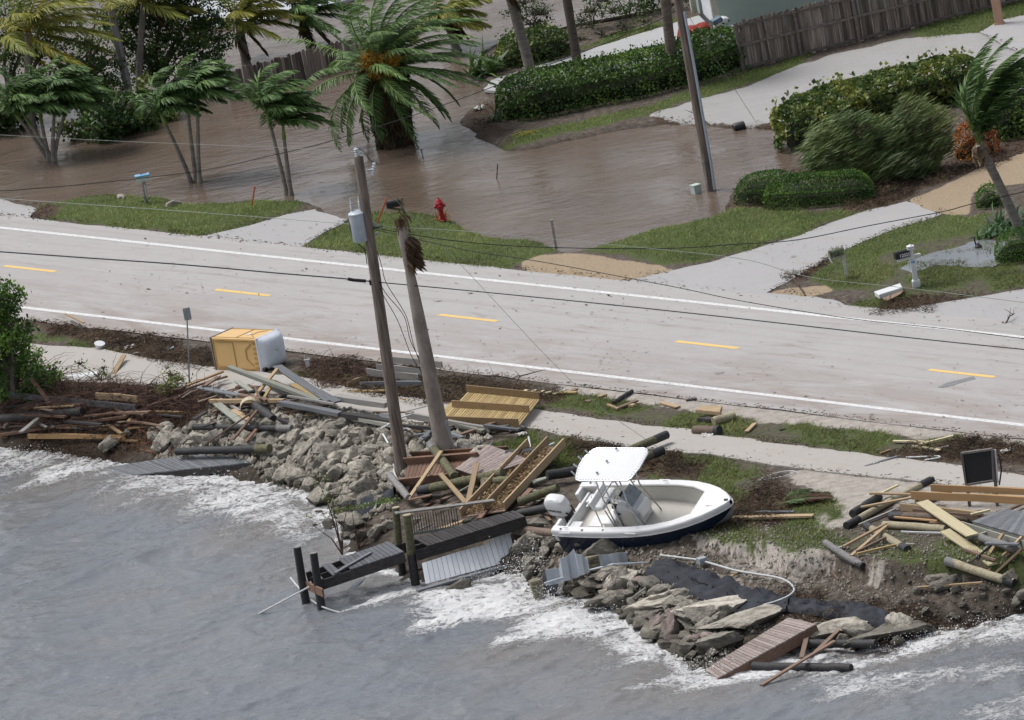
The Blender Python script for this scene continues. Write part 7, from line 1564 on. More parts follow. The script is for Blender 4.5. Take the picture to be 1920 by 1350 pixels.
# ---- loose planks and beams (pixel ends, width, thickness, wood, label, lifts)
L_ = [
 (18, 764, 255, 783, .06, .20, 'slate', 'long grey board across the top of the left timber heap', .45, .35), (66, 750, 97, 778, .14, .05, 'red', 'short red-brown board tilted over the long grey board', .75, .4), (184, 766, 262, 771, .10, .22, 'tan', 'short tan beam on edge at the right end of the long grey board', .4, .4),
 (70, 790, 142, 786, .10, .04, 'tan', 'thin tan lath above the black piling at the left', .45, .45), (0, 808, 162, 798, .10, .05, 'brown', 'thin brown board right under the black piling at the left', .12, .12), (0, 828, 240, 797, .16, .08, 'red', 'very long red-brown plank at the waterline on the left', .2, .3), (54, 830, 235, 832, .07, .16, 'orange', 'bright orange-tan plank lowest in the left heap, touching the foam', .2, .2), (162, 797, 262, 786, .10, .05, 'red', 'narrow reddish board behind the long red-brown plank', .3, .3),
 (5, 782, 82, 771, .08, .05, 'dark', 'thin dark board at the far left of the heap', .3, .3), (110, 812, 240, 806, .10, .04, 'brown', 'faded brown board between the orange plank and the red-brown plank', .15, .15), (30, 815, 120, 808, .08, .04, 'dark', 'wet dark lath beside the left edge foam', .2, .2),
 (126, 706, 186, 703, .12, .03, 'white', 'narrow white board on the footpath above the brambles', .05, .05), (212, 706, 235, 679, .17, .04, 'tan', 'short tan board upright against the brambles near the white patch', .05, .25), (252, 676, 270, 674, .12, .05, 'tan', 'tan offcut on the grass, left of two near the white scraps', .04, .04), (263, 680, 281, 679, .12, .05, 'tan', 'tan offcut on the grass, right of two near the white scraps', .04, .04), (40, 637, 42, 622, .1, .04, 'tan', 'small tan stake in the wrack at the left', .04, .4), (126, 604, 160, 618, .07, .04, 'tan', 'thin tan stick on the roadside wrack at the left', .3, .25),
 (352, 740, 421, 716, .12, .05, 'orange', 'orange-brown plank end, upper of two at the brambles', .3, .35), (352, 746, 428, 722, .12, .06, 'brown', 'brown split plank end, lower of two at the brambles', .3, .3), (330, 770, 360, 752, .1, .05, 'brown', 'small brown board in the brambles left of the grey board', .35, .35), (345, 768, 364, 755, .05, .03, 'grey', 'thin pale grey lath in the brambles', .4, .4),
 (378, 746, 468, 763, .22, .05, 'slate', 'wide slate-grey board on the timber heap left of the crossed planks', .35, .35), (439, 730, 602, 782, .18, .12, 'green', 'long weathered timber slanting across the whole middle heap', .75, .55), (449, 742, 475, 758, .17, .05, 'green', 'short green-grey board on the middle heap', .5, .45), (481, 766, 527, 733, .12, .06, 'tan', 'tan plank crossing under the short piling, left of two', .4, .75), (496, 770, 520, 748, .10, .06, 'yellow', 'tan plank crossing under the short piling, right of two', .35, .6),
 (526, 724, 622, 779, .30, .05, 'slate', 'wide slate-grey board leaning down the middle heap', .7, .5), (556, 754, 622, 779, .24, .05, 'yellow', 'yellow-tan board beneath the wide slate-grey board', .6, .45), (454, 766, 506, 776, .18, .10, 'brown', 'brown timber butt in the centre of the middle heap', .45, .45), (400, 777, 536, 777, .12, .12, 'tan', 'long straight tan timber along the foot of the middle heap', .45, .45), (470, 795, 420, 784, .1, .08, 'red', 'reddish plank end below the straight tan timber', .3, .3),
 (532, 778, 642, 797, .22, .14, 'slate', 'dark grey stacked timber right of the straight tan timber', .4, .35), (545, 775, 632, 788, .08, .06, 'grey', 'thin pale grey timber on the dark stacked timber', .6, .55), (411, 784, 466, 820, .28, .05, 'green', 'wide grey-green board sloping onto the rocks', .5, .35), (396, 860, 484, 819, .15, .05, 'brown', 'long brown plank propped across both black pilings', .55, .85), (443, 858, 490, 817, .16, .05, 'red', 'red-brown plank beside it propped on the lower black piling', .6, .85), (465, 852, 486, 832, .16, .04, 'red', 'short reddish plank under the propped planks', .4, .5),
 (520, 800, 560, 815, .15, .08, 'dark', 'dark beam end among the rocks under the middle heap', .3, .3), (440, 790, 470, 806, .2, .03, 'tan', 'pinkish plywood scrap on the rocks', .4, .35), (300, 750, 345, 742, .12, .06, 'brown', 'brown board half hidden in the brambles', .2, .25), (290, 775, 400, 740, .12, .06, 'red', 'long reddish branch-like timber in the brambles', .3, .3),
 (636, 772, 731, 786, .30, .18, 'grey', 'thick grey beam bundle left of the utility pole', .5, .5), (600, 766, 638, 781, .28, .06, 'slate', 'grey board end left of the grey beam bundle', .6, .5), (645, 795, 742, 810, .22, .16, 'dark', 'dark beam under the grey beam bundle', .3, .3), (598, 784, 742, 814, .16, .12, 'green', 'mossy green beam lowest behind the utility pole', .28, .28), (580, 780, 650, 800, .12, .1, 'brown', 'brown beam tucked behind the mossy green beam', .25, .25),
 (735, 691, 832, 700, .06, .22, 'grey', 'pale grey beam nearest the road, topmost in the stack by the pole', .3, .3), (708, 702, 792, 711, .06, .22, 'grey', 'pale grey beam second from the road in the stack by the pole', .25, .25), (690, 708, 786, 718, .06, .24, 'grey', 'grey beam third from the road in the stack by the pole', .2, .2), (677, 729, 792, 727, .06, .2, 'slate', 'long blue-grey beam at the footpath edge behind the pole', .12, .12), (652, 730, 690, 717, .07, .2, 'tan', 'weathered tan beam end by the wrack left of the pole', .12, .15), (653, 738, 724, 736, .17, .05, 'yellow', 'bright yellow board on the footpath left of the pole', .06, .06), (748, 753, 768, 754, .12, .05, 'tan', 'tan board scrap under the wrack heap right of the pole', .06, .06), (746, 780, 800, 766, .08, .05, 'slate', 'thin slate bar on the footpath between pole and palm', .06, .06),
 (768, 798, 922, 820, .10, .20, 'grey', 'pale beam running behind the palm trunk towards the grass hummock', .35, .25), (824, 802, 908, 822, .16, .08, 'green', 'grey plank with a broken tip right of the palm trunk', .3, .25), (742, 814, 850, 822, .12, .1, 'dark', 'dark beam across the rocks behind the palm trunk', .3, .3), (790, 848, 808, 836, .2, .05, 'slate', 'small dark blue board on the rocks left of the palm trunk', .3, .35), (860, 864, 871, 846, .1, .04, 'tan', 'short tan stick beside the galvanised pipe', .2, .3), (900, 876, 926, 850, .06, .05, 'slate', 'blue-grey bar beside the grass hummock', .2, .35), (820, 820, 870, 838, .15, .07, 'slate', 'grey plank tucked behind the palm base', .3, .3),
 (770, 952, 838, 899, .15, .05, 'tan', 'long tan plank crossing the collapsed deck in front of the piling', .3, .95), (832, 925, 876, 962, .15, .05, 'tan', 'tan plank slanting down towards the railing, left of the V', .65, .35), (881, 961, 902, 912, .17, .05, 'tan', 'tan plank slanting up from the railing, right of the V', .35, .75), (770, 955, 812, 946, .18, .04, 'red', 'reddish board behind the left end of the railing', .3, .3), (900, 958, 912, 930, .1, .04, 'brown', 'narrow brown board beside the V of tan planks', .35, .5), (865, 945, 890, 934, .07, .04, 'green', 'thin grey lath behind the V of tan planks', .4, .45), (812, 1012, 870, 992, .3, .04, 'tan', 'tan plywood strip behind the pier walkway', .25, .25), (770, 1020, 815, 1000, .07, .04, 'slate', 'thin grey bar behind the burnt end of the pier walkway', .3, .3),
 (995, 865, 1042, 845, .05, .05, 'white', 'white pipe-like lath on the brown grass behind the upturned walkway', .2, .25), (1000, 871, 996, 848, .05, .05, 'white', 'short white upright lath beside it', .2, .5), (1018, 935, 1030, 950, .04, .03, 'tan', 'thin split lath beside the upturned walkway, lower end', .3, .3), (985, 955, 1000, 940, .2, .04, 'red', 'reddish board fragment behind the outboard', .4, .4),
 (1310, 980, 1526, 973, .22, .06, 'tan', 'long tan plank lying on the grass from the bow of the boat', .12, .10), (1420, 967, 1490, 967, .14, .04, 'slate', 'short grey board behind the long tan plank', .12, .12), (1400, 813, 1416, 798, .14, .05, 'tan', 'small tan board at the footpath edge beside the log', .06, .06), (1241, 758, 1272, 766, .18, .04, 'tan', 'small tan board on the grass verge above the boat', .05, .05), (1160, 768, 1195, 757, .18, .05, 'brown', 'brown board in the dead grass near the charred post', .06, .1), (1140, 762, 1160, 770, .1, .05, 'tan', 'small wood scrap near the charred post', .06, .06),
 (1676, 832, 1745, 834, .10, .04, 'pale', 'thin pale lath on the verge left of the sign board, straight one', .08, .08), (1712, 840, 1762, 848, .13, .05, 'pale', 'pale plank lying flat on the verge above the sign board', .06, .06), (1724, 838, 1787, 825, .12, .05, 'pale', 'pale split plank crossing the straight lath on the verge', .08, .12), (1738, 848, 1780, 840, .08, .04, 'green', 'greenish lath beside the pale plank on the verge', .06, .06), (1651, 853, 1670, 846, .08, .04, 'orange', 'tiny orange-brown stick at the footpath edge', .05, .05), (1622, 878, 1684, 859, .13, .05, 'slate', 'slate-grey bar lying on the sandy footpath', .05, .05),
 (1634, 944, 1732, 946, .12, .05, 'tan', 'flat tan plank, upper side of the triangle on the right pilings', .32, .3), (1618, 966, 1734, 948, .13, .05, 'tan', 'tan plank, lower side of the triangle on the right pilings', .25, .32), (1634, 946, 1685, 922, .1, .05, 'pale', 'pale split board lying along the leftmost pilings', .2, .2), (1612, 988, 1680, 960, .08, .06, 'grey', 'thin grey lath under the triangle of planks', .06, .08), (1690, 958, 1722, 962, .1, .04, 'green', 'greenish board scrap under the triangle of planks', .08, .08), (1700, 945, 1712, 962, .1, .05, 'grey', 'short grey batten between the right pilings', .1, .1),
 (1583, 1038, 1664, 1004, .12, .06, 'tan', 'upper tan plank of the fan leaning on the grey piling', .2, .35), (1597, 1052, 1665, 1006, .12, .06, 'tan', 'middle tan plank of the fan leaning on the grey piling', .12, .32), (1608, 1048, 1680, 1028, .10, .05, 'yellow', 'lowest yellow plank of the fan at the bank edge', .15, .1), (1608, 1040, 1662, 1017, .10, .05, 'brown', 'brown plank inside the fan of tan planks', .1, .15), (1696, 1024, 1715, 1024, .10, .04, 'grey', 'small pale lath on the grass by the tan piling', .05, .05), (1572, 1050, 1602, 1068, .1, .05, 'dark', 'dark board under the grey piling on the scarp', .1, .1),
 (1733, 966, 1826, 1026, .38, .05, 'pale', 'wide pale yellow plank, upper of two lying across the right heap', .42, .38), (1774, 1013, 1866, 1076, .34, .05, 'pale', 'wide pale rippled plank, lower of two lying over the bank edge', .30, .15), (1692, 968, 1845, 985, .07, .22, 'tan', 'brown-tan beam in front, lowest of the three long beams at the right', .28, .3), (1714, 956, 1960, 968, .07, .24, 'orange', 'deep orange-tan beam, middle of the three long beams at the right', .45, .45), (1752, 948, 1960, 957, .07, .2, 'orange', 'orange-tan beam with a chipped top, rearmost of the three at the right', .55, .55), (1715, 975, 1960, 1000, .07, .22, 'brown', 'brown beam running to the right edge under the grey deck', .25, .3),
 (1825, 992, 1860, 984, .12, .05, 'pale', 'short pale board at the corner of the grey deck panel', .45, .45), (1806, 998, 1960, 1046, .06, .26, 'green', 'long grey-green beam along the front of the grey deck panel', .2, .2),
 (1838, 1083, 1884, 1026, .12, .06, 'tan', 'tan rail, left one of the ladder-like frame at the right', .12, .4), (1850, 1086, 1920, 1032, .12, .06, 'tan', 'tan rail, middle one of the ladder-like frame at the right', .12, .4), (1864, 1086, 1918, 1052, .12, .06, 'tan', 'tan rail, right one of the ladder-like frame at the right', .12, .25), (1853, 1046, 1915, 1053, .16, .05, 'slate', 'grey rung across the ladder-like frame', .45, .4), (1814, 1076, 1866, 1040, .10, .05, 'dark', 'dark bar behind the ladder-like frame', .1, .35),
 (1718, 1110, 1842, 1102, .10, .05, 'tan', 'thin tan plank on the dark soil below the scarp', .12, .15), (1690, 1002, 1770, 1004, .05, .04, 'white', 'thin whitish lath on the grass under the right heap', .08, .08), (1680, 985, 1760, 992, .08, .04, 'orange', 'thin orange-tan lath between the two brown pilings', .25, .25),
 (1506, 1252, 1518, 1209, .14, .05, 'brown', 'short brown plank standing across the two floating pilings', .3, .35), (1522, 1250, 1576, 1208, .14, .05, 'brown', 'brown plank crossing the two floating pilings diagonally', .28, .4), (1428, 1293, 1570, 1236, .14, .05, 'brown', 'long dark plank dipping into the water from the floating pilings', .12, .55),
 (1050, 1122, 1072, 1083, .18, .08, 'green', 'broken grey-green post leaning in the sea wall gap', .15, .55), (1560, 1075, 1572, 1090, .06, .04, 'brown', 'tiny brown stick on the scarp', .05, .05), (1370, 1085, 1388, 1075, .14, .04, 'tan', 'small tan board on the sand above the black fabric', .05, .08), (1180, 1140, 1215, 1120, .1, .05, 'green', 'greenish batten wedged in the rubble', .2, .3)]
for r_ in L_:
    ax, ay, bx, by, w_, t_, m_, lab_, la, lb = r_
    plank(ax, ay, bx, by, w_, t_, m_, lab_, la, lb, name='beam' if t_ >= .12 else 'plank', cat='beam' if t_ >= .12 else 'plank')
# small offcuts lost in the heaps
def scraps(poly, n, lo, hi, ms, label, group, name='board_scrap', seed=1, lift=(.05, .4)):
    r_ = random.Random(seed); xs_ = [p[0] for p in poly]; ys_ = [p[1] for p in poly]; k = 0
    while k < n:
        x = r_.uniform(min(xs_), max(xs_)); y = r_.uniform(min(ys_), max(ys_))
        if not inpoly(x, y, poly): continue
        k += 1; a = G(x, y, r_.uniform(*lift)); an = r_.gauss(-.35, .7); l = r_.uniform(lo, hi); b = a + Vector((math.cos(an) * l, math.sin(an) * l, r_.uniform(-.15, .15) * l))
        lm = min(LMK, key=lambda q: (q[0] - x) ** 2 + ((q[1] - y) * 2) ** 2)[2]; mm_ = r_.choice(ms)
        plank(a, 0, b, 0, r_.uniform(.07, .2), r_.uniform(.03, .07), mm_, '%s %s %s %s' % ('long' if l > (lo + hi) / 2 else 'short', {'slate': 'slate-grey', 'green': 'greenish', 'red': 'reddish'}.get(mm_, mm_), label, lm) if 'chip' not in name else label, name=name, cat='board', group=group)
scraps([(0, 765), (300, 758), (300, 825), (240, 838), (0, 838)], 56, .6, 2.4, ['brown', 'dark', 'red', 'grey', 'brown', 'mid'], 'wood offcut', 'offcuts of the left heap', seed=3)
scraps([(340, 745), (560, 742), (640, 775), (600, 800), (420, 800), (340, 780)], 42, .5, 2.0, ['brown', 'dark', 'brown', 'grey', 'mid'], 'broken offcut', 'offcuts of the middle heap', seed=4)
scraps([(640, 775), (800, 800), (920, 812), (930, 840), (780, 835), (650, 805)], 22, .4, 1.6, ['dark', 'grey', 'slate', 'brown'], 'offcut', 'offcuts behind the pole', seed=5)
scraps([(765, 900), (960, 880), (1060, 930), (1010, 960), (880, 985), (770, 985)], 44, .4, 1.5, ['dark', 'brown', 'red', 'dark', 'green'], 'board scrap', 'offcuts under the wrecked decks', seed=6, lift=(.02, .3))
scraps([(1690, 955), (1940, 960), (1940, 1060), (1860, 1080), (1760, 1000)], 22, .4, 1.6, ['tan', 'brown', 'green', 'dark'], 'offcut', 'offcuts of the right heap', seed=7, lift=(.02, .2))
scraps([(600, 640), (1900, 830), (1900, 860), (600, 760)], 16, .1, .35, ['brown', 'tan', 'dark'], 'small wood chip on the verge beside the road', 'wood chips on the verge', seed=8, lift=(.02, .05), name='wood_chip')

# ---- brambles and branches in the heaps
def brambles(name, poly, n, label, m_, L=(.6, 1.6), r_=.009, seed=1, h=.5):
    q = random.Random(seed); xs_ = [p[0] for p in poly]; ys_ = [p[1] for p in poly]; mb = MB(); k = 0
    while k < n:
        x = q.uniform(min(xs_), max(xs_)); y = q.uniform(min(ys_), max(ys_))
        if not inpoly(x, y, poly): continue
        k += 1; p_ = G(x, y, .05); d = Vector((q.uniform(-1, 1), q.uniform(-1, 1), q.uniform(0, 1.1))).normalized(); l = q.uniform(*L); pts = [p_]
        for i in range(4): d = (d + Vector((q.uniform(-.4, .4), q.uniform(-.4, .4), -.35))).normalized(); p_ = p_ + d * l / 4; pts.append(p_)
        mb.tube(pts, [r_ * (1.3 - .3 * i) for i in range(5)], 3, False)
    o = mb.build(name, m_, None); return tag(o, label, kind='stuff')
M_bram = mat('bramble_bark', (.11, .065, .05), (.045, .028, .023), 3, .9, .1, c3=(.17, .10, .075)); M_root = mat('orange_roots', (.30, .12, .06), (.18, .07, .035), 3, .9, .1)
brambles('brambles', [(40, 690), (130, 722), (340, 735), (400, 760), (330, 790), (200, 775), (60, 770)], 1500, 'reddish brown tangle of bare branches over the left heap', M_bram, (.6, 1.8), .012, 2)
brambles('brambles', [(0, 770), (120, 780), (300, 775), (420, 770), (330, 815), (120, 815), (0, 800)], 420, 'dark brown twigs and roots woven through the left timber heap', M_bram, (.5, 1.4), .012, 12)
brambles('brambles', [(340, 750), (460, 745), (560, 765), (520, 795), (400, 795), (330, 780)], 260, 'thin brown branches caught in the middle timber heap', M_bram, (.5, 1.3), .011, 13)
brambles('brambles', [(560, 680), (640, 670), (720, 700), (700, 720), (600, 740)], 350, 'brown brush along the verge left of the pole', M_bram, (.3, .9), .009, 3)
brambles('brambles', [(770, 720), (860, 705), (970, 722), (930, 745), (800, 765)], 550, 'brown brush heap on the verge right of the broken palm', mat('brush_bark', (.14, .11, .075), (.055, .042, .03), 3, .9, .1), (.3, 1.0), .009, 4)
brambles('brambles', [(1080, 840), (1180, 850), (1280, 880), (1250, 900), (1100, 880), (1040, 860)], 300, 'dry brown brush on the bank behind the boat', mat('dry_brush', (.22, .155, .095), (.1, .07, .045), 3, .9, .1), (.3, .9), .009, 5)
brambles('roots', [(220, 800), (260, 780), (340, 790), (330, 850), (250, 850)], 60, 'orange-brown roots hanging over the rocks left of the floating deck', M_root, (.5, 1.5), .013, 6)
for i, (bx, by, tx, ty, l_) in enumerate(((936, 770, 1026, 712, 'arched dark branch over the verge beside the row of slats'), (1510, 556, 1478, 520, 'small forked branch on the tan gravel by the driveway'), (1885, 610, 1905, 596, 'tiny bare branch at the right edge of the road'), (1330, 235, 1290, 215, 'bare branch at the edge of the shell driveway'))):
    a = G(bx, by, .03); b = G(tx, ty, .35 if i == 0 else .15); mb = MB(); mid_ = (a + b) / 2 + Vector((0, 0, .45 if i == 0 else .1)); pts = [Vector(), (a.lerp(mid_, .6) - a), mid_ - a, b.lerp(mid_, .4) - a, b - a]; mb.tube(pts, [.03, .028, .022, .016, .008], 5)
    for k in range(6): s0_ = pts[1 + k % 3]; mb.tube([s0_, s0_ + Vector((random.uniform(-.3, .3), random.uniform(-.3, .3), random.uniform(.05, .3)))], [.012, .005], 4)
    o = mb.build('branch', M_stem, None); o.location = a; tag(o, l_, 'branch')

# ---- sea wall: corrugated sheeting and block piers
sw = empty('sheet_piling', G(1060, 1095), None, 'grey corrugated metal sheeting sticking up from the broken sea wall', 'sheet piling'); sb_ = sw.location.copy(); M_sheet = mat('grey_vinyl_sheet', (.42, .45, .49), (.35, .38, .42), 3, .45, .05, rnd=.06)
hs = [(1022, 1068), (1036, 1066), (1048, 1066), (1050, 1047), (1062, 1044), (1066, 1040), (1076, 1029), (1079, 1038), (1090, 1040), (1095, 1044), (1102, 1048)]; yb = G(1022, 1092).y - 1.3; yb2 = G(1102, 1066).y - 1.3
def zig(pts, y0, y1, base_px):
    for i in range(len(pts) - 1):
        (x0, t0_), (x1, t1_) = pts[i], pts[i + 1]; f0 = i / (len(pts) - 1); f1 = (i + 1) / (len(pts) - 1); ya_ = y0 + (y1 - y0) * f0 + (.12 if i % 4 in (1, 2) else 0); yb_ = y0 + (y1 - y0) * f1 + (.12 if (i + 1) % 4 in (1, 2) else 0)
        b0_ = base_px[0] + (base_px[1] - base_px[0]) * f0; b1_ = base_px[0] + (base_px[1] - base_px[0]) * f1
        q = [at(x0 + (b0_ - t0_) * .176, b0_, ya_), at(x1 + (b1_ - t1_) * .176, b1_, yb_), at(x1, t1_, yb_), at(x0, t0_, ya_)]
        mb = MB(); mb.sheet([v - sb_ for v in q], .012, (0, -1, 0)); mb.build('sheet', M_sheet, sw)
zig(hs, yb, yb2, (1098, 1072)); yb3 = G(1125, 1062).y - 1.2; zig([(1122, 1040), (1130, 1040), (1138, 1040), (1148, 1038), (1158, 1036), (1166, 1036), (1175, 1036)], yb3, yb3 + .3, (1062, 1056))
mb = MB(); pts = [at(1020, 1094, yb - .25), at(1080, 1076, yb - .1), at(1150, 1058, yb3 - .1), at(1228, 1054, yb3 - .1)]; mb.tube([p_ - sb_ for p_ in pts], .035, 8); mb.build('rail_pipe', M_galv, sw)
M_block = mat('algae_block', (.24, .22, .155), (.10, .09, .065), 5, .9, .7, .03, c3=(.34, .32, .25), rnd=.2)
for bx, by, w_, nb, hb, l_ in ((1010, 1120, .30, 6, .105, 'leftmost block pier standing in the surf'), (1083, 1095, .32, 5, .105, 'block pier in front of the metal sheeting'), (1114, 1064, .40, 4, .11, 'block pier right of the tall sheeting'), (1155, 1056, .36, 2, .12, 'small block pier at the right end of the sheeting')):
    b = G(bx, by); root = empty('block_pier', b, Euler((0, -.10 if bx < 1050 else 0, .15)), l_, 'pier')
    for k in range(nb): mb = MB(); mb.box((random.uniform(-.015, .015), random.uniform(-.015, .015), -.05 + hb * (k + .5)), (w_ * random.uniform(.95, 1.05), w_, hb * .9), None, .01); mb.build('block', M_block, root, bevel=.012)
# ---- black geotextile
def drape(name, top, bot, label, seed=1, lift=.08, n=60, m_=22, fold=.12, mt_=None, cat='fabric'):
    def resample(pl, n_):
        Ls = [0]; 
        for a, b in zip(pl, pl[1:]): Ls.append(Ls[-1] + math.hypot(b[0] - a[0], b[1] - a[1]))
        out = []
        for i in range(n_):
            s = Ls[-1] * i / (n_ - 1); j = max(0, min(len(pl) - 2, int(np.searchsorted(Ls, s)) - 1)); t = (s - Ls[j]) / (Ls[j + 1] - Ls[j]); out.append((pl[j][0] + (pl[j + 1][0] - pl[j][0]) * t, pl[j][1] + (pl[j + 1][1] - pl[j][1]) * t))
        return out
    T = [G(*q) for q in resample(top, n)]; B = [G(*q) for q in resample(bot, n)]; V = []
    for i in range(n):
        for j in range(m_):
            f = j / (m_ - 1); e = .12 * (float(vnoise(i * .4, j * .9, seed)) - .5); p_ = T[i].lerp(B[i], f + e * (0 < j < m_ - 1)); z_ = float(tz(p_.x, p_.y)); z_ = max(z_, SEA_Z)
            V.append((p_.x, p_.y, z_ + lift * math.sin(math.pi * min(1, max(0, f))) ** .3 * 1.2 + fold * (float(fbm(p_.x * 1.6 + p_.y * .8, p_.y * 2.4 - p_.x, seed, 3)) - .3)))
    F = np.array([[i * m_ + j, i * m_ + j + 1, (i + 1) * m_ + j + 1, (i + 1) * m_ + j] for i in range(n - 1) for j in range(m_ - 1)])
    o = mesh_np(name, V, F, mt_ or M_geo, None, True); o.location = (0, 0, 0); return tag(o, label, cat)
M_geo = mat('black_geotextile', (.020, .023, .031), (.010, .011, .016), 2, .8, .35, .02, c3=(.035, .039, .05), rnd=.05)
drape('ground_fabric', [(1232, 1056), (1258, 1053), (1310, 1072), (1360, 1088), (1400, 1104), (1440, 1112), (1482, 1128)], [(1210, 1084), (1262, 1104), (1320, 1130), (1370, 1152), (1400, 1160), (1440, 1160), (1475, 1154)], 'black ground fabric uncovered on the bank, upper stretch beside the white hose', 3, .12, 70, 24, .26)
drape('ground_fabric', [(1478, 1126), (1520, 1130), (1570, 1128), (1620, 1134), (1660, 1150), (1692, 1172)], [(1462, 1150), (1510, 1156), (1560, 1164), (1610, 1172), (1650, 1180), (1690, 1182)], 'black ground fabric bulging above the long slabs by the water', 6, .10, 60, 20, .22)
drape('ground_fabric', [(640, 965), (670, 940), (710, 926), (745, 930)], [(650, 985), (690, 965), (720, 952), (742, 948)], 'crumpled black fabric among the rocks behind the pier posts', 9, .15, 40, 16, .7)
drape('plastic_sheet', [(640, 1112), (660, 1098), (692, 1078)], [(612, 1133), (650, 1120), (690, 1084)], 'dark blue-grey sheet floating beside the pier', 12, .03, 30, 8, .12, mat('blue_grey_sheet', (.10, .12, .14), (.05, .06, .075), 3, .4, .1))
drape('fabric_scrap', [(1020, 1092), (1040, 1088), (1062, 1094)], [(1022, 1112), (1042, 1118), (1052, 1116)], 'black plastic caught under the metal sheeting', 13, .25, 20, 10, .4)

# ---- hoses and pipes
def hose(pts, r_, m_, label, name='hose', lift=.06, cat='hose', lifts=None):
    P3 = [G(p_[0], p_[1], (lifts[i] if lifts else lift)) for i, p_ in enumerate(pts)]; out = []
    for i in range(len(P3) - 1):
        p0 = P3[max(i - 1, 0)]; p1 = P3[i]; p2 = P3[i + 1]; p3 = P3[min(i + 2, len(P3) - 1)]
        for k in range(6): t = k / 6; out.append(.5 * ((2 * p1) + (p2 - p0) * t + (2 * p0 - 5 * p1 + 4 * p2 - p3) * t * t + (3 * p1 - p0 - 3 * p2 + p3) * t ** 3) - P3[0])
    out.append(P3[-1] - P3[0]); mb = MB(); mb.tube(out, r_, 7); o = mb.build(name, m_, None, smooth='all'); o.location = P3[0]; return tag(o, label, cat)
M_pvc = mat('white_pvc', (.56, .58, .58), (.46, .48, .48), 6, .4, .02)
hose([(1240, 1052), (1290, 1058), (1320, 1064), (1380, 1080), (1420, 1087), (1460, 1094), (1482, 1104), (1491, 1117), (1480, 1130), (1455, 1140), (1432, 1146)], .035, M_pvc, 'white conduit looping over the eroded bank above the black fabric', lift=.18, cat='pipe', name='conduit')
hose([(775, 803), (752, 810), (735, 820), (718, 830)], .03, M_pvc, 'bent white pipe across the rocks behind the utility pole', lift=.45, cat='pipe', name='pipe'); hose([(722, 836), (730, 850), (736, 862)], .03, M_pvc, 'short white pipe on the rocks left of the utility pole', lift=.4, cat='pipe', name='pipe')
hose([(743, 868), (741, 885), (743, 905), (752, 922)], .035, M_pvc, 'white pipe running down beside the foot of the utility pole', lift=.3, cat='pipe', name='pipe')
mb = MB(); a = P(476, 1156, SZ); b = P(588, 1096, -.8); mb.tube([Vector(), b - a], .028, 8); o = mb.build('pipe', M_pvc, None, smooth=True); o.location = a; tag(o, 'straight white pipe slanting from the outer pier posts into the water', 'pipe')
hose([(550, 1112), (570, 1126), (600, 1142), (645, 1152)], .03, M_pvc, 'curved white hose hanging at the outer pier posts', lifts=[.5, .3, .12, .02])
hose([(1425, 904), (1440, 896), (1465, 889), (1490, 887), (1478, 895), (1445, 902), (1425, 905)], .02, M_pvc, 'white hose looped on the grass behind the bow of the boat'); hose([(1700, 861), (1730, 860), (1758, 859), (1762, 862), (1735, 866)], .025, M_pvc, 'white pipe bent into a hook on the sandy footpath')
hose([(1010, 745), (900, 725)], .006, M_stem, 'thin vine across the verge brush', lift=.2, cat='vine', name='vine')
hose([(700, 985), (730, 960)], .01, M_stem, 'bare stem by the pier posts', lift=.3, cat='vine', name='vine')

# ---- boxes, sheets and scraps
def slab(corners, t_, m_, label, name, cat, lifts=.08):
    q = [G(a, b, lifts) for a, b in corners]; b0 = q[0].copy(); mb = MB(); mb.sheet([v - b0 for v in q], t_); o = mb.build(name, m_, None, bevel=min(t_ * .3, .02)); o.location = b0; return tag(o, label, cat)
slab([(1306, 786), (1318, 779), (1357, 779), (1353, 790)], .14, W['tan'], 'shallow tan wooden box lid on the verge beside the short logs', 'box_lid', 'box', .32); slab([(1308, 792), (1330, 794), (1352, 793), (1330, 788)], .12, W['dark'], 'dark underside timber beneath the tan box lid', 'timber_base', 'timber', .14)
slab([(1641, 559), (1690, 543), (1694, 551), (1650, 565)], .16, M_white, 'white ribbed plastic lid lying on the lawn in front of the mailboxes', 'plastic_lid', 'lid', .22); slab([(1655, 566), (1697, 550), (1690, 557), (1665, 571)], .03, mat('cardboard', (.24, .17, .12), (.17, .12, .085), 4, .9, .1), 'flattened brown cardboard beside the white plastic lid', 'cardboard', 'cardboard', .12)  # white slab is a loose plastic lid, cardboard beside it
slab([(152, 686), (162, 674), (205, 672), (215, 680), (212, 694), (180, 702), (156, 697)], .015, mat('white_board_sheet', (.56, .57, .58), (.5, .5, .52), 4, .6, .05), 'flat white sheet lying on the footpath at the left', 'white_sheet', 'sheet', .06)
slab([(125, 708), (180, 700), (192, 706), (140, 712)], .03, M_white, 'torn white foam panel at the edge of the brambles', 'foam_panel', 'panel', .08)
b = G(187, 655, .02); mb = MB(); mb.lathe([(.12, 0), (.17, .2), (.19, .21), (.18, .22)], 14); o = mb.build('white_tub', M_white, None, smooth=True); o.location = b; o.rotation_euler = (.3, .2, 0); tag(o, 'small white tub on the grass at the left', 'tub')
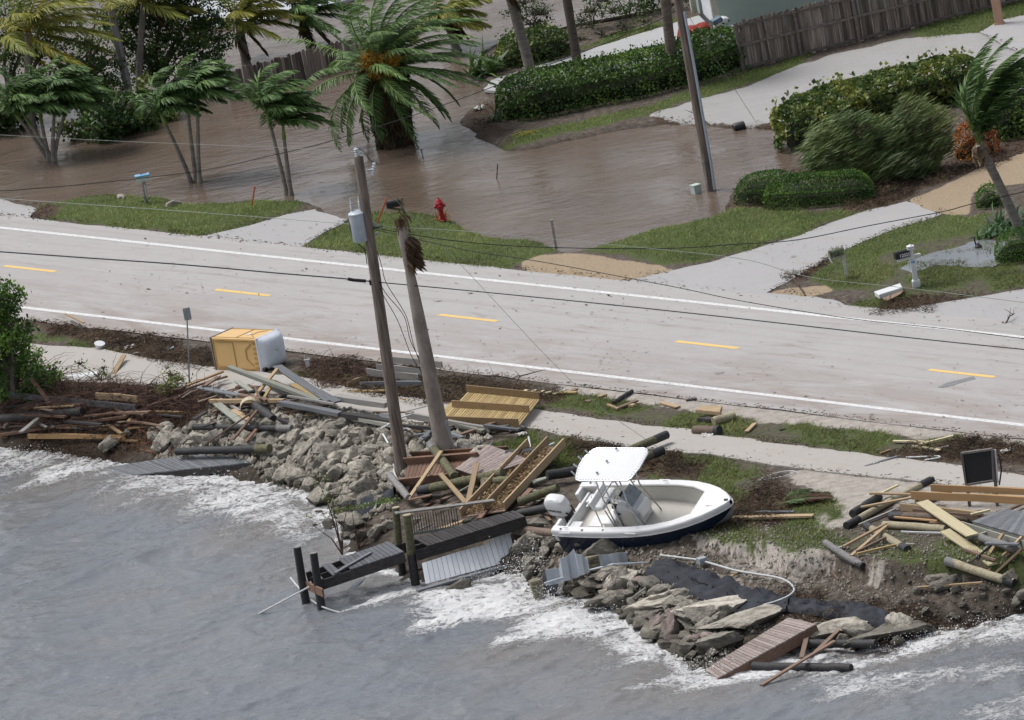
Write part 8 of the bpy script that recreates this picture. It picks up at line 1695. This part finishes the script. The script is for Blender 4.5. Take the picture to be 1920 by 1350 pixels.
for px, py, s, l_ in ((243, 654, .22, 'crumpled white paper right of the white tub'), (205, 664, .1, 'tiny white scrap below the white tub'), (255, 664, .1, 'tiny white scrap beside the offcuts'), (108, 712, .2, 'lavender plastic scrap by the left edge tree'), (320, 656, .14, 'pale blue plastic scrap on the roadside wrack'), (968, 808, .34, 'white crumpled cloth at the corner of the upturned deck section'), (978, 818, .22, 'small white rag below the crumpled cloth'), (1328, 820, .22, 'white rag wrapped under the brown log'), (1886, 850, .2, 'white scrap right of the sign board'), (1646, 871, .16, 'white rag beside the slate-grey bar'), (1105, 725, .12, 'white cup on the road shoulder above the slats'), (898, 206, .26, 'white debris on the mud at the end of the long hedge'), (1247, 392, .26, 'dark wet rag floating near the lawn edge'), (610, 267, .3, 'dark object floating between the small palms and the date palm'), (1000, 640, .05, 'tiny white speck on the road'), (1582, 1030, .18, 'white plastic bag snagged on the grey piling'), (1426, 266, .13, 'white litter in the wet debris by the shell driveway')):
    b = G(px, py, .02); n_ = 7; mb = MB()
    for i in range(n_):
        for j in range(n_): mb.v.append(((i / (n_ - 1) - .5) * s * 1.6 + random.uniform(-.1, .1) * s, (j / (n_ - 1) - .5) * s * 1.4 + random.uniform(-.1, .1) * s, random.uniform(0, .55) * s))
    for i in range(n_ - 1):
        for j in range(n_ - 1): k = i * n_ + j; mb.f.append((k, k + 1, k + n_ + 1, k + n_))
    m_ = M_black if 'dark' in l_ else (mat('lavender', (.45, .42, .6), None, 5, .6, 0) if 'lavender' in l_ else (mat('pale_blue_plastic', (.4, .5, .55), None, 5, .5, 0) if 'blue' in l_ else mat('white_rag', (.62, .61, .58), (.5, .49, .46), 6, .8, .2)))
    o = mb.build('scrap', m_, None); o.location = b; tag(o, l_, 'scrap')
b = G(1385, 250, .0); mb = MB(); mb.lathe([(.17, 0), (.20, .05), (.20, .4), (.17, .42)], 14); o = mb.build('black_drum', M_black, None, smooth=True); o.location = b + Vector((-.15, 0, .18)); o.rotation_euler = (0, math.radians(88), .2); tag(o, 'black plastic drum lying in the wet debris by the shell driveway', 'drum')
b = G(1832, 466, .0); root = empty('lamp', b, None, 'knocked-over small black garden lamp lying in the puddle', 'garden lamp'); mb = MB(); mb.tube([(0, 0, .05), (-.04, 0, .3), (-.02, 0, .4)], .025, 6); mb.build('stem', M_black, root); mb = MB(); mb.lathe([(.13, 0), (.12, .03), (.04, .12), (.03, .14)], 12, (.05, -.05, .05)); mb.build('shade', M_black, root)
b = G(1318, 1064, .12); mb = MB(); mb.box((0, 0, .1), (.26, .22, .2), Euler((.1, 0, .5)).to_matrix()); o = mb.build('junction_box', mat('grey_pvc', (.36, .39, .42), (.3, .33, .36), 5, .5, .03), None, bevel=.012); o.location = b; tag(o, 'square grey junction box on the white conduit', 'junction box')
b = G(578, 690, .02); mb = MB(); mb.box((0, 0, .14), (.14, .03, .26)); mb.box((0, 0, .27), (.2, .06, .02)); mb.box((-.06, 0, .34), (.02, .02, .16)); o = mb.build('broken_fitting', M_pvc, None); o.location = b; tag(o, 'small broken white fitting standing on the grass right of the portable toilet', 'fitting')
for k in range(4): slab([(905 + 5 * k, 806 + 11 * k % 3, ), (918 + 5 * k, 800), (926 + 4 * k, 806), (912 + 4 * k, 812)], .03, W['dark'], ['dark', 'black', 'charred', 'wet'][k] + ' board end in the grass at the foot of the upturned deck section', 'board_end', 'board', .05) if k < 1 else None

# spray thrown up where the swell hits the wreckage
M_spray = mat('spray_white', (.80, .81, .82), (.74, .75, .76), 4, .5, 0)
sp = []
for px, py, n, sx, sy, sz in ((1000, 1070, 700, .55, .5, .40), (930, 1085, 500, .8, .4, .25), (1030, 1122, 500, .5, .4, .25), (1150, 1150, 500, .7, .5, .22), (1310, 1262, 500, .6, .4, .25), (620, 985, 400, .5, .5, .22), (430, 898, 300, .9, .4, .18), (590, 930, 300, .6, .4, .2), (60, 850, 300, .9, .4, .15), (1700, 1205, 300, .7, .4, .2), (1860, 1175, 300, .9, .4, .2)):
    q = np.array(G(px, py)); r_ = rs.normal(size=(n, 3)) * np.array([sx, sy, sz]); r_[:, 2] = np.abs(r_[:, 2]); sp.append(q + r_)
o = leaves('sea_spray', np.vstack(sp), .035, .025, M_spray, None); tag(o, 'white droplets of spray thrown up where the surf hits the rocks and wreckage', None, kind='stuff')
